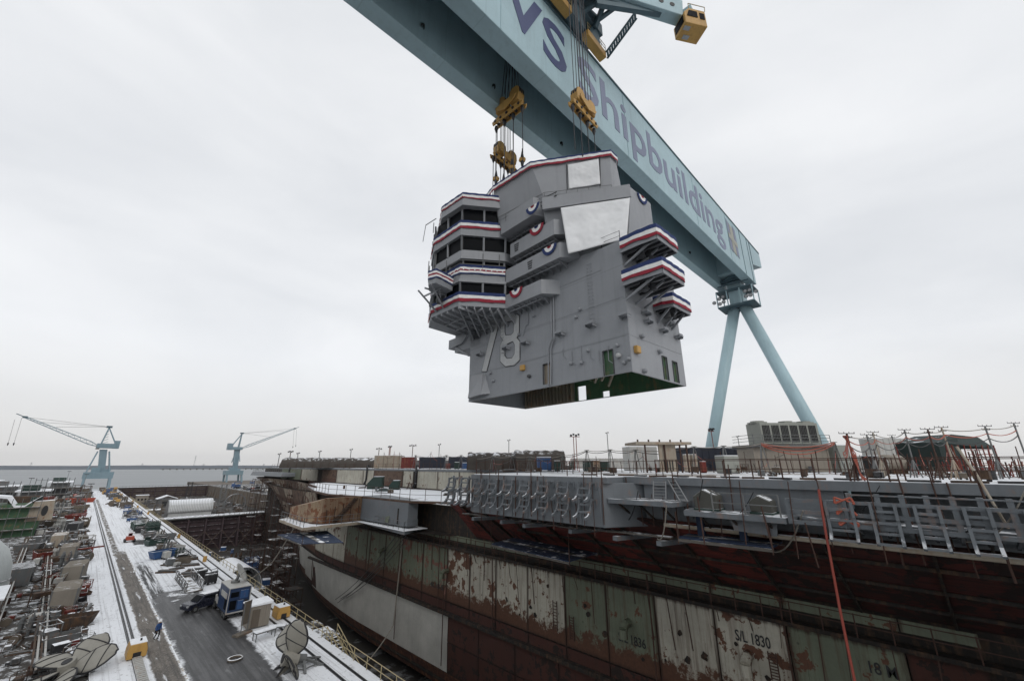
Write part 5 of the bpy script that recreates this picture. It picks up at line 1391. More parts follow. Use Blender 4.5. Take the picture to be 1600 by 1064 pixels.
for k, (y0, y1, x, z) in enumerate([(46, 33, 33.0, 13.2), (34, 27, 29.5, 13.4), (28, 21, 28.6, 13.2), (22, 17, 28.2, 13.3), (17, 12.5, 27.6, 13.5), (38, 31, 31.5, 12.8)]):
    m = MB(); m.box((x, (y0 + y1) / 2, z), (0.6, abs(y1 - y0), 0.08), rz=rad(pr.uniform(-8, 8)))
    tag(obj('scaffold_plank', m, M['plank'], origin=(x, (y0 + y1) / 2, z)), ['long snowy scaffold plank reaching forward toward the grey box sponson', 'snowy plank under the forward corner of the ribbed block', 'snowy plank under the middle of the ribbed block', 'snowy plank under the aft corner of the ribbed block', 'snowy plank under the short gallery with ladders', 'second long plank lying inboard of the forward planks'][k], 'plank')
for k, y in enumerate((31, 27.5, 24.5, 20, 16, 13)):
    m = MB(); m.bar((26.5 + 0.3 * (k % 2), y, 13.2), (31.0, y - 0.6, 13.0), 0.35, 0.28); obj('outrigger_beam', m, M['sponson_grey'], ship)
# ------------------------------------------------------------------ near sponson: ribbed rack block and galleries
loc_box([(26, 16.4), (26, 30.6), (29.2, 30.9), (29.2, 14.6)], 13.85, DECK - 0.43, 'rack_block', M['sponson_plain'], bevel=0.04)
loc_box([(26, 16.38), (29.25, 14.6), (30.5, 14.6), (30.5, 16.38)], 14.4, 15.2, 'block_bracket', M['sponson_plain'])
loc_box([(28.6, 3.2), (28.6, 14.58), (30.5, 14.58), (30.5, 3.2)], 14.3, DECK - 0.46, 'gallery_bulkhead', M['sponson_plain'])
loc_box([(31.6, -60), (31.6, 3.18), (32.5, 3.18), (32.5, -60)], 14.3, DECK - 0.46, 'recess_bulkhead', M['sponson_plain'])
loc_box([(28.4, -60), (28.4, 3.18), (31.6, 3.18), (31.6, -60)], 14.2, 14.4, 'recess_floor', M['sponson_plain'])
loc_box([(28.25, -60), (28.25, 15.9), (28.62, 15.9), (28.62, -60)], DECK - 0.5, DECK - 0.02, 'deck_edge_beam', M['sponson_plain'])
m = MB(); m.tube((27.9, -60, 14.15), (27.9, 13, 14.2), 0.13, 8); obj('fender_pipe', m, M['cream'], ship)
rk = MB()
def rack_hook(y, z, mat=M['sponson_grey']):
    """curved cradle arm: upright plate, J-shaped foot, cross bar"""
    m = MB()
    for dy in (0.0, 1.0):
        prof = [(-0.02, 0.72), (-0.34, 0.72), (-0.36, 0.25), (-0.5, -0.1), (-0.8, -0.36), (-1.15, -0.45), (-1.12, -0.6), (-0.72, -0.54), (-0.4, -0.32), (-0.24, 0.0), (-0.2, 0.55), (-0.02, 0.55)]
        m.extr([(26.0 + a, y + dy, z + b) for a, b in prof], (0, 0.12, 0))
    m.bar((25.7, y, z + 0.3), (25.7, y + 1.1, z + 0.3), 0.08, 0.12); m.bar((25.42, y, z - 0.15), (25.42, y + 1.1, z - 0.15), 0.08, 0.12)
    m.bar((25.95, y - 0.3, z + 0.66), (25.95, y + 0.5, z + 0.66), 0.08, 0.12); m.bar((25.95, y - 0.3, z + 0.2), (25.95, y - 0.3, z + 0.66), 0.08, 0.1)
    return obj('rack_hook', m, mat, ship)
for k in range(9):
    for z in (16.1, 14.98): rack_hook(17.2 + k * 1.95, z)
for k in range(3):
    m = MB(); y_ = 31.2 + k * 1.2; m.bar((26.1, y_, 14.3), (26.1, y_, 17.0), 0.14, 0.14); obj('rack_frame', m, M['sponson_grey'], ship)
for z_ in (14.6, 15.7, 16.8):
    m = MB(); m.bar((26.1, 30.6, z_), (26.1, 33.9, z_), 0.12, 0.14); obj('rack_frame', m, M['sponson_grey'], ship)
for k in range(9):
    m = MB(); y = 16.6 + k * 1.75; m.bx(25.93, 25.99, y - 0.06, y + 0.06, 13.95, 16.6); obj('block_stiffener', m, M['sponson_plain'], ship)
def gallery(y0, y1, z, w=2.4):
    m = MB(); m.prism([(28.6 - w, y0), (28.6 - w, y1), (28.58, y1 + 0.6), (28.58, y0 - 0.3)], z - 0.28, z); o = obj('gallery_platform', m, M['sponson_grey'], ship)
    for k in range(3):
        yy = y0 + (y1 - y0) * (k + 0.5) / 3; m = MB(); m.bar((28.6 - w + 0.2, yy, z - 0.28), (28.55, yy, z - 1.4), 0.1, 0.12); obj('gallery_strut', m, M['hull_dark'], ship)
    return o
gallery(11.6, 16.2, 15.75); gallery(5.6, 10.9, 15.35); gallery(-8, 5.0, 15.3, 1.4)
rail([(26.35, 9.2, 15.35), (26.35, 5.8, 15.35)], 1.1, 'hand_rail', M['post_grey'], step=1.2)
# small things on the galleries
def ladder(p0, p1, w, name, label, n=6, axis=(0, 1, 0), mat=M['bright_steel']):
    p0, p1 = Vector(p0), Vector(p1); a = Vector(axis) * (w / 2)
    e = thing(name, label, 'ladder', p0)
    for s in (-1, 1):
        m = MB(); m.bar(p0 + a * s, p1 + a * s, 0.07, 0.07); obj('side_rail', m, mat, e)
    for k in range(n):
        p = p0.lerp(p1, (k + 0.7) / (n + 0.4)); m = MB(); m.bar(p - a, p + a, 0.05, 0.05); obj('rung', m, mat, e)
    return e
ladder((28.0, 13.2, 15.75), (28.3, 13.2, 17.0), 0.9, 'ladder', 'upright bright ladder on the short grey gallery')
ladder((27.4, 11.3, 15.75), (28.3, 12.4, 17.1), 0.5, 'ladder', 'leaning bright ladder on the short grey gallery')
for k, (y, sz, lb) in enumerate([(9.9, 1.1, 'grey green covered machine with snow on the aft gallery end nearest the ladders'), (6.9, 0.9, 'rounded covered machine with snow beside the handrail on the gallery')]):
    e = thing('covered_machine', lb, 'machine', (27.7, y, 15.35))
    m = MB(); s = sz; m.extr([(27.2, y - s * .62, 15.45), (27.2, y + s * .62, 15.45), (27.2, y + s * .66, 15.45 + s * .62), (27.2, y + s * .1, 15.45 + s * 1.02), (27.2, y - s * .6, 15.45 + s * .7)], (1.1, 0, 0))
    obj('cover', m, M['canvas'], e, bevel=0.05)
    m = MB(); m.bx(27.1, 28.4, y - s * .65, y + s * .65, 15.36, 15.46); obj('skid', m, M['green_paint'], e)
m = MB(); m.extr([(27.0, 8.6, 15.0), (27.0, 6.2, 15.0), (27.0, 6.3, 14.3), (27.0, 8.4, 14.4)], (0.08, 0, 0)); obj('apron_plate', m, M['sponson_plain'], ship)
for y in (10.6, 8.2): 
    m = MB(); m.bx(27.7, 28.0, y - 0.2, y + 0.2, 13.8, 15.0); obj('blue_post', m, M['scaf_blue'], ship)
# open frames at the near end: posts, rails and curved ladder brackets
fr = 26.35
for k, (z, t) in enumerate(((16.62, 0.06), (16.25, 0.16), (15.70, 0.18), (15.20, 0.18))):
    for (ya, yb) in ((5.4, 3.2), (2.8, -6.5)) if k else ((2.9, -6.5),):
        m = MB(); m.bar((fr, ya, z), (fr, yb, z), 0.1, t); obj('frame_rail', m, M['sponson_grey'], ship)
for k, y in enumerate((5.4, 3.2, 2.8, 1.75, 0.9, 0.1, -0.7, -1.5, -2.3, -3.3, -4.4)):
    m = MB(); m.bar((fr + 0.04, y, 15.1), (fr + 0.04, y, 16.7 if k > 1 else 16.3), 0.2, 0.14); obj('frame_post', m, M['sponson_grey'], ship)
    m = MB(); m.bar((fr + 0.1, y, 15.2), (28.6, y, 14.6), 0.12, 0.14); obj('frame_knee', m, M['sponson_plain'], ship)
def j_ladder(y0, y1, zt=16.3, zb=14.55):
    e = []
    for y in (y0, y1):
        pts = [(fr - 0.15, zt), (fr - 0.2, zt - 0.7), (fr - 0.12, zt - 0.72), (fr - 0.25, zb + 0.3), (fr - 0.55, zb)]
        m = MB(); m.path([(x, y, z) for x, z in pts], 0.055, 5)
        m2 = MB()
        for (a, b) in zip(pts[:-1], pts[1:]): m2.bar((a[0], y, a[1]), (b[0], y, b[1]), 0.12, 0.15)
        obj('cradle_arm', m2, M['sponson_grey'], ship)
    for z in (zt - 0.35, zt - 0.85, zt - 1.3, zb + 0.05):
        x = fr - 0.18 - (0.35 if z < zb + 0.2 else 0.0)
        m = MB(); m.bar((x, y0, z), (x, y1, z), 0.07, 0.11); obj('cradle_rung', m, M['sponson_grey'], ship)
for (a, b) in ((3.75, 2.75), (2.05, 1.2), (0.55, -0.2), (-0.95, -1.65), (-2.6, -3.4)): j_ladder(a, b)
# irregular rusty hanger rods, cables and bits below the galleries
hr = random.Random(77)
for k in range(46):
    y_ = -4 + k * 0.78 + hr.uniform(-.3, .3); x_ = 25.95 if 16 < y_ < 31 else hr.choice((26.3, 27.4, 28.2)); z1_ = hr.choice((17.2, 16.9, 15.3)); z0_ = hr.uniform(13.2, 14.3)
    m = MB(); m.tube((x_ - .1, y_, z0_), (x_ - .1 + hr.uniform(-.15, .15), y_ + hr.uniform(-.2, .2), z1_ + hr.uniform(-.2, .9)), hr.uniform(.025, .05), 5); obj('hanger_rod', m, M['post_rust'], ship)
for k in range(14):
    y_ = -3 + k * 2.4 + hr.uniform(-.6, .6); a_ = Vector((26.2, y_, hr.uniform(15.3, 17.2))); b_ = Vector((hr.uniform(27, 30), y_ + hr.uniform(1.2, 3.0), hr.uniform(13, 15.5))); m = MB(); m.path(sag(a_, b_, 8, hr.uniform(.2, .7)), hr.uniform(.02, .04), 4); obj('loose_cable', m, M['steel_dark'] if k % 3 else M['cable'], ship)
for k in range(30):
    y_ = 2 + k * 1.9 + hr.uniform(-.5, .5); m = MB(); m.tube((36.6, y_, hr.uniform(3.5, 6.8)), (36.3 + hr.uniform(-.2, .2), y_ + hr.uniform(-.3, .3), 7.6), hr.uniform(.02, .05), 4); obj('hull_drop', m, M['post_rust'], ship)
# hull fittings: hooded outlets, dark burn marks, small round openings
def hood(x, y, s=1.0, mat=M['hull_green']):
    p = at(x, y, X=36.95); m = MB()
    m.path([(36.95, p.y, p.z + 0.4 * s), (36.3, p.y, p.z + 0.38 * s), (35.95, p.y, p.z + 0.1 * s), (35.9, p.y, p.z - 0.6 * s)], 0.36 * s, 10); obj('outlet_hood', m, mat, ship)
hood(983, 980); hood(1172, 1033, mat=M['hull_white']); hood(602, 862, 0.9, M['hull_green']); hood(700, 895, 0.8, M['hull_green'])
for (x, y) in ((791, 934), (792, 938), (640, 891), (1100, 1024), (1104, 1030), (836, 960), (1005, 1030), (914, 946), (919, 959), (945, 990), (1040, 1031), (1062, 988), (1075, 1031), (1200, 1060), (856, 915), (812, 960), (829, 948), (1150, 1005)):
    p = at(x, y, X=36.9); s = pr.uniform(0.12, 0.3)
    m = MB(); n = 9; pts = [(36.9, p.y + math.cos(i * 2 * math.pi / n) * s * pr.uniform(.6, 1.3), p.z + math.sin(i * 2 * math.pi / n) * s * pr.uniform(.6, 1.2)) for i in range(n)]
    m.extr(pts, (-0.03, 0, 0)); obj('burnt_patch', m, M['hull_dark'], ship)
hface = lambda u, v, d: (36.9 - d, u, v)
def mark(body, x, y, size, w):
    p = at(x, y, X=36.9)
    o = text_on(ship, 'chalk_mark', body, M['steel_dark'], lambda u, v, d: (36.89 - d, u, v + p.z), size, 0.01, p.y, p.y - w, 0.008); o['label'] = 'black hand painted mark'
mark('S/L 1836', 967, 1000, 1.0, 2.6); mark('S/L 1830', 1150, 999, 1.0, 2.3); mark('18 M', 1360, 1050, 0.9, 1.3); mark('4L18-5', 672, 915, 0.9, 3.0)
# ladders and vertical lines on the hull side
for k, (x, yt, yb) in enumerate([(868, 938, 985), (894, 962, 1000), (1213, 1020, 1064)]):
    a, b = at(x, yb, X=36.6), at(x - 2, yt, X=36.6); b.y = a.y
    ladder(a, b, 0.5, 'hull_ladder', ['black ladder hanging on the white hull plating', 'black ladder at the edge of the green plating', 'black ladder low on the hull beside the hooded outlet'][k], 9, mat=M['post_rust'])
for k, x in enumerate((577, 628, 690, 699, 774, 1025, 1243)):
    y = colY(x, 4); m = MB(); m.tube((36.6, y, -6 if k % 2 else 0), (36.4, y, 8.8), 0.06, 5); obj('hull_pipe', m, M['post_rust'], ship)
for (ya, za, yb, zb) in ((58, 8.5, 80, -5), (57, 8.3, 79, -5.3), (56, 8.2, 78, -4.5), (55.5, 8, 76, -4)):
    a = Vector((35.2, ya, za)); b = Vector((36.6, yb, zb)); m = MB(); m.path(sag(a, b, 8, 0.9), 0.05, 5); obj('hanging_cable', m, M['steel_dark'], ship)
m = MB(); pts = sag((36.2, 58.5, 7.5), (36.0, 59, -4), 3, 0) + sag((36, 59, -4), (27, 57, -8), 8, 1.2); m.path(pts, 0.08, 5); tag(obj('air_hose', m, M['cable']), 'pale hose looping from the hull side down to the dock floor', 'hose')
m = MB(); pts = sag((29, 82, 8.5), (26.5, 84, 2), 4, 0.2) + sag((26.5, 84, 2), (22.6, 92, -2), 8, 1.0); m.path(pts, 0.09, 5); tag(obj('air_hose', m, M['cable']), 'pale hose drooping from the rusty sponson to the pier edge', 'hose')
a, b = at(1283, 770, X=26.2), at(1336, 1075, X=26.0)
m = MB(); m.path([at(1279, 764, X=26.0), at(1290, 830, X=25.9), at(1312, 950, X=25.9), at(1345, 1110, X=25.9)], 0.055, 6); tag(obj('red_hose', m, M['hose_red']), 'red hose hanging straight down from the near gallery', 'hose')
for k in range(3):
    m = MB(); z = 16.35 - 0.5 * k; m.path([(26.2, 3.0 + 0.4 * math.sin(i), z + 0.16 * math.sin(i * 2.1 + k)) for i in range(7)], 0.05, 5); tag(obj('hose_coil', m, M['hose_orange']), ['topmost', 'middle', 'lowest'][k] + ' of the three orange hose coils tied to the gallery frame', 'hose')
# ================================================================== things on the pier
g0 = lambda x, y: at(x, y, Z=0)
# ---- broadcast truck
def truck():
    x0, x1, y0, y1 = 15.8, 18.1, 63.9, 68.6
    t = thing('broadcast_truck', 'blue box truck with white roof and a satellite dish on top', 'truck', ((x0 + x1) / 2, y0 + 3, 0))
    m = MB(); m.bx(x0, x1, y0, y1, 0.7, 3.4); obj('box_body', m, M['truck_blue'], t, bevel=0.05)
    m = MB(); m.bx(x0 - 0.04, x1 + 0.04, y0 - 0.04, y1 + 0.04, 3.4, 3.5); obj('roof', m, M['white_paint'], t, bevel=0.02)
    m = MB()
    for x in (x0 - 0.01, x1 + 0.01): m.bar((x, y0 - 0.01, 0.72), (x, y0 - 0.01, 3.42), 0.09, 0.09)
    m.bar((x0, y0 - 0.02, 0.78), (x1, y0 - 0.02, 0.78), 0.08, 0.14); obj('corner_trim', m, M['white_paint'], t)
    for (a, b, z0, z1, mt, nm) in ((0.2, 1.05, 2.45, 3.0, 'glass', 'rear_hatch'), (1.2, 2.05, 2.2, 3.1, 'blue_paint', 'rear_panel'), (0.2, 0.9, 1.1, 2.1, 'glass', 'rear_locker'), (1.05, 1.65, 1.05, 2.0, 'blue_paint', 'rear_panel'), (1.8, 2.15, 1.1, 2.0, 'steel_dark', 'rear_locker')):
        m = MB(); m.bx(x0 + a, x0 + b, y0 - 0.05, y0, z0, z1); obj(nm, m, M[mt], t, bevel=0.01)
    m = MB(); m.bx(x0 - 0.05, x0, y0 + 0.8, y0 + 3.6, 2.2, 2.8); obj('side_stripe', m, M['white_paint'], t)
    m = MB(); m.bx(x0 - 0.05, x0, y0 + 0.6, y0 + 1.4, 1.1, 2.2); obj('side_locker', m, M['glass'], t)
    m = MB()
    m.prism([(x0 + 0.15, y1 + 0.1), (x1 - 0.15, y1 + 0.1), (x1 - 0.15, y1 + 2.2), (x0 + 0.15, y1 + 2.2)], 0.6, 2.7, top=[(x0 + 0.2, y1 + 0.1), (x1 - 0.2, y1 + 0.1), (x1 - 0.3, y1 + 1.2), (x0 + 0.3, y1 + 1.2)])
    m.bx(x0 + 0.2, x1 - 0.2, y1 + 2.0, y1 + 2.9, 0.6, 1.5); obj('cab', m, M['white_paint'], t, bevel=0.06)
    m = MB(); m.bx(x0 + 0.12, x0 + 0.17, y1 + 0.4, y1 + 1.2, 1.6, 2.4); obj('cab_window', m, M['glass'], t)
    for y in (y0 + 0.9, y0 + 1.7, y1 + 1.7):
        for x in (x0 + 0.2, x1 - 0.2):
            m = MB(); m.lathe((x, y, 0.45), [(0, -0.16), (0.45, -0.16), (0.45, 0.16), (0, 0.16)], 14, 'X'); w = obj('wheel', m, M['rubber'], t)
            m = MB(); m.lathe((x, y, 0.45), [(0, -0.18), (0.22, -0.18), (0.22, 0.18), (0, 0.18)], 10, 'X'); obj('rim', m, M['post_grey'], w)
    m = MB(); m.bx(x0 + 0.1, x1 - 0.1, y0 + 0.3, y1 + 2.6, 0.5, 0.75); obj('chassis', m, M['steel_dark'], t)
    # satellite dish
    c = Vector((17.2, 66.2, 4.6)); n = Vector((0.75, -0.35, 0.55)).normalized(); u = n.orthogonal().normalized(); v = n.cross(u)
    m = MB(); vs = []; fs = []; R_, K = 4, 20
    for i in range(R_ + 1):
        for k in range(K):
            r = 1.25 * i / R_; a = 2 * math.pi * k / K; vs.append(c + (u * math.cos(a) + v * math.sin(a)) * r + n * (0.22 * (r / 1.25) ** 2))
    for i in range(R_):
        for k in range(K): fs.append((i * K + k, (i + 1) * K + k, (i + 1) * K + (k + 1) % K, i * K + (k + 1) % K))
    m.add(vs, fs); o = obj('dish', m, M['white_paint'], t, smooth=True); s = o.modifiers.new('t', 'SOLIDIFY'); s.thickness = 0.05
    m = MB(); m.bar(c - n * 0.1, (16.9, 66.6, 3.5), 0.25, 0.25); m.tube((16.9, 66.6, 3.5), (16.9, 66.6, 3.75), 0.5, 12); m.bar(c - u * 0.2, c + n * 1.1, 0.05, 0.05); obj('dish_mount', m, M['post_grey'], t)
truck()
# ---- dark sport utility car beside the truck
def car(c, rz, label, mat):
    t = thing('parked_car', label, 'car', c, rz=rz)
    prof = [(-2.3, 0.35), (2.3, 0.35), (2.35, 0.75), (2.2, 1.0), (1.25, 1.08), (0.55, 1.68), (-1.7, 1.74), (-2.2, 1.2), (-2.35, 0.9)]
    m = MB(); w = 0.92
    n = len(prof); vs = []
    for s in (-1, 1):
        for (x, z) in prof: vs.append((x, s * (w if z < 1.15 else w * 0.84), z))
    m.add(vs, [tuple(range(n)), tuple(range(2 * n - 1, n - 1, -1))] + [((i + 1) % n, i, n + i, n + (i + 1) % n) for i in range(n)])
    obj('body', m, mat, t, local=True, bevel=0.06)
    for s in (-1, 1):
        for (a, b) in ((-1.55, -0.65), (-0.55, 0.35)):
            m = MB(); y = s * w * 0.9
            m.extr([(a, y, 1.15), (b + 0.2, y, 1.15), (b, y * 0.965, 1.58), (a + 0.05, y * 0.965, 1.62)], (0, s * 0.03, 0)); obj('side_window', m, M['glass'], t, local=True)
    m = MB(); m.extr([(1.22, -0.72, 1.12), (1.22, 0.72, 1.12), (0.63, 0.68, 1.6), (0.63, -0.68, 1.6)], (0.05, 0, 0.05)); obj('windscreen', m, M['glass'], t, local=True)
    for x in (-1.4, 1.45):
        for s in (-1, 1):
            m = MB(); m.lathe((x, s * 0.84, 0.37), [(0, -0.12), (0.37, -0.12), (0.37, 0.12), (0, 0.12)], 14, 'Y'); wl = obj('wheel', m, M['rubber'], t, local=True)
            m = MB(); m.lathe((x, s * 0.84, 0.37), [(0, -0.135), (0.2, -0.135), (0.2, 0.135), (0, 0.135)], 10, 'Y'); obj('rim', m, M['post_grey'], wl, local=True)
    for s in (-1, 1):
        m = MB(); m.bx(2.26, 2.36, s * 0.7 - 0.17, s * 0.7 + 0.17, 0.72, 0.9); obj('headlight', m, M['lamp_glass'], t, local=True)
    m = MB(); m.bx(-1.6, 0.4, -0.6, 0.6, 1.75, 1.79); obj('snow_cover', m, M['snow'], t, local=True)
    return t
car((14.9, 71.6, 0), rad(200), 'dark navy sport utility car parked beside the blue box truck', M['car_navy'])
# ---- beige shed with tan board
sh = thing('site_shed', 'small beige clad site shed with snowy roof behind the box truck', 'shed', (17.9, 59.5, 0))
m = MB(); m.bx(16.85, 19.1, 58.7, 60.9, 0.15, 2.35); obj('wall', m, M['beige'], sh, bevel=0.02)
m = MB(); m.prism([(16.7, 58.55), (19.25, 58.55), (19.25, 61.05), (16.7, 61.05)], 2.35, [2.45, 2.62, 2.62, 2.45]); obj('roof', m, M['snow'], sh)
m = MB()
for k in range(10): m.bx(16.95 + k * 0.235, 16.99 + k * 0.235, 58.66, 58.7, 0.2, 2.3)
obj('cladding_rib', m, M['beige'], sh); sh.children[-1]['kind'] = 'stuff'
m = MB(); m.bx(17.2, 18.0, 58.64, 58.7, 0.2, 2.0); obj('door', m, M['tan_wood'], sh)
nb = thing('notice_board', 'tall tan board on grey posts in front of the beige shed', 'board', (16.4, 58.0, 0))
m = MB(); m.box((16.4, 58.0, 2.1), (0.95, 0.08, 2.3), rz=0.5); obj('board', m, M['tan_wood'], nb)
for s in (-1, 1):
    m = MB(); m.bar((16.4 + s * 0.35, 58.0 + s * 0.2 - 0.1, 0), (16.4 + s * 0.35, 58.0 + s * 0.2 - 0.1, 3.2), 0.08, 0.08); obj('post', m, M['post_grey'], nb)
m = MB(); m.box((16.3, 57.9, 0.1), (1.8, 0.9, 0.2), rz=0.5); obj('footing', m, M['concrete'], nb)
# low tables, blocks
def low_table(p, w, d, h, label, rz=0.4, mat='white_paint'):
    t = thing('low_table', label, 'table', p, rz=rz)
    m = MB(); m.bx(-w / 2, w / 2, -d / 2, d / 2, h - 0.12, h); obj('top', m, M['grey_paint'], t, local=True)
    for sx in (-1, 1):
        for sy in (-1, 1):
            m = MB(); m.bar((sx * (w / 2 - 0.08), sy * (d / 2 - 0.08), 0), (sx * (w / 2 - 0.08), sy * (d / 2 - 0.08), h - 0.1), 0.08, 0.08); obj('leg', m, M['post_grey'], t, local=True)
    m = MB(); m.bx(-w / 2 + 0.05, w / 2 - 0.05, -d / 2 + 0.05, d / 2 - 0.05, h, h + 0.06); obj('snow_cover', m, M['snow'], t, local=True)
low_table(g0(412, 997), 2.1, 0.9, 0.8, 'low snow covered steel bench in front of the beige shed', rz=0.15)
low_table(g0(432, 985), 1.8, 0.7, 0.5, 'low snowy steel trestle between the shed and the yellow bumper', rz=-0.5)
rg = g0(367, 1030)
m = MB(); m.lathe(rg, [(0.5, 0.02), (0.64, 0.02), (0.66, 0.16), (0.52, 0.17), (0.5, 0.02)], 28)
tag(obj('ring_former', m, M['tan_wood'], origin=rg), 'pale round ring lying on the wet asphalt', 'ring')
# ---- yellow rail bumpers (crane bogie guards)
def bumper(c, label, rz=0.0):
    t = thing('rail_bumper', label, 'bumper', c, rz=rz)
    m = MB()
    m.extr([(-0.75, -0.9, 0.1), (0.75, -0.9, 0.1), (0.75, -0.9, 0.75), (0.6, -0.9, 1.3), (-0.6, -0.9, 1.3), (-0.75, -0.9, 0.75)], (0, 1.8, 0)); obj('body', m, M['yellow'], t, local=True, bevel=0.05)
    m = MB(); m.bx(-0.3, 0.3, -0.94, -0.88, 0.1, 0.6); obj('rail_slot', m, M['steel_dark'], t, local=True)
    m = MB(); m.bx(-0.62, 0.62, -0.85, 0.9, 1.3, 1.36); obj('snow_cover', m, M['snow'], t, local=True)
    m = MB(); m.bx(0.1, 0.25, -0.2, -0.05, 1.3, 1.55); obj('lifting_eye', m, M['steel_dark'], t, local=True)
bumper((7.5, 59.3, 0), 'yellow bumper with snowy top on the left crane rail')
bumper((21.0, 60.6, 0), 'yellow bumper with snowy top on the right crane rail', 0.05)
m = MB(); m.bx(7.2, 7.9, 30, 58.3, 0.09, 0.22)
for k in range(60): m.bx(7.25, 7.85, 30.2 + k * 0.47, 30.4 + k * 0.47, 0.22, 0.3)
tag(obj('drag_chain', m, M['white_paint'], kind=None) if False else obj('drag_chain', m, M['white_paint'], origin=(7.5, 45, 0.1)), 'pale link chain tray running along the left crane rail', 'cable tray')
# ---- dock edge fence and stair
fe = thing('dock_fence', 'faded yellow post and rail fence along the dock edge', 'fence', (PIER_E, 100, 0))
for k in range(115):
    y = 30 + k * 2.6; m = MB(); m.tube((PIER_E - 0.12, y, 0), (PIER_E - 0.12, y, 1.1), 0.045, 5); obj('fence_post', m, M['rail_yellow'], fe)
for z in (0.55, 1.08):
    m = MB(); m.tube((PIER_E - 0.12, 30, z), (PIER_E - 0.12, 330, z), 0.035, 4); obj('fence_rail', m, M['rail_yellow'], fe)
st_ = thing('dock_stair', 'yellow railed steel stair going down from the pier into the dock', 'stair', (23.5, 46, 0))
a, b = Vector((23.2, 52, -0.6)), Vector((23.2, 36, -6.5))
for s in (0, 1.2):
    m = MB(); m.bar(a + Vector((s, 0, 0)), b + Vector((s, 0, 0)), 0.08, 0.3); obj('stringer', m, M['rail_yellow'], st_)
    m = MB(); m.tube(a + Vector((s, 0, 1.1)), b + Vector((s, 0, 1.1)), 0.05, 5); m.tube(a + Vector((s, 0, 0.6)), b + Vector((s, 0, 0.6)), 0.035, 5)
    for k in range(12): p = a.lerp(b, k / 11) + Vector((s, 0, 0)); m.tube(p, p + Vector((0, 0, 1.1)), 0.04, 4)
    obj('hand_rail', m, M['rail_yellow'], st_)
for k in range(30):
    p = a.lerp(b, (k + 0.5) / 30); m = MB(); m.box(p + Vector((0.6, 0, 0)), (1.2, 0.3, 0.05)); obj('tread', m, M['grey_paint'], st_)
m = MB(); m.bx(22.4, 24.8, 52, 55.5, -0.75, -0.6); obj('landing', m, M['grey_paint'], st_)
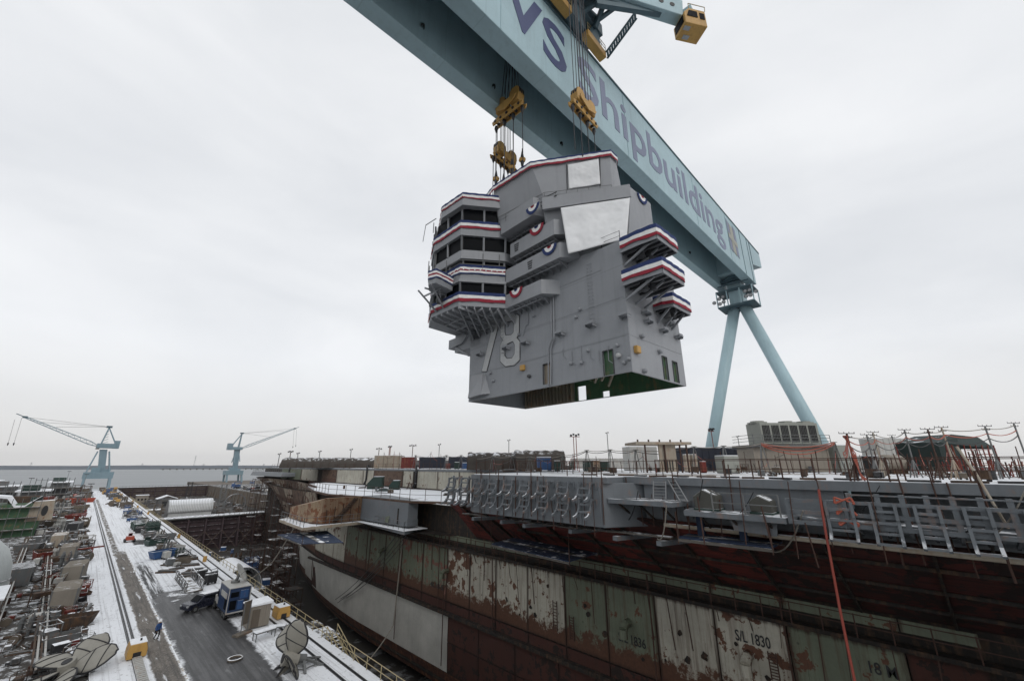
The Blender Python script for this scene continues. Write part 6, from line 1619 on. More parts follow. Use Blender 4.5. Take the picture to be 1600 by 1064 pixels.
# ---- person: one continuous skinned figure
def person(p, rz):
    e = thing('person', 'person in blue jacket and white hard hat walking on the asphalt', 'person', p, rz=rz)
    P = {'hip': (0, 0, .95), 'chest': (0, .02, 1.3), 'neck': (0, .03, 1.5), 'head': (0, .06, 1.62), 'top': (0, .06, 1.74),
         'shL': (-.19, 0, 1.42), 'elL': (-.27, -.05, 1.13), 'waL': (-.22, .12, .93), 'haL': (-.20, .17, .85),
         'shR': (.19, 0, 1.42), 'elR': (.30, -.02, 1.14), 'waR': (.28, .10, .9), 'haR': (.28, .14, .82),
         'hpL': (-.1, 0, .9), 'knL': (-.1, .13, .5), 'anL': (-.1, .02, .09), 'toL': (-.1, .16, .04),
         'hpR': (.1, 0, .9), 'knR': (.11, -.02, .5), 'anR': (.12, -.22, .12), 'toR': (.12, -.08, .04)}
    Rr = {'hip': .16, 'chest': .2, 'neck': .07, 'head': .1, 'top': .09, 'shL': .095, 'elL': .07, 'waL': .05, 'haL': .04, 'shR': .095, 'elR': .07, 'waR': .05, 'haR': .04, 'hpL': .11, 'knL': .075, 'anL': .055, 'toL': .045, 'hpR': .11, 'knR': .075, 'anR': .055, 'toR': .045}
    Ed = [('hip', 'chest'), ('chest', 'neck'), ('neck', 'head'), ('head', 'top'), ('chest', 'shL'), ('shL', 'elL'), ('elL', 'waL'), ('waL', 'haL'), ('chest', 'shR'), ('shR', 'elR'), ('elR', 'waR'), ('waR', 'haR'), ('hip', 'hpL'), ('hpL', 'knL'), ('knL', 'anL'), ('anL', 'toL'), ('hip', 'hpR'), ('hpR', 'knR'), ('knR', 'anR'), ('anR', 'toR')]
    names = list(P); me = bpy.data.meshes.new('body'); me.from_pydata([P[k] for k in names], [(names.index(a), names.index(b)) for a, b in Ed], [])
    o = bpy.data.objects.new('body', me); COL.objects.link(o); o.parent = e
    sk = o.modifiers.new('skin', 'SKIN'); sk.use_smooth_shade = True
    o.modifiers.new('sub', 'SUBSURF').levels = 1; o.modifiers['sub'].render_levels = 2
    for i, k in enumerate(names):
        v = me.skin_vertices[0].data[i]; v.radius = (Rr[k], Rr[k] * (0.75 if k in ('hip', 'chest') else 1)); v.use_root = (k == 'hip')
    m, nt, b = new_mat('person_clothes')
    tc = nt.nodes.new('ShaderNodeTexCoord'); s = nt.nodes.new('ShaderNodeSeparateXYZ'); nt.links.new(tc.outputs['Object'], s.inputs[0])
    c = mixc(nt, ramp(nt, mth(nt, 'DIVIDE', s.outputs[2], 2.0), 0.455, 0.46), (0.012, 0.013, 0.018), (0.02, 0.065, 0.2))
    c = mixc(nt, ramp(nt, mth(nt, 'DIVIDE', s.outputs[2], 2.0), 0.755, 0.76), c, (0.42, 0.25, 0.17))
    nt.links.new(c, b.inputs['Base Color']); b.inputs['Roughness'].default_value = 0.85; me.materials.append(m)
    mh = MB(); mh.lathe((0, .06, 1.69), [(.165, 0), (.135, .01), (.13, .06), (.1, .12), (.05, .15), (0, .155)], 14)
    h = obj('hard_hat', mh, M['helmet'], e, local=True, smooth=True)
    mh = MB(); mh.box((-0.0, .165, 1.62), (.03, .04, .04)); obj('nose', mh, M['skin'], e, local=True)
    for s_ in (-1, 1):
        for f in range(4):
            mf = MB(); x = (-.20 if s_ < 0 else .28) + (f - 1.5) * .018; y = (.17 if s_ < 0 else .14); z = (.85 if s_ < 0 else .82)
            mf.path([(x, y, z), (x, y + .03, z - .05), (x, y + .02, z - .085 + .006 * abs(f - 1.5))], .009, 5); obj('finger', mf, M['skin'], e, local=True)
        mf = MB(); mf.path([(x0_ := (-.18 if s_ < 0 else .26), .17 if s_ < 0 else .14, .86 if s_ < 0 else .83), (x0_ + .03, (.2 if s_ < 0 else .17), .83 if s_ < 0 else .8)], .01, 5); obj('thumb', mf, M['skin'], e, local=True)
    mh = MB(); mh.box((.34, .1, .8), (.06, .22, .28)); obj('tool_bag', mh, M['trousers'], e, local=True, bevel=0.02)
person((9.45 + 0.0, 63.07, 0.01), rad(-150))
# ---- two ship propellers on stands
def propeller(px_, py_, zc, ang, k, R_, label, blades=5, tw0=20, wm=1.5):
    d = ray(px_, py_); c = _C + d * (zc / FPX)
    ez = (-d).normalized(); ex = _R.copy(); ex = (ex - ez * ex.dot(ez)).normalized(); ey = ez.cross(ex)
    l = ex * math.cos(ang) + ey * math.sin(ang); s = -ex * math.sin(ang) + ey * math.cos(ang)
    b2 = s * k - ez * math.sqrt(1 - k * k); n = l.cross(b2)
    e = thing('ship_propeller', label, 'propeller', (c.x, c.y, 0))
    W_ = lambda a, r, h: c + (l * math.cos(a) + b2 * math.sin(a)) * r + n * h
    for q in range(blades):
        a0 = (q * 2 * math.pi / blades) + math.pi / blades
        ca = (l * math.cos(a0) + b2 * math.sin(a0)); ta = n.cross(ca)
        N1, N2 = 14, 8; vs = []; 
        def wid(t): return 0.30 + wm * math.sin(min(1, t * 0.95 + 0.03) * math.pi) ** 0.75 * (0.75 + 0.35 * t) * (1 if t < 0.9 else max(0.25, (1.02 - t) / 0.12))
        for i in range(N1 + 1):
            t = i / N1; r = 0.45 + t * (R_ - 0.45); w = wid(t) * R_ / 3.3; tw = rad(tw0 - tw0 * 0.45 * t)
            for j in range(N2 + 1):
                u = (j / N2 - 0.5) * w + 0.25 * t * t
                vs.append(c + ca * r + (ta * math.cos(tw) + n * math.sin(tw)) * u + n * (0.25 * math.sin(t * 2) - 0.1 * (2 * j / N2 - 1) ** 2))
        m = MB(); m.add(vs, [(i * (N2 + 1) + j, i * (N2 + 1) + j + 1, (i + 1) * (N2 + 1) + j + 1, (i + 1) * (N2 + 1) + j) for i in range(N1) for j in range(N2)])
        bl = obj('blade', m, M['prop'], e, smooth=True); so = bl.modifiers.new('thick', 'SOLIDIFY'); so.thickness = 0.12; so.offset = 0
        edge = [vs[i * (N2 + 1)] for i in range(N1 + 1)] + [vs[N1 * (N2 + 1) + j] for j in range(N2 + 1)] + [vs[i * (N2 + 1) + N2] for i in range(N1, -1, -1)]
        m = MB(); m.path(edge, 0.085, 6); obj('edge_guard', m, M['prop_edge'], bl)
        for i in (5, 10):
            m = MB(); m.path([vs[i * (N2 + 1) + j] + n * 0.08 for j in range(N2 + 1)], 0.05, 5); obj('strap', m, M['prop_edge'], bl)
    m = MB(); nn = n.normalized(); m.tube(c - nn * 0.7, c + nn * 0.55, 0.72, 20, 0.6); obj('hub', m, M['prop'], e)
    m = MB(); m.tube(c + nn * 0.55, c + nn * 0.6, 0.36, 16); obj('bore', m, M['prop_edge'], e)
    m = MB(); m.tube(c - nn * 0.7, c - nn * 1.5, 0.35, 12); obj('shaft_stub', m, M['post_grey'], e)
    base = c - nn * 1.3
    for q in range(6):
        a = q * math.pi / 3 + 0.3; ft = Vector((base.x + 1.9 * math.cos(a), base.y + 1.9 * math.sin(a), 0))
        m = MB(); m.bar(base, ft, 0.2, 0.2); obj('stand_leg', m, M['post_grey'], e)
    for zf in (0.35, 0.7):
        m = MB(); pts = [base.lerp(Vector((base.x + 1.9 * math.cos(q * math.pi / 3 + .3), base.y + 1.9 * math.sin(q * math.pi / 3 + .3), 0)), zf) for q in range(7)]; m.path(pts, 0.06, 5); obj('stand_ring', m, M['post_grey'], e)
    return e
propeller(106, 1042, 36.0, rad(35), 0.47, 3.5, 'large grey ship propeller on a stand left of the crane rail', wm=2.0, tw0=24)
propeller(452, 1028, 37.0, rad(90), 0.30, 3.3, 'grey ship propeller on a strutted stand near the dock edge', blades=5, tw0=62, wm=2.1)
# ------------------------------------------------------------------ clutter prototypes
PROTO = {}
def proto(name, build):
    e = bpy.data.objects.new(name, None); COL.objects.link(e); ORG[e.name] = Vector((0, 0, 0)); build(e); PROTO[name] = [e, False]
def part(e, name, m, mat, repaint=False, **k):
    o = obj(name, m, mat, e, local=True, **k)
    if repaint: o['repaint'] = 1
    return o
def b_crate(e):
    m = MB(); m.bx(-.55, .55, -.4, .4, .12, .85); part(e, 'body', m, M['tan_wood'], True)
    for s in (-1, 1):
        m = MB(); m.bx(-.58, .58, s * .41 - .02, s * .41 + .02, .7, .85); m.bx(-.58, .58, s * .41 - .02, s * .41 + .02, .14, .26); part(e, 'batten', m, M['tan_wood'], True)
        m = MB(); m.bx(s * .4 - .06, s * .4 + .06, -.4, .4, 0, .12); part(e, 'skid', m, M['tan_wood'])
def b_drum(e):
    m = MB(); m.lathe((0, 0, 0), [(0, 0), (.29, 0), (.29, .28), (.31, .3), (.29, .32), (.29, .58), (.31, .6), (.29, .62), (.29, .88), (0, .86)], 14); part(e, 'shell', m, M['blue_paint'], True)
    m = MB(); m.lathe((0.12, 0, .87), [(.05, 0), (.05, .03), (0, .03)], 8); part(e, 'bung', m, M['steel_dark'])
def b_pallet(e):
    for k in range(5):
        m = MB(); m.bx(-.6, .6, -.5 + k * .22, -.36 + k * .22, .11, .14); part(e, 'slat', m, M['tan_wood'])
    for k in range(3):
        m = MB(); m.bx(-.58 + k * .53, -.48 + k * .53, -.5, .52, 0, .11); part(e, 'bearer', m, M['tan_wood'])
    m = MB(); m.box((0, 0, .42), (1.0, .8, .55), rz=.06); part(e, 'load', m, M['grey_paint'], True, bevel=.04)
def b_pipes(e):
    for k, (y, z) in enumerate(((-.3, .12), (0, .12), (.3, .12), (-.15, .36), (.15, .36))):
        m = MB(); m.tube((-1.6 + .1 * k, y, z), (1.6 - .07 * k, y, z), .12, 8); part(e, 'pipe', m, M['post_grey'] if k % 2 else M['rust'], k == 2)
def b_welder(e):
    m = MB(); m.bx(-.5, .5, -.35, .35, .2, .95); part(e, 'case', m, M['green_paint'], True, bevel=.03)
    for k in range(4):
        m = MB(); m.bx(-.4, .4, -.37, -.35, .35 + k * .12, .41 + k * .12); part(e, 'louvre', m, M['steel_dark'])
    m = MB(); m.path([(-.4, -.3, .95), (-.4, -.3, 1.2), (.4, -.3, 1.2), (.4, -.3, .95)], .03, 5); part(e, 'handle', m, M['post_grey'])
    for sx in (-.35, .35):
        for sy in (-.3, .3):
            m = MB(); m.lathe((sx, sy, .12), [(0, -.05), (.12, -.05), (.12, .05), (0, .05)], 8, 'Y'); part(e, 'wheel', m, M['rubber'])
def b_spool(e):
    for s in (-1, 1):
        m = MB(); m.lathe((0, s * .35, .6), [(0, -.04), (.6, -.04), (.6, .04), (0, .04)], 16, 'Y'); part(e, 'flange', m, M['tan_wood'])
    m = MB(); m.lathe((0, 0, .6), [(.36, -.31), (.4, -.1), (.37, .1), (.36, .31)], 14, 'Y'); part(e, 'cable', m, M['steel_dark'], True)
def b_bottles(e):
    for k in range(6):
        x = -.5 + (k % 3) * .5; y = -.2 + (k // 3) * .4
        m = MB(); m.lathe((x, y, .1), [(0, 0), (.13, 0), (.13, 1.2), (.05, 1.38), (.05, 1.5), (0, 1.5)], 8); part(e, 'gas_bottle', m, M['green_paint'] if k % 2 else M['black_paint'], True)
    m = MB(); m.bx(-.75, .75, -.45, .45, 0, .1)
    part(e, 'base', m, M['grey_paint'])
    for z in (.6, 1.1):
        m = MB(); m.path([(-.72, -.42, z), (.72, -.42, z), (.72, .42, z), (-.72, .42, z), (-.72, -.42, z)], .03, 4); part(e, 'rack_rail', m, M['post_grey'])
def b_skip(e):
    m = MB(); m.prism([(-1.0, -.7), (1.0, -.7), (1.0, .7), (-1.0, .7)], .1, 1.0, top=[(-1.3, -.8), (1.3, -.8), (1.3, .8), (-1.3, .8)], caps=False)
    o = part(e, 'sides', m, M['blue_paint'], True); s = o.modifiers.new('t', 'SOLIDIFY'); s.thickness = .06
    m = MB(); m.bx(-1, 1, -.7, .7, .08, .14); part(e, 'floor', m, M['steel_dark'])
    m = MB()
    for k in range(7): m.box((-.8 + .28 * k, .2 * math.sin(k * 2), .6 + .1 * math.sin(k * 3)), (.5, .4, .3), rz=k, rx=k * .4)
    part(e, 'scrap', m, M['rust'])['kind'] = 'stuff'
def b_frame(e):
    for sx in (-.7, .7):
        for sy in (-.5, .5):
            m = MB(); m.bar((sx, sy, 0), (sx, sy, 1.5), .07, .07); part(e, 'upright', m, M['post_rust'], True)
    for z in (.4, 1.45):
        m = MB(); m.path([(-.7, -.5, z), (.7, -.5, z), (.7, .5, z), (-.7, .5, z), (-.7, -.5, z)], .04, 4); part(e, 'rail', m, M['post_rust'], True)
    m = MB(); m.box((0, 0, .75), (1.1, .8, .5), rz=.1); part(e, 'bin', m, M['grey_paint'], True)
    m = MB(); m.bar((-.7, -.5, .4), (.7, -.5, 1.45), .05, .05); part(e, 'brace', m, M['post_rust'])
def b_container(e):
    m = MB(); m.bx(-3, 3, -1.2, 1.2, .12, 2.6); part(e, 'body', m, M['beige'], True)
    for s in (-1, 1):
        m = MB()
        for k in range(20): m.bx(-2.9 + k * .3, -2.76 + k * .3, s * 1.22 - .03, s * 1.22 + .03, .2, 2.5)
        part(e, 'corrugation', m, M['beige'], True)['kind'] = 'stuff'
    for k in range(2):
        m = MB(); m.bx(3.0, 3.06, -1.15 + k * 1.17, -.03 + k * 1.17, .2, 2.5); d_ = part(e, 'door', m, M['beige'], True)
    m = MB()
    for sx in (-2.95, 2.95):
        for sy in (-1.17, 1.17): m.bar((sx, sy, 0), (sx, sy, 2.68), .16, .16)
    part(e, 'corner_post', m, M['post_grey'])
    for k in range(9):
        m = MB(); m.bx(-2.9 + k * .7, -2.62 + k * .7, -1.15, 1.15, 2.6, 2.66); part(e, 'roof_rib', m, M['beige'], True)
for n_, f_ in (('wooden_crate', b_crate), ('oil_drum', b_drum), ('loaded_pallet', b_pallet), ('pipe_stack', b_pipes), ('welding_set', b_welder), ('cable_spool', b_spool), ('gas_bottle_rack', b_bottles), ('scrap_skip', b_skip), ('storage_rack', b_frame), ('shipping_container', b_container)): proto(n_, f_)
CATS = {'wooden_crate': 'crate', 'oil_drum': 'drum', 'loaded_pallet': 'pallet', 'pipe_stack': 'pipes', 'welding_set': 'welder', 'cable_spool': 'spool', 'gas_bottle_rack': 'bottle rack', 'scrap_skip': 'skip', 'storage_rack': 'storage rack', 'shipping_container': 'container'}
CNAME = {'red_paint': 'red', 'blue_paint': 'blue', 'green_paint': 'dark green', 'grey_paint': 'grey', 'black_paint': 'black', 'white_paint': 'white', 'tan_wood': 'tan', 'yellow': 'yellow', 'beige': 'beige', 'rust': 'rusty', 'cream': 'cream', 'orange_paint': 'orange'}
def put(kind, p, rz, mat, where, scale=1.0, label=None):
    e = PROTO[kind][0]
    lab = label or '%s %s %s' % (CNAME[mat], kind.replace('_', ' '), where)
    r = clone(e, p, rz, None, None, scale, M[mat])
    tag(r, lab, CATS[kind], None if label else CNAME[mat] + ' ' + kind.replace('_', ' ') + 's ' + where)
    return r
cr = random.Random(21)
SM = ['wooden_crate', 'oil_drum', 'loaded_pallet', 'pipe_stack', 'welding_set', 'cable_spool', 'gas_bottle_rack', 'storage_rack', 'scrap_skip']
def scatter(n, x0, x1, y0, y1, where, mats, kinds=SM, z=0.0, sc=(0.9, 1.5), ybias=1.0, tilt=0.4):
    for _ in range(n):
        y = y0 + (y1 - y0) * cr.random() ** ybias; x = cr.uniform(x0, x1)
        put(cr.choice(kinds), (x, y, z), cr.uniform(-tilt, tilt) + (0 if cr.random() < .6 else math.pi / 2), cr.choice(mats), where, cr.uniform(*sc))
# right-hand side of the pier: long row of stores beside the dock edge strip
scatter(34, 14.8, 18.6, 100, 150, 'in the near stores row on the pier', ['grey_paint', 'green_paint', 'black_paint', 'white_paint', 'tan_wood', 'grey_paint'])
scatter(44, 14.2, 18.6, 150, 260, 'in the middle stores row on the pier', ['grey_paint', 'blue_paint', 'white_paint', 'black_paint', 'tan_wood'])
scatter(46, 12.5, 18.6, 260, 455, 'in the far stores row on the pier', ['grey_paint', 'tan_wood', 'yellow', 'black_paint', 'blue_paint'], sc=(1.2, 2.4))
# banks of green welding sets
for k in range(6): put('welding_set', (14.6 + 0.5 * (k % 2), 164 + k * 2.0, 0), 0.1 * k, 'green_paint', 'in the green bank beside the dock strip', 2.0)
for k in range(4): put('gas_bottle_rack', (16.6 + 0.5 * (k % 2), 152 + k * 2.2, 0), 0.3, 'green_paint', 'in the bottle bank beside the dock strip', 1.9)
put('scrap_skip', (15.0, 114, 0), rad(20), 'blue_paint', '', (1.7, 1.3, 1.5), 'large open blue scrap skip beside the dock strip')
# truss-sided trough
tg = thing('truss_walkway', 'grey truss sided walkway section lying on the snow', 'walkway', (15.2, 86, 0))
for s in (-1, 1):
    x = 15.4 + s * 1.0
    m = MB(); m.bar((x, 81, 0.1), (x + 0.2, 92, 0.1), 0.12, 0.12); m.bar((x, 81, 1.3), (x + 0.2, 92, 1.3), 0.12, 0.12); obj('chord', m, M['grey_paint'], tg)
    for k in range(10):
        y = 81 + k * 1.1; m = MB(); m.bar((x, y, 0.1), (x, y + 1.1, 1.3) if k % 2 else (x, y, 1.3), 0.08, 0.08); m.bar((x, y, 1.3), (x, y + 1.1, 0.1), 0.07, 0.07); obj('diagonal', m, M['grey_paint'], tg)
m = MB(); m.bx(14.45, 16.4, 81, 92, 0.05, 0.16); obj('floor', m, M['tan_wood'], tg)
for k, (x, y) in enumerate([(17.4, 89), (17.9, 84.5), (18.3, 86.5)]): put('welding_set', (x, y, 0), 0.3 * k, 'black_paint', '', 1.5, ['dark box machine at the forward end of the truss walkway', 'dark box machine near the aft corner of the truss walkway', 'dark box machine nearest the dock strip beside the truss walkway'][k])
for k in range(9): put('pipe_stack', (14 + cr.random() * 4, 92 + k * 1.6, 0), cr.uniform(-1, 1), cr.choice(['grey_paint', 'rust', 'black_paint']), 'in the scrap heap behind the truss walkway', cr.uniform(.6, 1.1))
# red tracked machine
rm = thing('tracked_machine', 'orange red tracked machine standing on the snowy roadway', 'machine', (11.7, 143, 0))
m = MB(); m.prism([(10.3, 141.5), (13.1, 141.5), (13.1, 145), (10.3, 145)], 0.7, 2.2, top=[(10.5, 141.7), (12.9, 141.7), (12.9, 144.6), (10.5, 144.6)]); obj('hull', m, M['orange_paint'], rm, bevel=0.1)
for s in (-1, 1):
    m = MB(); x = 11.7 + s * 1.45; m.extr([(x - .3, 141.2, .15), (x - .3, 145.2, .15), (x - .3, 145.6, .6), (x - .3, 145.1, 1.1), (x - .3, 141.3, 1.1), (x - .3, 140.8, .6)], (.6, 0, 0)); obj('track', m, M['rubber'], rm, bevel=.05)
m = MB(); m.bx(11.0, 12.2, 142.8, 144.2, 2.2, 3.3); obj('cab', m, M['red_paint'], rm, bevel=.06)
m = MB(); m.bx(11.1, 12.1, 142.75, 142.8, 2.5, 3.1); obj('cab_window', m, M['glass'], rm)
rm.scale = (0.6, 0.6, 0.6)
for k in range(7): # dock strip: small yellow blocks
    put('oil_drum', (20.4 + 0.6 * (k % 2), 104 + k * 37, 0), 0, 'yellow', 'standing on the dock strip rail', 1.1)
# ================================================================== yard left of the pier
Y0 = -0.25
MX = ['grey_paint', 'grey_paint', 'white_paint', 'red_paint', 'tan_wood', 'rust', 'black_paint', 'black_paint', 'rust', 'grey_paint']
scatter(46, -1.0, 4.4, 66, 112, 'in the near yard clutter beside the crane rail', MX, z=Y0, sc=(0.8, 1.5))
scatter(60, -5, 4.4, 112, 180, 'in the middle yard clutter beside the crane rail', MX, z=Y0, sc=(1.0, 1.8))
scatter(64, -8, 4.0, 180, 300, 'in the far yard clutter beside the crane rail', MX + ['red_paint', 'tan_wood'], z=Y0, sc=(1.3, 2.6))
scatter(46, -10, 5.0, 300, 455, 'in the farthest yard clutter before the river', MX + ['orange_paint', 'tan_wood'], z=Y0, sc=(2.0, 3.6))
scatter(70, -2.6, 4.3, 58, 104, 'in the small stuff of the near yard', MX, z=Y0, sc=(0.45, 0.8))
scatter(60, -6, 4.3, 104, 170, 'in the small stuff of the middle yard', MX, z=Y0, sc=(0.6, 1.0))
scatter(30, -30, -6, 120, 300, 'among the yard sheds', MX, z=Y0, sc=(1.5, 2.6))
for (x, y, rz, mt, lb) in [(2.0, 86.5, 1.5, 'beige', 'long beige container with a ribbed roof nearest the crane rail'), (2.6, 104, 1.45, 'beige', 'beige container with a roof hatch behind the red drums'), (1.5, 128, 1.5, 'beige', 'beige container beside the red barrier in the yard'), (-0.5, 150, 1.5, 'cream', 'cream container with a snowy roof in the middle of the yard'), (-3.5, 108, 1.6, 'grey_paint', 'grey container among pipes at the left of the yard'), (-8.5, 133, 1.5, 'grey_paint', 'grey container in front of the pale tank'), (1.8, 176, 1.4, 'black_paint', 'black container far down the yard'), (-6, 210, 0.2, 'red_paint', 'red container on the roof side of the green hull block'), (-1, 240, 1.4, 'tan_wood', 'tan container far down the yard'), (-15, 330, 0.1, 'grey_paint', 'wide grey container before the river')]:
    put('shipping_container', (x, y, Y0), rz, mt, '', 1.0, lb)
# red barrier arm
e = thing('barrier_arm', 'red barrier arm on a post at the left edge of the roadway', 'barrier', (5.0, 128, 0))
m = MB(); m.bar((4.9, 128, 0), (4.9, 128, 1.6), 0.4, 0.4); obj('post', m, M['red_paint'], e)
m = MB(); m.bar((2.6, 127.5, 1.5), (6.6, 128.4, 1.5), 0.35, 0.3); obj('arm', m, M['red_paint'], e)
m = MB(); m.bar((4.6, 127, .5), (3.6, 117, .5), 0.18, 0.18); obj('chain_rail', m, M['red_paint'], e)
# pale storage tank at the left
tk = thing('storage_tank', 'big pale green domed tank cut by the left edge', 'tank', (-9.1, 90, Y0))
m = MB(); tc_ = Vector((-9.1, 90, 3.2)); m.lathe(tc_, [(5.4, -3.4), (5.4, 0.5), (5.2, 2.2), (4.5, 4.0), (3.2, 5.4), (1.6, 6.2), (0, 6.4)], 36); obj('shell', m, M['tank_pale'], tk, smooth=True)
m = MB(); m.lathe(tc_, [(5.42, 0.4), (5.5, 0.46), (5.42, 0.54)], 36); obj('seam_ring', m, M['grey_paint'], tk)
# white roofed shed in front of it
s2 = thing('yard_shed', 'cream yard shed with a snowy lean-to roof below the pale tank', 'shed', (-6.5, 84, Y0))
m = MB(); m.bx(-9.5, -3.6, 82.5, 86, Y0, 2.4); obj('wall', m, M['beige'], s2)
m = MB(); m.prism([(-9.8, 82.2), (-3.3, 82.2), (-3.3, 86.3), (-9.8, 86.3)], [2.5, 2.5, 3.3, 3.3], [2.65, 2.65, 3.45, 3.45]); obj('roof', m, M['snow'], s2)
for k in range(3):
    m = MB(); m.bx(-8.5 + 1.7 * k, -7.5 + 1.7 * k, 82.44, 82.5, 0.9, 1.9); obj('window', m, M['glass'], s2)
# green hull block under construction
gb = thing('hull_block', 'green hull block with snowy V shaped top and cream end in the yard', 'ship section', (-12, 176, Y0))
m = MB(); m.bx(-20, -5.6, 176, 186, Y0, 7.9); obj('green_side', m, M['green_primer'], gb)
m = MB(); m.extr([(-14.5, 175.9, 9.8), (-12.4, 175.9, 9.4), (-10.6, 175.9, 6.9), (-9.2, 175.9, 6.9), (-7.0, 175.9, 9.2), (-6.4, 175.9, 9.7), (-9.0, 175.9, 7.6), (-10.6, 175.9, 7.7), (-12.2, 175.9, 10.0), (-14.5, 175.9, 10.3)], (0, 6, 0)); obj('snowy_edge', m, M['snow'], gb)
m = MB(); m.extr([(-7.4, 175.8, 8.4), (-3.7, 175.8, 8.6), (-3.2, 175.8, 3.6), (-8.2, 175.8, 3.4)], (0, 5, 0)); obj('cream_end', m, M['cream'], gb)
m = MB(); m.extr([(-5.0 + 0.6 * math.sin(a * math.pi / 8), 175.75, 6.0 + 1.35 * math.cos(a * math.pi / 8)) for a in range(16)], (0, -0.06, 0)); obj('oval_opening', m, M['steel_dark'], gb)
m = MB(); m.bx(-12.6, -7, 182, 184, 7.5, 9.6); obj('rusty_inner_wall', m, M['rust'], gb)
for z in (1.5, 4.4, 7.0):
    m = MB(); m.bx(-20, -6, 174.4, 175.8, z, z + 0.15); obj('staging_deck', m, M['plank'], gb)
for k in range(9):
    m = MB(); m.tube((-20 + 1.75 * k, 174.5, Y0), (-20 + 1.75 * k, 174.5, 9.4), 0.07, 5); obj('staging_pole', m, M['post_grey'], gb)
for (x, y, z, mt, lb) in [(-5.2, 182, 8.0, 'red_paint', 'red container on top of the green hull block'), (-7.4, 183, 8.0, 'green_paint', 'dark green container on top of the green hull block')]: put('shipping_container', (x, y, z), 1.2, mt, '', 0.5, lb)
# long grey submarine-like section and platforms farther back
for k, (x, y, w, d, h, lb) in enumerate([(-14, 262, 14, 16, 8, 'wide grey platform structure behind the green hull block'), (-28, 330, 16, 20, 8, 'long grey platform with snowy decks left of the yard'), (-9, 350, 14, 30, 9, 'grey platform with a green cabin near the river'), (-44, 400, 22, 30, 9, 'grey platform at the far left by the river')]):
    e = thing('work_platform', lb, 'platform', (x, y, Y0))
    for j in range(3):
        z = h * (j + 1) / 3
        m = MB(); m.box((x + j, y + j, z), (w - 2 * j, d - 2 * j, 0.5)); obj('floor', m, M['snow'] if j == 2 else M['plank'], e)
        m = MB(); m.box((x + j, y + j + 0.5, z - h / 6), (w - 3 - 2 * j, d - 3 - 2 * j, h / 3 - 0.6)); obj('hold', m, M['black_paint'] if j % 2 else M['grey_paint'], e)
    for i in range(8):
        m = MB(); xx = x - w / 2 + w * i / 7; m.tube((xx, y - d / 2 - .2, 0), (xx, y - d / 2 - .2, h + 2.4), .15, 5); obj('pole', m, M['post_grey'], e)
    m = MB(); m.box((x + 1, y - 2, h + 1.2), (5, 4, 2.4)); obj('cabin', m, M['green_paint'] if k in (0, 2) else M['grey_paint'], e)
    m = MB(); m.tube((x - w / 2, y - d / 2 - .2, h + 1.4), (x + w / 2, y - d / 2 - .2, h + 1.4), .1, 4); obj('guard_rail', m, M['post_grey'], e)
# pipe racks running along the yard
for k, (x, lb) in enumerate([(0.6, 'pipe rack running along the yard nearest the containers'), (-3.2, 'pipe rack running along the yard under the sheds')]):
    e = thing('pipe_rack', lb, 'pipe rack', (x, 100, Y0))
    for j in range(4):
        m = MB(); m.path([(x + .25 * j - (0.03 * (y - 60)), y, .6 + .1 * (j % 2)) for y in (60, 75, 90, 110, 130, 160)], .09, 6); obj('pipe', m, M['white_paint'] if j % 2 else M['rust'], e)
    for j in range(12):
        y = 62 + j * 8; m = MB(); m.bx(x - .2 - .03 * (y - 60), x + 1.1 - .03 * (y - 60), y - .1, y + .1, Y0, .5); obj('support', m, M['post_rust'], e)
# lamp posts and thin masts in the yard
for k in range(6):
    x, y = [(-2, 190), (-9, 240), (3.4, 230), (-16, 300), (2, 330), (-6, 400)][k]
    e = thing('yard_mast', 'thin grey lamp mast ' + ['in front of the green hull block', 'behind the green hull block', 'beside the crane rail in the middle of the yard', 'among the far platforms', 'beside the crane rail far down the yard', 'close to the river edge'][k], 'mast', (x, y, Y0))
    m = MB(); m.tube((x, y, Y0), (x, y, 9 + k), .14, 6, .08); obj('pole', m, M['post_grey'], e)
    m = MB(); m.bx(x - .9, x + .9, y - .15, y + .15, 9 + k, 9.25 + k); obj('lamp_head', m, M['steel_dark'], e)
# ------------------------------------------------------------------ dock floor beyond and around the bow
scatter(40, 23.2, 34, 62, 120, 'on the dark dock floor beside the bow', ['grey_paint', 'black_paint', 'blue_paint', 'rust', 'red_paint', 'tan_wood'], z=FLOOR, sc=(1.0, 1.9))
scatter(30, 24, 44, 120, 186, 'on the dock floor in front of the maroon gate', ['grey_paint', 'white_paint', 'black_paint', 'blue_paint', 'rust'], z=FLOOR, sc=(1.2, 2.4))
scatter(90, 24, 80, 216, 470, 'on the dock floor behind the maroon gate', ['grey_paint', 'grey_paint', 'tan_wood', 'rust', 'black_paint'], z=-9.0, sc=(1.4, 2.8))
mb = MB(); mb.bx(PIER_E + 0.1, DOCK_W - 0.1, 197.6, 478, FLOOR + 0.02, -9.0); struct('dock_upper_floor', mb, DOCKM)
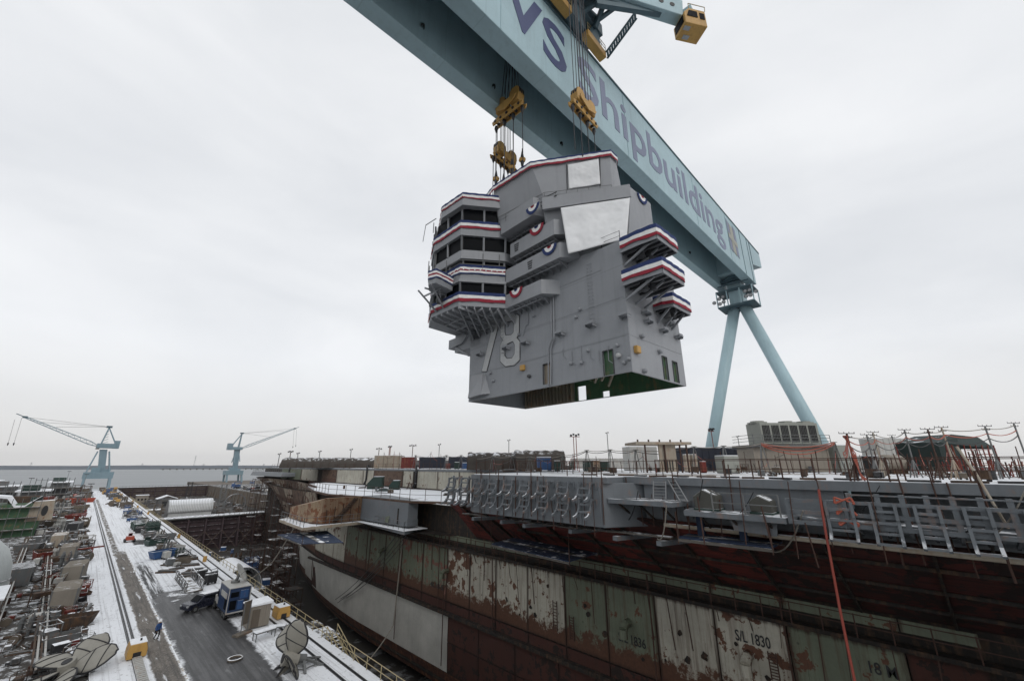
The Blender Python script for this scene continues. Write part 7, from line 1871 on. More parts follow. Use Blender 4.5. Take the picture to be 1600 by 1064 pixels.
# scaffold towers
def scaffold(x, y, z0, h, w, label):
    e = thing('scaffold_tower', label, 'scaffold', (x, y, z0))
    for sx in (0, w):
        for sy in (0, w * 1.3):
            m = MB(); m.tube((x + sx, y + sy, z0), (x + sx, y + sy, z0 + h), .06, 5); obj('standard', m, M['post_rust'], e)
    n = int(h / 2)
    for k in range(1, n + 1):
        z = z0 + k * h / n - .3
        m = MB(); m.path([(x, y, z), (x + w, y, z), (x + w, y + w * 1.3, z), (x, y + w * 1.3, z), (x, y, z)], .05, 4); obj('ledger', m, M['post_rust'], e)
        m = MB(); m.bx(x, x + w * cr.choice((.3, .6, 1)), y, y + w * 1.3, z + .06, z + .12); obj('deck_board', m, M['hull_dark'] if cr.random() < .6 else M['plank'], e)
        m = MB(); m.bar((x, y, z), (x + w, y, z - h / n), .06, .06); obj('brace', m, M['post_rust'], e)
for k, (x, y, h) in enumerate([(25.5, 64, 5), (28.5, 70, 6), (24.5, 78, 7), (30, 84, 8), (26, 92, 6), (31.5, 96, 9), (34, 104, 9), (29, 108, 7), (37, 114, 10), (34, 122, 9), (39, 128, 10), (28, 120, 6), (43, 138, 10)]):
    scaffold(x, y, FLOOR, h, 2.2, ['short scaffold tower nearest the dock stair', 'scaffold tower below the white hull belt', 'scaffold tower under the blue staging', 'tall scaffold tower beside the bow turn', 'scaffold tower behind the yellow bumper', 'scaffold tower touching the bow plating', 'scaffold tower under the rusty bow', 'scaffold tower in the open dock floor', 'tall scaffold tower at the bow flare', 'scaffold tower forward of the bow turn', 'tall scaffold tower under the bow knuckle', 'low scaffold tower near the arched shelter', 'foremost scaffold tower under the bow'][k])
for k, (x, y, h) in enumerate([(34.5, 101, 19), (37.5, 113, 22), (40.2, 125, 23), (42.0, 139, 23.5), (42.6, 154, 24), (43.0, 168, 24.5)]):
    scaffold(x, y, FLOOR, h, 2.3, ['bow scaffold just forward of the rusty sponson', 'second bow scaffold forward of the rusty sponson', 'third bow scaffold forward of the rusty sponson', 'fourth bow scaffold forward of the rusty sponson', 'fifth bow scaffold under the bow catwalk', 'foremost tall bow scaffold under the bow catwalk'][k])
# arched shelter by the pier edge
aS = thing('arched_shelter', 'snowy open arched metal shelter beside the dock edge', 'shelter', (27.5, 112, -6))
def arch(s, t):
    a = math.pi * s; return (27.6 - 3.8 * math.cos(a), 104 + t * 13, -6.5 + 4.4 * math.sin(a))
m = MB(); m.grid(arch, 18, 8); o = obj('roof', m, M['quonset'], aS, smooth=True); so = o.modifiers.new('t', 'SOLIDIFY'); so.thickness = .12
for k in range(5):
    y = 104.2 + k * 3.2; m = MB(); m.path([(27.6 - 3.65 * math.cos(math.pi * i / 12), y, -6.5 + 4.25 * math.sin(math.pi * i / 12)) for i in range(13)], .1, 5); obj('rib', m, M['post_grey'], aS)
m = MB(); m.bx(23.2, 32, 103, 118, -6.9, -6.5); obj('floor', m, M['grey_paint'], aS)
for sx in (23.6, 31.6):
    for y in (104, 110.5, 117): m = MB(); m.bar((sx, y, FLOOR), (sx, y, -6.9), .3, .3); obj('prop', m, M['post_rust'], aS)
# barrel roofed building on the gate
qb = thing('barrel_roof_building', 'white barrel roofed corrugated building standing behind the maroon gate', 'building', (32, 206, -9))
m = MB(); m.bx(25.6, 39, 204, 212, -9, 1.0); obj('wall', m, M['quonset'], qb)
def brf(s, t): a = math.pi * s; return (25.4 + 13.8 * t, 208 - 4.2 * math.cos(a), 0.8 + 4.4 * math.sin(a))
m = MB(); m.grid(brf, 16, 14); o = obj('barrel_roof', m, M['quonset'], qb, smooth=True); so = o.modifiers.new('t', 'SOLIDIFY'); so.thickness = .1
for k in range(27):
    x = 25.6 + k * .5; m = MB(); m.path([(x, 208 - 4.32 * math.cos(math.pi * i / 10), 0.8 + 4.5 * math.sin(math.pi * i / 10)) for i in range(0, 8)], .06, 4); obj('roof_rib', m, M['post_grey'], qb)
for x in (25.35, 39.2):
    m = MB(); m.extr([(x, 208 - 4.2 * math.cos(math.pi * i / 12), 0.8 + 4.4 * math.sin(math.pi * i / 12)) for i in range(13)] + [(x, 212.2, -9), (x, 203.8, -9)], (.12, 0, 0)); obj('gable', m, M['grey_paint'], qb)
# gabled white hut and a ring hoop farther up the dock
hu = thing('gabled_hut', 'small grey hut with snowy gabled roof on the far dock floor', 'hut', (46, 384, -9))
m = MB(); m.bx(40.5, 50.5, 380, 388, -9, -4.6); obj('wall', m, M['grey_paint'], hu)
m = MB(); m.extr([(39.8, 379.4, -4.6), (45.5, 379.4, -2.6), (51.2, 379.4, -4.6), (51.2, 379.4, -4.2), (45.5, 379.4, -2.1), (39.8, 379.4, -4.2)], (0, 9.2, 0)); obj('roof', m, M['snow'], hu)
m = MB(); m.bx(43, 47, 379.9, 380, -9, -6); obj('door', m, M['steel_dark'], hu)
for k, (x_, y_, w_, h_, lb) in enumerate([(30, 300, 8, 4, 'low grey pump house on the dock floor behind the barrel roof'), (60, 340, 10, 4, 'flat roofed store on the far dock floor'), (36, 430, 7, 5, 'small pale cabin close to the sea gate')]):
    e = thing('dock_store', lb, 'store', (x_, y_, -9))
    m = MB(); m.bx(x_ - w_ / 2, x_ + w_ / 2, y_ - 3, y_ + 3, -9, -9 + h_); obj('wall', m, M['beige'] if k else M['grey_paint'], e)
    m = MB(); m.bx(x_ - w_ / 2 - .3, x_ + w_ / 2 + .3, y_ - 3.3, y_ + 3.3, -9 + h_, -8.7 + h_); obj('roof', m, M['snow'], e)
    for q in range(3): m = MB(); m.bx(x_ - w_ / 2 + 1 + q * w_ / 3.5, x_ - w_ / 2 + 2 + q * w_ / 3.5, y_ - 3.06, y_ - 3, -7.5, -6.2); obj('window', m, M['glass'], e)
m = MB(); m.lathe((66, 290, -3.4), [(5.0, -.5), (5.5, -.5), (5.5, .5), (5.0, .5), (5.0, -.5)], 30, 'Y'); tag(obj('ring_section', m, M['grey_paint'], origin=(66, 290, -9)), 'large upright grey ring section on the far dock floor', 'ring')
for k, (x, y, h) in enumerate([(24.5, 236, 11), (62, 425, 14), (60, 300, 16)]):
    e = thing('access_tower', ['tan lattice access tower beside the dock strip', 'dark lattice tower in front of the sea gate', 'pale lattice tower beside the ring section'][k], 'tower', (x, y, -9))
    for sx in (0, 3):
        for sy in (0, 3): m = MB(); m.bar((x + sx, y + sy, -9), (x + sx * .8 + .3, y + sy * .8 + .3, -9 + h), .3, .3); obj('leg', m, [M['tan_wood'], M['steel_dark'], M['post_grey']][k], e)
    for j in range(int(h / 2.5)):
        z = -8 + j * 2.5; m = MB(); m.bar((x, y, z), (x + 3, y, z + 2.4), .2, .2); m.bar((x, y, z + 2.4), (x + 3, y, z + 2.4), .25, .25); obj('lacing', m, [M['tan_wood'], M['steel_dark'], M['post_grey']][k], e)
# ================================================================== the two level luffing cranes by the river
def dock_crane(name_label, T, dep, plat_d):
    """T(x, y) gives a point on the crane's own vertical plane; dep is half the portal depth"""
    c = T('feet')
    e = thing('portal_crane', name_label, 'crane', c)
    B = M['crane_far']
    def pt(k, dy=0.0): return T(k) + Vector((0, dy, 0))
    for dy in (-dep, dep):
        for a, b in (('footL', 'kneeL'), ('footR', 'kneeR')):
            m = MB(); m.bar(pt(a, dy), pt(b, dy * .8), 2.2, 1.6); obj('portal_leg', m, B, e)
    m = MB(); p, q = pt('kneeL'), pt('kneeR'); m.bx(p.x - 1.4, q.x + 1.4, p.y - dep, p.y + dep, min(p.z, q.z) - 1.2, max(p.z, q.z) + 3.2); obj('portal_beam', m, B, e)
    m = MB(); a0, a1, b0, b1 = pt('colL0'), pt('colR0'), pt('colL1'), pt('colR1'); hw = (a1.x - a0.x) / 2
    m.prism([(a0.x, a0.y - hw), (a1.x, a0.y - hw), (a1.x, a0.y + hw), (a0.x, a0.y + hw)], a0.z, b0.z, top=[(b0.x, a0.y - hw), (b1.x, a0.y - hw), (b1.x, a0.y + hw), (b0.x, a0.y + hw)]); obj('column', m, B, e)
    for (k0, k1) in (('braceL0', 'braceL1'), ('braceR0', 'braceR1')):
        for dy in (-dep * .8, dep * .8):
            m = MB(); m.tube(pt(k0, dy), pt(k1, dy * .25), .45, 6); obj('column_brace', m, B, e)
    m = MB(); p, q = pt('houA'), pt('houB'); m.bx(min(p.x, q.x), max(p.x, q.x), p.y - plat_d, p.y + plat_d, min(p.z, q.z), max(p.z, q.z)); ho = obj('machinery_house', m, B, e)
    m = MB(); p, q = pt('cwA'), pt('cwB'); m.bx(min(p.x, q.x), max(p.x, q.x), p.y - plat_d * .9, p.y + plat_d * .9, min(p.z, q.z), max(p.z, q.z)); obj('counterweight', m, B, e)
    m = MB(); p, q = pt('cabA'), pt('cabB'); m.bx(min(p.x, q.x), max(p.x, q.x), p.y - 3, p.y - .5, min(p.z, q.z), max(p.z, q.z)); co = obj('operator_cab', m, M['white_paint'], e)
    for dy in (-2, 2):
        m = MB(); m.bar(pt('mastF0', dy), pt('mastT', dy * .3), .9, .9); obj('mast_leg', m, B, e)
        m = MB(); m.bar(pt('mastB0', dy), pt('mastT', dy * .3), .6, .6); obj('mast_stay', m, B, e)
    for k in range(6):
        t0, t1 = k / 6, (k + .7) / 6; a, b = pt('mastF0').lerp(pt('mastT'), t0), pt('mastG0').lerp(pt('mastT'), t1)
        m = MB(); m.bar(a, b, .3, .3); obj('mast_lacing', m, M['crane_far'], e)
    m = MB(); m.box(pt('mastT') + Vector((0, 0, .6)), (3.4, 3, 1.4)); obj('mast_head', m, M['crane_dark'], e)
    # boom: four chords with lacing
    a, b = pt('boom0'), pt('boom1'); d = (b - a).normalized(); up = Vector((-d.z, 0, d.x)) if d.x > 0 else Vector((d.z, 0, -d.x))
    H_ = 1.5
    for sy in (-1, 1):
        for su in (-1, 1):
            m = MB(); m.tube(a + Vector((0, sy * .4, 0)) + up * su * .3, a.lerp(b, .12) + Vector((0, sy * 1.2, 0)) + up * su * H_ * .8, .26, 5); m.tube(a.lerp(b, .12) + Vector((0, sy * 1.2, 0)) + up * su * H_ * .8, b + Vector((0, sy * .7, 0)) + up * su * .45, .24, 5); obj('boom_chord', m, B, e)
    n = 22
    for k in range(n):
        t0, t1 = .06 + .93 * k / n, .06 + .93 * (k + 1) / n; f = lambda t: (H_ * .8 - (H_ * .8 - .45) * max(0, t - .12) / .88)
        p0 = a.lerp(b, t0) + up * f(t0) * (1 if k % 2 else -1); p1 = a.lerp(b, t1) - up * f(t1) * (1 if k % 2 else -1)
        for sy in (-1, 1):
            m = MB(); m.tube(p0 + Vector((0, sy, 0)), p1 + Vector((0, sy, 0)), .13, 4); obj('boom_lacing', m, B, e)
    m = MB(); m.box(b, (2.4, 2, 1.3)); m.bar(b, b + d * 5 , .4, .5); obj('boom_head', m, M['crane_dark'], e)
    for k in ('stay1', 'stay2', 'boom1'):
        m = MB(); m.tube(pt('mastT') + Vector((0, .6, .6)), pt(k) + Vector((0, .6, 0)), .12, 4); obj('luffing_rope', m, M['rope'], e)
    for k in (('hk1', 'hk2'), ('hk3', 'hk4')):
        p, q = pt(k[0]), pt(k[1]); m = MB(); m.tube(p, q, .1, 4); obj('hoist_rope', m, M['rope'], e)
        m = MB(); m.tube(q + Vector((0, 0, .6)), q - Vector((0, 0, 1.2)), .5, 6, .15); obj('hook', m, M['steel_dark'], e)
    m = MB(); p, q = pt('kneeL'), pt('kneeR'); m.box(((p.x * .65 + q.x * .35), p.y, max(p.z, q.z) + 4.6), (5, 6, 4)); m.box(((p.x * .2 + q.x * .8), p.y, max(p.z, q.z) + 4.0), (4, 5, 2.8)); obj('portal_cabin', m, B, e)
k1 = dict(footL=(612, 600), footR=(815, 592), kneeL=(640, 505), kneeR=(832, 505), colL0=(735, 480), colR0=(790, 480), colL1=(752, 300), colR1=(812, 300), braceL0=(650, 472), braceL1=(738, 315), braceR0=(826, 475), braceR1=(826, 315), houA=(735, 255), houB=(872, 292), cwA=(868, 235), cwB=(895, 294), cabA=(728, 268), cabB=(748, 300), mastF0=(765, 256), mastG0=(815, 256), mastB0=(872, 256), mastT=(826, 136), boom0=(738, 274), boom1=(190, 56), stay1=(310, 94), stay2=(420, 130), hk1=(165, 62), hk2=(104, 258), hk3=(112, 74), hk4=(60, 258), feet=(720, 598))
k2 = dict(footL=(535, 560), footR=(650, 558), kneeL=(545, 482), kneeR=(652, 482), colL0=(595, 470), colR0=(628, 470), colL1=(612, 300), colR1=(652, 300), braceL0=(600, 400), braceL1=(612, 345), braceR0=(640, 390), braceR1=(645, 345), houA=(566, 280), houB=(662, 304), cwA=(564, 254), cwB=(590, 304), cabA=(655, 286), cabB=(670, 300), mastF0=(642, 280), mastG0=(655, 280), mastB0=(592, 272), mastT=(668, 182), boom0=(668, 290), boom1=(1068, 142), stay1=(985, 160), stay2=(880, 205), hk1=(1062, 148), hk2=(1052, 282), hk3=(1080, 148), hk4=(1074, 272), feet=(590, 560))
dock_crane('pale blue portal crane at the end of the pier with boom to the left', lambda k: at(k1[k][0] / 4.835, 640 + k1[k][1] / 4.835, Y=452), 7, 4)
dock_crane('smaller pale blue portal crane across the dock with boom to the right', lambda k: at(240 + k2[k][0] / 4.835, 640 + k2[k][1] / 4.835, Y=560), 8, 4)
mb = MB(); mb.bx(86, 420, 484, 600, -6, -0.02); struct('far_quay', mb, M['concrete'])
scatter(26, 88, 150, 300, 480, 'on the quay across the dock', ['white_paint', 'black_paint', 'grey_paint', 'blue_paint'], z=0, sc=(2.0, 3.5))
for k in range(9):
    x, y = 90 + (k % 3) * 3.2, 330 + (k // 3) * 26 + k * 3
    c_ = car((x, y, 0), rad(80 + 5 * k), ['black', 'white', 'grey', 'dark', 'red', 'blue', 'second black', 'second white', 'second grey'][k] + ' car parked in the ' + ['first', 'second', 'third'][k // 3] + ' row on the quay across the dock', [M['black_paint'], M['white_paint'], M['grey_paint'], M['car_navy'], M['red_paint'], M['blue_paint'], M['black_paint'], M['white_paint'], M['grey_paint']][k]); c_['group'] = 'cars parked on the far quay'
# ================================================================== things on the flight deck
D = DECK
VX = lambda px_, dep: px_ * dep / 652.0      # metres for a width seen at a depth
VZ = lambda px_, dep: px_ * dep / 683.0
def top_z(y, dep): return CAM_H + VZ(726.5 - y, dep)
def dbox(x0, x1, ytop, dep, name, label, cat, mat, dpt=2.4, z0=D, rz=None, ribs=True, roof=None, snow=True):
    """box standing on the deck seen between columns x0 and x1"""
    w = VX(x1 - x0, dep); c = far((x0 + x1) / 2, dep, z0); h = max(0.3, top_z(ytop, dep) - z0)
    a = -YAW + (rad(6) if rz is None else rz)
    e = thing(name, label, cat, c, rz=a)
    m = MB(); m.bx(-w / 2, w / 2, 0, dpt, 0.08, h); obj('body', m, mat, e, local=True, bevel=0.03)
    m = MB(); m.bx(-w / 2 + .1, -w / 2 + .3, -.02, dpt + .02, 0, .1); obj('skid', m, M['steel_dark'], e, local=True)
    m = MB(); m.bx(w / 2 - .3, w / 2 - .1, -.02, dpt + .02, 0, .1); obj('skid', m, M['steel_dark'], e, local=True)
    if ribs:
        n = max(2, int(w / 0.9))
        for k in range(n + 1):
            x = -w / 2 + w * k / n; m = MB(); m.bx(x - .05, x + .05, -.05, 0, .1, h - .02); obj('rib', m, mat, e, local=True)
    if snow:
        m = MB(); m.bx(-w / 2 + .03, w / 2 - .03, .03, dpt - .03, h, h + .07); obj('snow_cover', m, M['snow'], e, local=True)
    return e
def shed(x0, x1, ytop, yeave, dep, label, mat, dpt=3.0, n=6, name='tarp_shelter', cat='shelter'):
    """tarpaulin tunnel on hoops"""
    w = VX(x1 - x0, dep); c = far((x0 + x1) / 2, dep, D); h = top_z(ytop, dep) - D; he = top_z(yeave, dep) - D
    e = thing(name, label, cat, c, rz=-YAW + rad(3))
    def fn(s, t):
        a = math.pi * s; yy = dpt / 2 - dpt / 2 * math.cos(a); z = he * min(1, math.sin(a) * 1.6) + (h - he) * math.sin(a)
        return (-w / 2 + w * t, yy, max(0.02, z + .06 * math.sin(t * n * math.pi * 2) - .04 * math.sin(t * 23 + s * 9)))
    m = MB(); m.grid(fn, 12, n * 6); obj('tarpaulin', m, mat, e, local=True, smooth=True)
    for sx in (-w / 2, w / 2):
        m = MB(); m.extr([(sx, dpt / 2 - dpt / 2 * math.cos(math.pi * i / 10), max(.02, he * min(1, math.sin(math.pi * i / 10) * 1.6) + (h - he) * math.sin(math.pi * i / 10))) for i in range(11)], (.05, 0, 0)); obj('end_flap', m, M['black_paint'], e, local=True)
    for k in range(n + 1):
        t = -w / 2 + w * k / n; m = MB(); m.tube((t, -.05, 0), (t, -.02, he * .95), .05, 5); obj('hoop', m, M['post_rust'], e, local=True)
    return e
# far end
shed(439, 590, 714.5, 722, 120, 'long grey brown tunnel tent at the bow end of the deck', M['brown_tarp'], 9, 12)
dbox(585, 627, 711.5, 105, 'deck_hut', 'pale cluttered deck hut right of the long tunnel tent', 'hut', M['cream'], 4)
dbox(627, 648, 714, 100, 'red_locker', 'red steel locker container between the hut and navy containers', 'container', M['red_paint'], 3)
dbox(655, 695, 714, 98, 'navy_container', 'navy container with snowy roof right of the red locker', 'container', M['blue_tarp'], 3)
dbox(701, 732, 713.5, 98, 'navy_container', 'longer navy container left of the brown tarp shelter', 'container', M['blue_tarp'], 3)
shed(730, 815, 706, 716, 72, 'dark brown tarp shelter in the middle of the deck', M['brown_tarp'], 6, 6)
shed(806, 884, 702.5, 712, 70, 'taller brown tarp shelter right of the dark one', M['brown_tarp'], 6, 5)
dbox(841, 862, 714, 62, 'blue_bin', 'blue lidded bin in front of the brown shelter', 'bin', M['blue_paint'], 1.6)
dbox(868, 876, 720, 60, 'green_bin', 'green bin right of the blue lidded bin', 'bin', M['green_paint'], 1.2)
dbox(914, 926, 720, 58, 'green_bin', 'green bin beside the pink cabinet', 'bin', M['green_paint'], 1.2)
dbox(927, 937, 719, 58, 'pink_cabinet', 'faded pink cabinet among green bins', 'cabinet', M['cream'], 1.2)
dbox(940, 952, 721, 58, 'green_bin', 'green bin right of the pink cabinet', 'bin', M['green_paint'], 1.2)
dbox(710, 718, 722, 84, 'green_bin', 'small green bin near the navy containers', 'bin', M['green_paint'], 1.2)
dbox(722, 737, 723, 84, 'blue_bin', 'low blue bin at the foot of the brown shelter', 'bin', M['blue_paint'], 1.4)
# on the lower snowy deck
for (x0, x1, yt, yb, lb) in ((573, 596, 745, 764, 'dark green tool box with sloping lid on the lower snowy deck'), (607, 622, 751, 765, 'smaller dark green box on the lower snowy deck')):
    p = at((x0 + x1) / 2, yb, Z=LOWD); dep = p.dot(HF); w = VX(x1 - x0, dep); h = VZ(yb - yt, dep)
    e = thing('tool_box', lb, 'tool box', p, rz=-YAW)
    m = MB(); m.extr([(-w / 2, 0, .1), (w / 2, 0, .1), (w / 2, 0, h), (-w * .1, 0, h), (-w / 2, 0, h * .45)], (0, 1.4, 0)); obj('body', m, M['green_paint'], e, local=True, bevel=.03)
    m = MB(); m.bx(-w / 2, w / 2, .1, 1.3, 0, .1); obj('skid', m, M['steel_dark'], e, local=True)
    m = MB(); m.bx(-w * .1, w / 2, .05, 1.35, h, h + .06); obj('snow_cover', m, M['snow'], e, local=True)
p = at(600, 770, Z=LOWD)
e = thing('green_canopy', 'flat green tarp canopy lying low on the lower snowy deck', 'tarp', p, rz=-YAW)
m = MB(); m.add([(-1.6, -.9, .3), (1.6, -.9, .3), (1.5, .9, .35), (-1.5, .9, .35), (0, 0, .9)], [(0, 1, 4), (1, 2, 4), (2, 3, 4), (3, 0, 4)]); obj('sheet', m, M['green_tarp'], e, local=True)
for sx in (-1.5, 1.5):
    for sy in (-.85, .85): m = MB(); m.tube((sx, sy, 0), (sx, sy, .34), .03, 4); obj('leg', m, M['post_grey'], e, local=True)
for k, (x, y) in enumerate(((640, 764), (660, 757), (692, 757))):
    p = at(x, y, Z=LOWD); e = thing('trestle', ['low dark pallet of bars on the lower snowy deck', 'small cream trestle on the lower snowy deck', 'cream trestle nearest the ribbed block on the lower snowy deck'][k], 'trestle', p, rz=-YAW)
    for s in (-1, 1):
        for q in (-1, 1): m = MB(); m.bar((s * .5, q * .5, 0), (s * .2, q * .15, 1.1), .09, .09); obj('leg', m, M['cream'] if k else M['post_rust'], e, local=True)
    m = MB(); m.bar((-.8, 0, 1.1), (.8, 0, 1.1), .14, .14); obj('beam', m, M['cream'] if k else M['post_rust'], e, local=True)
scatter(16, 38.2, 48, 36, 92, 'on the lower snowy deck', ['grey_paint', 'rust', 'black_paint', 'tan_wood'], z=LOWD, sc=(.5, .8), kinds=['wooden_crate', 'oil_drum', 'pipe_stack', 'storage_rack', 'loaded_pallet'])
# middle: cream shelter with flat roof, navy tarp wall, generator
c = far(1038, 46, D); e = thing('flat_roof_shelter', 'cream deck shelter with thin flat roof on posts', 'shelter', c, rz=-YAW + rad(5))
hh = top_z(690, 46) - D; w = VX(90, 46)
m = MB(); m.bx(-w / 2, w / 2, -.5, 3, hh - .28, hh); obj('roof', m, M['cream'], e, local=True)
for k in range(5): m = MB(); m.lathe((-w / 2 + w * (k + .5) / 5, .6, hh), [(.1, 0), (.1, .3), (0, .32)], 6); obj('lifting_lug', m, M['rust'], e, local=True)
m = MB(); m.bx(-.4, 1.5, 0, .3, .1, hh - .28); obj('panel_wall', m, M['cream'], e, local=True)
for k in range(4): m = MB(); m.bx(.0 + .3 * k, .12 + .3 * k, -.06, 0, .2, hh * .4); obj('vent_slot', m, M['steel_dark'], e, local=True)
for sx in (-w * .33, w * .02, w * .3, w * .42): m = MB(); m.bar((sx, -.2, 0), (sx, -.2, hh - .25), .14, .14); obj('post', m, M['post_rust'], e, local=True)
dbox(985, 1030, 697.5, 62, 'pale_hut', 'pale deck hut half hidden behind the flat roof shelter', 'hut', M['white_paint'], 3, ribs=False)
dbox(1066, 1176, 699, 56, 'navy_tarp_wall', 'long navy tarpaulined container right of the flat roof shelter', 'container', M['blue_tarp'], 2.6)
dbox(1072, 1080, 710, 50, 'switch_cabinet', 'left small pale switch cabinet before the navy tarps', 'cabinet', M['cream'], .6, ribs=False); dbox(1083, 1091, 710, 50, 'switch_cabinet', 'right small pale switch cabinet before the navy tarps', 'cabinet', M['cream'], .6, ribs=False)
dbox(1132, 1157, 712, 42, 'generator_box', 'dark grey generator box with snowy lid', 'generator', M['ac_grey'], 1.6, ribs=False)
dbox(1097, 1104, 721, 44, 'red_barrel', 'small red barrel on the deck left of the generator box', 'barrel', M['red_paint'], .6, ribs=False)
# cooling plant on its platform
c = far(1240, 48, D); w = VX(122, 48); e = thing('plant_container', 'wide beige equipment container under the cooling plant', 'container', c, rz=-YAW + rad(4))
h1 = top_z(694.5, 48) - D
m = MB(); m.bx(-w / 2, w / 2, 0, 3.2, .05, h1 - .25); obj('body', m, M['beige'], e, local=True, bevel=.03)
for k in range(7): m = MB(); x = -w / 2 + w * k / 6; m.bx(x - .07, x + .07, -.06, 0, .1, h1 - .3); obj('rib', m, M['beige'], e, local=True)
m = MB(); m.bx(-w / 2 - .3, w / 2 + .3, -.6, 3.6, h1 - .25, h1); obj('platform', m, M['grey_paint'], e, local=True)
m = MB()
for k in range(9):
    x = -w / 2 - .2 + (w + .4) * k / 8; m.tube((x, -.55, h1), (x, -.55, h1 + 1.1), .04, 5)
for z in (.4, .75, 1.1): m.tube((-w / 2 - .2, -.55, h1 + z), (w / 2 + .2, -.55, h1 + z), .035, 4)
for z in (.4, .75, 1.1): m.tube((-w / 2 - .2, -.55, h1 + z), (-w / 2 - .2, 3.4, h1 + z), .035, 4)
obj('guard_rail', m, M['post_grey'], e, local=True)
c2 = far(1248, 48, D + h1); wc = VX(98, 48); e = thing('cooling_plant', 'grey green louvred air cooling plant on top of the beige container', 'air cooler', c2 + Vector((0, 0, 0)), rz=-YAW + rad(4))
hc = top_z(658, 48) - D - h1
m = MB(); m.bx(-wc / 2, wc / 2, .3, 2.9, .1, hc); obj('casing', m, M['ac_grey'], e, local=True, bevel=.03)
for k in range(6):
    x0 = -wc / 2 + .15 + (wc - .3) * k / 6
    for j in range(5): m = MB(); xx = x0 + .1 + j * .19; m.bx(xx, xx + .11, .24, .3, .35, hc - .3); obj('louvre', m, M['steel_dark'], e, local=True)
for k, x in enumerate((-.42, 0.08, .4)): m = MB(); m.lathe((wc * x, 1.5, hc), [(.75, 0), (.75, .28), (.6, .28)], 14); m.bx(wc * x - .7, wc * x + .7, .7, 2.4, hc, hc + .16); obj('fan_cowl', m, M['ac_grey'], e, local=True)
# right side: motor, pale container, green pavilion, red frames
c = far(1405, 40, D); e = thing('deck_motor', 'beige cylindrical motor with pale end ring among the poles', 'motor', c, rz=-YAW + rad(10))
m = MB(); m.lathe((0, .6, 1.0), [(0, -1.1), (.7, -1.1), (.78, -.8), (.78, .8), (.62, 1.0), (0, 1.05)], 18, 'X'); obj('casing', m, M['beige'], e, local=True)
m = MB(); m.lathe((-1.15, .6, 1.0), [(.35, -.1), (.62, -.1), (.62, .1), (.35, .1)], 16, 'X'); obj('end_ring', m, M['white_paint'], e, local=True)
m = MB(); m.bx(-1, 1, .1, 1.1, 0, .3); obj('base', m, M['rust'], e, local=True)
dbox(1378, 1440, 684, 62, 'pale_container', 'pale container standing behind the cable poles', 'container', M['white_paint'], 3)
dbox(1362, 1378, 712, 44, 'yellow_cabinet', 'dark cabinet with a yellow top left of the motor', 'cabinet', M['black_paint'], 1.0, ribs=False)
dbox(1313, 1334, 695, 48, 'grey_cabinet', 'grey rounded cabinet right of the beige equipment container', 'cabinet', M['ac_grey'], 1.4, ribs=False)
c = far(1520, 40, D); w = VX(100, 40); hp = top_z(677, 40) - D; e = thing('tarp_pavilion', 'dark green tarp pavilion with red frame on the right', 'shelter', c, rz=-YAW + rad(8))
m = MB(); m.add([(-w / 2, 0, hp * .78), (w / 2, -.2, hp * .62), (w / 2, 4, hp * .66), (-w / 2, 4, hp * .82), (-w * .15, .3, hp), (w * .35, .3, hp * .93), (w * .35, 3.6, hp * .93), (-w * .15, 3.6, hp)], [(0, 4, 7, 3), (4, 5, 6, 7), (5, 1, 2, 6), (0, 1, 5, 4), (3, 7, 6, 2)]); obj('tarp_roof', m, M['green_tarp'], e, local=True)
m = MB(); m.add([(-w / 2, .1, .2), (-w * .1, .05, .2), (-w * .12, .05, hp * .9), (-w / 2, .1, hp * .78)], [(0, 1, 2, 3)]); m.add([(-w / 2, .1, .2), (-w / 2, 4, .2), (-w / 2, 4, hp * .8), (-w / 2, .1, hp * .78)], [(3, 2, 1, 0)]); obj('side_sheet', m, M['green_tarp'], e, local=True)
for k in range(9):
    x = -w * .45 + w * .9 * k / 8; m = MB(); m.bar((x, -.3 + .2 * (k % 2), 0), (x + .1, -.2, hp * .72), .07, .07); obj('frame_post', m, M['red_paint'], e, local=True)
for k in range(5):
    z = .5 + .42 * k; m = MB(); m.bar((-w * .1, -.35, z), (w * .36, -.35, z + .06), .06, .06); obj('frame_rail', m, M['red_paint'], e, local=True)
# red cage of stanchions stored upright
for j, (xx, n, dep, lb) in enumerate(((1500, 12, 33, 'red rack of upright stanchions before the green pavilion'), (1545, 10, 34, 'second red rack of upright stanchions right of the green tarp'), (1430, 9, 40, 'dark red rack of stanchions behind the middle poles'), (1585, 8, 30, 'dark red rack of stanchions at the right picture edge'))):
    c = far(xx, dep, D); e = thing('stanchion_rack', lb, 'rack', c, rz=-YAW)
    for k in range(n):
        x = (k - n / 2) * .22; hh = .9 + .5 * cr.random(); m = MB(); m.tube((x, cr.uniform(-.3, .3), 0), (x + cr.uniform(-.2, .2), cr.uniform(-.3, .3), hh), .035, 4); obj('stanchion', m, M['red_paint'] if j != 2 else M['post_rust'], e, local=True)
    for z in (.35, .8): m = MB(); m.bar((-n * .12, 0, z), (n * .12, 0, z), .05, .05); obj('rack_bar', m, M['red_paint'], e, local=True)
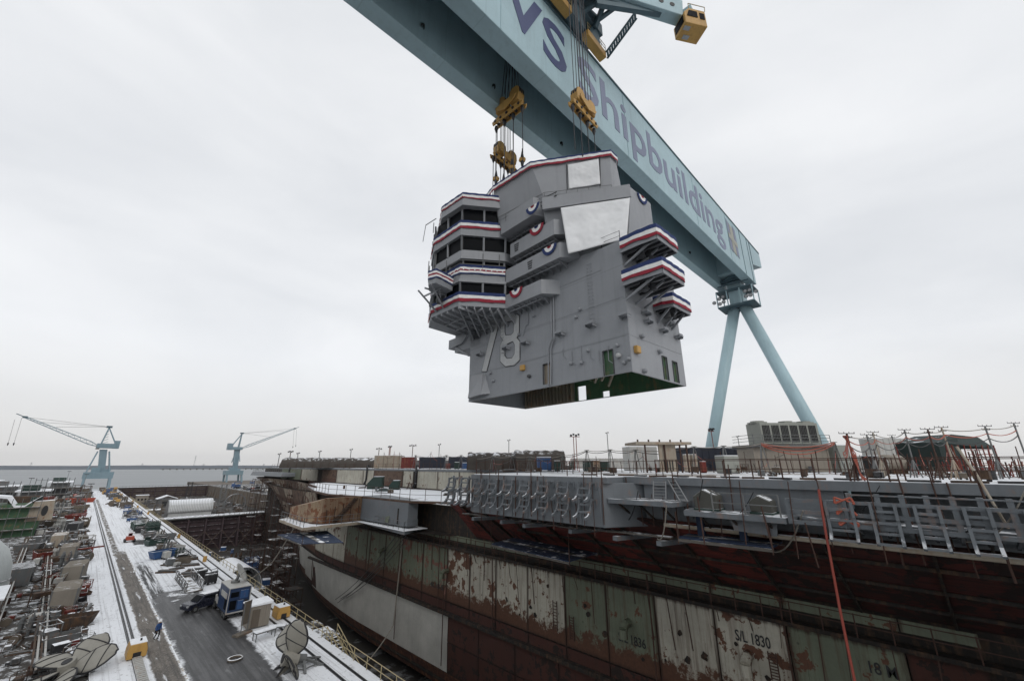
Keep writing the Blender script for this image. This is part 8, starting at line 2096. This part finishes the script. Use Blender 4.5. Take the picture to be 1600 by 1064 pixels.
# cable poles with crossarms
def cable_pole(x, ytop, ybase, label, mat, lean=0.0):
    dep = (CAM_H - D) * 683 / (ybase - 726.5); c = far(x, dep, D); h = top_z(ytop, dep) - D
    e = thing('cable_pole', label, 'pole', c, 'cable poles along the deck edge', rz=-YAW)
    m = MB(); m.tube((0, 0, 0), (lean, 0, h), .05, 6); obj('pole', m, mat, e, local=True)
    for s in (-1, 1): m = MB(); m.bar((s * .28, -.1, 0), (lean * .3, 0, h * .38), .05, .05); obj('leg', m, mat, e, local=True)
    m = MB(); m.bar((-.28, .2, 0), (lean * .3, 0, h * .38), .05, .05); obj('leg', m, mat, e, local=True)
    for (zz, w) in ((h, .42), (h - .22, .24)):
        m = MB(); m.bar((lean - w, 0, zz), (lean + w, 0, zz), .035, .035)
        for k in range(4): q = lean - w + 2 * w * k / 3; m.tube((q, 0, zz), (q, 0, zz + .09), .015, 4)
        obj('crossarm', m, M['steel_dark'], e, local=True)
    return e
CP = [(1335, 676, 751, 'post_rust'), (1366, 678, 746, 'post_grey'), (1378, 674, 745, 'cream'), (1406, 679, 739, 'post_grey'), (1428, 670, 746, 'post_grey'), (1467, 669, 749, 'post_rust'), (1492, 666, 748, 'cream'), (1560, 664, 748, 'post_grey'), (1608, 659, 746, 'post_grey')]
for k, (x, yt, yb, mt) in enumerate(CP):
    cable_pole(x, yt, yb, ['rusty cable pole draped with orange hoses', 'grey cable pole next right of the hose pole', 'pale cable pole left of the motor', 'short grey cable pole behind the motor', 'tall grey cable pole right of the motor', 'rusty cable pole before the green pavilion', 'pale cable pole at the left edge of the green pavilion', 'tall grey cable pole right of the green pavilion', 'cable pole cut by the right edge'][k], M[mt], lean=[0, .02, -.03, 0, .04, -.02, -.1, .0, 0][k])
# shorter cable stands with drooping lines farther along the deck
def cable_stand(x, ytop, dep, label):
    c = far(x, dep, D); h = top_z(ytop, dep) - D; e = thing('cable_stand', label, 'stand', c, 'cable stands across the deck', rz=-YAW)
    for s in (-1, 1): m = MB(); m.bar((s * .5, 0, 0), (s * .05, 0, h), .07, .07); obj('leg', m, M['post_grey'], e, local=True)
    m = MB(); m.bar((0, .6, 0), (0, 0, h), .07, .07); obj('leg', m, M['post_grey'], e, local=True)
    m = MB(); m.bar((-.3, 0, h), (.3, 0, h), .06, .06); obj('crossarm', m, M['post_grey'], e, local=True)
    return Vector((c.x, c.y, D + h))
STX = [(648, 711, 92), (697, 711, 86), (720, 711, 80), (770, 712, 66), (800, 712, 62), (828, 713, 60), (880, 711, 56), (918, 703, 54), (955, 702, 52), (995, 702, 50), (1088, 697, 46), (1135, 696, 44), (1195, 692, 44), (1312, 690, 44)]
NM = ['beside the red locker', 'before the first navy container', 'before the second navy container', 'before the dark brown shelter', 'between the two brown shelters', 'before the taller brown shelter', 'right of the brown shelters', 'beside the pink cabinet', 'right of the green bins', 'left of the flat roof shelter', 'before the navy tarp container', 'beside the generator box', 'left of the plant container', 'right of the plant container']
tops = [cable_stand(x, y, d, 'grey cable stand ' + n_) for (x, y, d), n_ in zip(STX, NM)]
for k, (a, b) in enumerate(zip(tops[:-1], tops[1:])):
    for j, mt in enumerate(('cable', 'steel_dark')):
        m = MB(); m.path(sag(a + Vector((0, .1 * j, -.05 - .12 * j)), b + Vector((0, .1 * j, -.05 - .12 * j)), 10, (.35 + .25 * j) * min(1.5, (b - a).length / 8)), .045, 4)
        tag(obj('drooping_cable', m, M[mt]), ('pale' if j == 0 else 'dark') + ' cable drooping from the stand ' + NM[k], 'cable')
pt_ = [far(x, (CAM_H - D) * 683 / (yb - 726.5), 0) for (x, yt, yb, mt) in CP]
for k in range(len(CP) - 1):
    for j in range(3):
        za = top_z(CP[k][1] + 4 + 8 * j, pt_[k].dot(HF)); zb = top_z(CP[k + 1][1] + 4 + 8 * j, pt_[k + 1].dot(HF))
        a = Vector((pt_[k].x, pt_[k].y, za)); b = Vector((pt_[k + 1].x, pt_[k + 1].y, zb)); m = MB(); m.path(sag(a, b, 9, .12 + .1 * j), .03, 4)
        tag(obj('drooping_cable', m, M[('cable', 'hose_orange', 'steel_dark')[j]]), ('pale', 'orange', 'dark')[j] + ' cable drooping between ' + ['the hose pole and its neighbour', 'the second and third poles from the hose pole', 'the two poles beside the motor', 'the motor poles and the tall grey pole', 'the tall grey pole and the rusty pole', 'the rusty and pale poles at the pavilion', 'the pale pole and the pole right of the pavilion', 'the last two poles on the right'][k], 'cable')
p0 = Vector((pt_[0].x, pt_[0].y, 0))
for j in range(5):
    m = MB(); m.path([p0 + Vector((.06 * j - .1, .05 * j, top_z(676, p0.dot(HF)) - .1)), p0 + Vector((.05 * j - .05, -.04 * j, D + 1.3 + .1 * (j % 3))), p0 + Vector((.07 * j - .15, -.12, D + .7 - .08 * j)), p0 + Vector((.05 * j - .2, -.2 - .05 * j, D + .05))], .022, 5)
    tag(obj('orange_hose', m, M['hose_orange']), 'orange hose hanging down the rusty hose pole', 'hose', 'orange hoses on the hose pole')
for j in range(3):
    a = tops[12] + Vector((0, 0, -.1 * j)); b = tops[13] + Vector((0, 0, -.1 * j)); m = MB(); m.path(sag(a, b, 12, .5 + .25 * j), .05, 5)
    tag(obj('orange_hose', m, M['hose_orange']), ['highest', 'middle', 'lowest'][j] + ' orange hose slung before the plant container', 'hose')
    a, b = far(1322, 44, D + 2.1 - .1 * j), p0 + Vector((0, 0, top_z(680, p0.dot(HF)))); m = MB(); m.path(sag(a, b, 12, .3 + .2 * j), .045, 5)
    tag(obj('orange_hose', m, M['hose_orange']), ['highest', 'middle', 'lowest'][j] + ' orange hose slung from the plant container to the hose pole', 'hose')
m = MB(); m.path([(27.6, -1.4, D + 1.6), (27.2, -1.7, D + .4), (26.9, -1.9, 16.4), (27.3, -2.1, 15.5)], .05, 7); tag(obj('cream_hose', m, M['cream']), 'thick cream hose dropping over the near deck edge', 'hose')
# deck edge railings
def deck_rail(pts, label, h=1.15, step=1.9, mat='post_rust', mid=True):
    e = thing('deck_railing', label, 'railing', pts[0])
    for a, b in zip(pts[:-1], pts[1:]):
        a, b = Vector(a), Vector(b); n = max(1, int((b - a).length / step))
        for k in range(n + 1): p = a.lerp(b, k / n); m = MB(); m.tube(p, p + Vector((0, 0, h)), .04, 5); obj('post', m, M[mat], e)
        for f in ((1, .5) if mid else (1,)): m = MB(); m.tube(a + Vector((0, 0, h * f)), b + Vector((0, 0, h * f)), .028, 4); obj('rail', m, M[mat], e)
deck_rail([(28.5, -8, D), (28.5, 13.5, D)], 'rusty railing along the near deck edge above the galleries', 1.15, 1.5, mid=False)
deck_rail([(26.3, 17, D), (26.3, 30.4, D)], 'rusty railing on top of the ribbed block', 1.1, 2.4, mid=False)
deck_rail([(30.5, -4, D), (33, 24, D), (40, 32, D)], 'rusty railing across the snowy deck behind the edge', 1.1, 2.2)
deck_rail([(50.4, 34, D), (50.4, 178, D)], 'rusty railing along the forward deck edge', 1.1, 3.2)
deck_rail([(46.8, 153, 15.6), (46.4, 186, 15.6), (50, 191, 15.6)], 'grey railing round the bow catwalk', 1.2, 2, 'post_grey')
# rows of thin scaffold poles standing on the deck
for j, (xa, xb, dep, n, lb) in enumerate([(1300, 1400, 38, 13, 'row of thin rusty scaffold poles left of the motor'), (1400, 1500, 34, 14, 'row of thin rusty scaffold poles right of the motor'), (1490, 1600, 30, 15, 'row of thin rusty scaffold poles before the green pavilion'), (1150, 1300, 44, 12, 'row of thin rusty scaffold poles before the plant container'), (960, 1130, 48, 14, 'row of thin rusty scaffold poles before the flat roof shelter'), (760, 950, 56, 15, 'row of thin rusty scaffold poles before the brown shelters'), (590, 760, 84, 16, 'row of thin rusty scaffold poles before the navy containers')]):
    c = far((xa + xb) / 2, dep, D); e = thing('scaffold_pole_row', lb, 'scaffold', c); tops_ = []
    for k in range(n):
        p = far(xa + (xb - xa) * (k + cr.random()) / n, dep + cr.uniform(-3, 3), D); h = cr.uniform(.9, 2.3) * (1 if dep < 60 else 1.5); q = p + Vector((cr.uniform(-.12, .12), cr.uniform(-.12, .12), h))
        m = MB(); m.tube(p, q, cr.uniform(.025, .045), 5); m.bx(p.x - .1, p.x + .1, p.y - .1, p.y + .1, D, D + .03); obj('pole', m, M['post_rust'] if cr.random() < .8 else M['red_paint'], e); tops_.append(q - Vector((0, 0, cr.uniform(.1, .5))))
    for a, b in zip(tops_[:-1], tops_[1:]):
        if cr.random() < .6: m = MB(); m.path(sag(a, b, 6, cr.uniform(.02, .3)), .022, 4); obj('tie_line', m, M[cr.choice(['cable', 'steel_dark', 'post_rust', 'hose_orange'])], e)
# dark planks and bits on the deck edge strip
for k in range(16):
    y = -3 + k * 1.5; m = MB(); m.box((29.2 + .5 * math.sin(k * 5), y, D + .06), (.25, 1.2, .1), rz=math.sin(k * 3) * .4); tag(obj('deck_batten', m, M['rust'] if k % 2 else M['black_paint'], origin=(29.2, y, D)), ('rusty' if k % 2 else 'dark') + ' batten lying along the snowy deck edge', 'batten', 'battens along the deck edge')
scatter(30, 36, 60, 6, 40, 'on the middle of the flight deck', ['rust', 'black_paint', 'grey_paint', 'rust', 'tan_wood'], z=D, sc=(.45, .75), kinds=['wooden_crate', 'oil_drum', 'pipe_stack', 'storage_rack', 'welding_set'])
scatter(24, 51.5, 64, 40, 150, 'on the forward flight deck', ['rust', 'black_paint', 'grey_paint', 'red_paint', 'green_paint', 'yellow'], z=D, sc=(.7, 1.3), kinds=['wooden_crate', 'oil_drum', 'pipe_stack', 'storage_rack', 'welding_set', 'gas_bottle_rack'])
scatter(26, 31, 46, -6, 6, 'among the cable poles', ['rust', 'black_paint', 'grey_paint', 'rust', 'tan_wood'], z=D, sc=(.4, .7), kinds=['wooden_crate', 'oil_drum', 'pipe_stack', 'storage_rack', 'welding_set'])
# hoses over the forward edge
for k, x in enumerate((452, 573, 650)):
    y = colY(x, 15, 50); m = MB(); m.path([(50.6, y, D + .5), (49.9, y, D + .7), (49.7, y - .3, D - .6), (49.75, y - .2, 14.4), (49.7, y + .6, 13.4)], .22, 7)
    tag(obj('black_duct', m, M['black_paint']), 'black duct hose bent over the forward deck edge ' + ['nearest the bow', 'above the brown plating', 'beside the white plating'][k], 'hose')
# floodlight masts
def flood_mast(x, ytop, dep, label, mat, heads=4, z0=D, twin=False, wpx=10):
    c = far(x, dep, z0); h = top_z(ytop, dep) - z0; e = thing('floodlight_mast', label, 'light mast', c, rz=-YAW)
    w = VX(wpx, dep) / 2
    for s in ((-1, 1) if twin else (0,)): m = MB(); m.tube((s * w * .25, 0, 0), (s * w * .25, 0, h - .3), max(.05, dep * .0009), 6); obj('pole', m, mat, e, local=True)
    m = MB(); m.bar((-w, 0, h - .3), (w, 0, h - .3), .1, .1); obj('crossbar', m, mat, e, local=True)
    for k in range(heads):
        q = -w + 2 * w * (k + .5) / heads; m = MB(); r = max(.22, VX(1.3, dep)); m.box((q, -.1, h - .1 + (r * .6 if k % 2 else 0)), (r * 1.3, r, r), rx=.5); obj('lamp_head', m, M['steel_dark'], e, local=True)
for (x, yt, d_, lb, mt, hd, tw, wp) in [(900, 678, 64, 'tall red twin floodlight mast in the middle of the deck', 'red_paint', 4, True, 16), (590, 700, 130, 'dark floodlight mast above the deck hut', 'post_rust', 3, False, 10), (607, 697, 130, 'red floodlight mast right of the dark one', 'red_paint', 4, True, 6), (643, 695, 126, 'rusty floodlight mast above the red locker', 'post_rust', 4, False, 12), (1119, 669, 60, 'red floodlight mast in front of the crane leg', 'red_paint', 4, False, 9), (451, 705, 150, 'four lamp mast at the bow tunnel tent', 'post_rust', 4, False, 9)]:
    flood_mast(x, yt, d_, lb, M[mt], hd, D, tw, wp)
# street lamp masts far beyond the ship
for k, (x, yt) in enumerate([(434, 709), (463, 708), (497, 705), (546, 702), (685, 694), (795, 687), (952, 675), (1160, 681)]):
    flood_mast(x, yt, 420, 'thin lamp mast beyond the ship ' + ['left of the four lamp mast', 'right of the four lamp mast', 'over the left half of the tunnel tent', 'over the right half of the tunnel tent', 'over the first navy container', 'over the dark brown shelter', 'right of the red twin mast', 'right of the crane leg'][k], M['post_grey'], 2, 0.0, False, 6)
for k, (x, w, yt) in enumerate([(560, 60, 721), (660, 90, 719), (960, 120, 716), (1060, 60, 718), (1420, 120, 712)]):
    dbox(x - w / 2, x + w / 2, yt, 330, 'yard_building', ['low grey yard building far behind the bow deck', 'long grey yard building far behind the navy containers', 'pale yard building far behind the green bins', 'pale yard building far behind the flat roof shelter', 'pale yard building far behind the cable poles'][k], 'building', M['white_paint'] if k > 1 else M['grey_paint'], 20, z0=0, ribs=False)
c = far(664, 300, 0); e = thing('water_tower', 'small grey water tower far behind the navy containers', 'water tower', c)
m = MB(); m.lathe(tuple(c + Vector((0, 0, 20))), [(0, -3.5), (3, -2.5), (3.6, 0), (3.6, 2.6), (2.6, 3.6), (0, 4)], 14); obj('tank', m, M['grey_paint'], e)
for k in range(4): m = MB(); m.bar(c + Vector((2.6 * (k % 2 * 2 - 1), 2.6 * (k // 2 * 2 - 1), 0)), c + Vector((2.0 * (k % 2 * 2 - 1), 2.0 * (k // 2 * 2 - 1), 18)), .4, .4); obj('leg', m, M['post_grey'], e)
# ------------------------------------------------------------------ look-alikes told apart by their distance from the viewer
_by = {}
for o in bpy.data.objects:
    if o.parent is None and o.get('label') and o.get('category'): _by.setdefault(o['label'], []).append(o)
_ord = ['nearest', 'second nearest', 'third nearest', 'fourth nearest', 'fifth nearest', 'sixth nearest', 'seventh nearest', 'eighth nearest', 'ninth nearest', 'tenth nearest']
for l_, os_ in _by.items():
    if len(os_) < 2 or 'on the hose pole' in l_: continue
    os_.sort(key=lambda o: (o.location - _C).length)
    for k, o in enumerate(os_): o['label'] = l_ + ', ' + ('farthest' if k == len(os_) - 1 else _ord[min(k, 9)])
# ------------------------------------------------------------------ remove the build-time patterns
for e, *_ in PROTO.values():
    for o in list(e.children_recursive): bpy.data.objects.remove(o)
    bpy.data.objects.remove(e)
# ------------------------------------------------------------------ winter air
mb = MB(); mb.bx(-7000, 7000, -7000, 7000, -13.0, 140.0)
hm = bpy.data.materials.new('winter_haze'); hm.use_nodes = True
hn = hm.node_tree; hn.nodes.clear()
ho = hn.nodes.new('ShaderNodeOutputMaterial'); hv = hn.nodes.new('ShaderNodeVolumePrincipled')
hv.inputs['Color'].default_value = (0.92, 0.94, 0.97, 1); hv.inputs['Density'].default_value = 0.000045
hv.inputs['Anisotropy'].default_value = 0.2
hn.links.new(hv.outputs[0], ho.inputs['Volume'])
tag(obj('haze', mb, hm), kind='stuff')
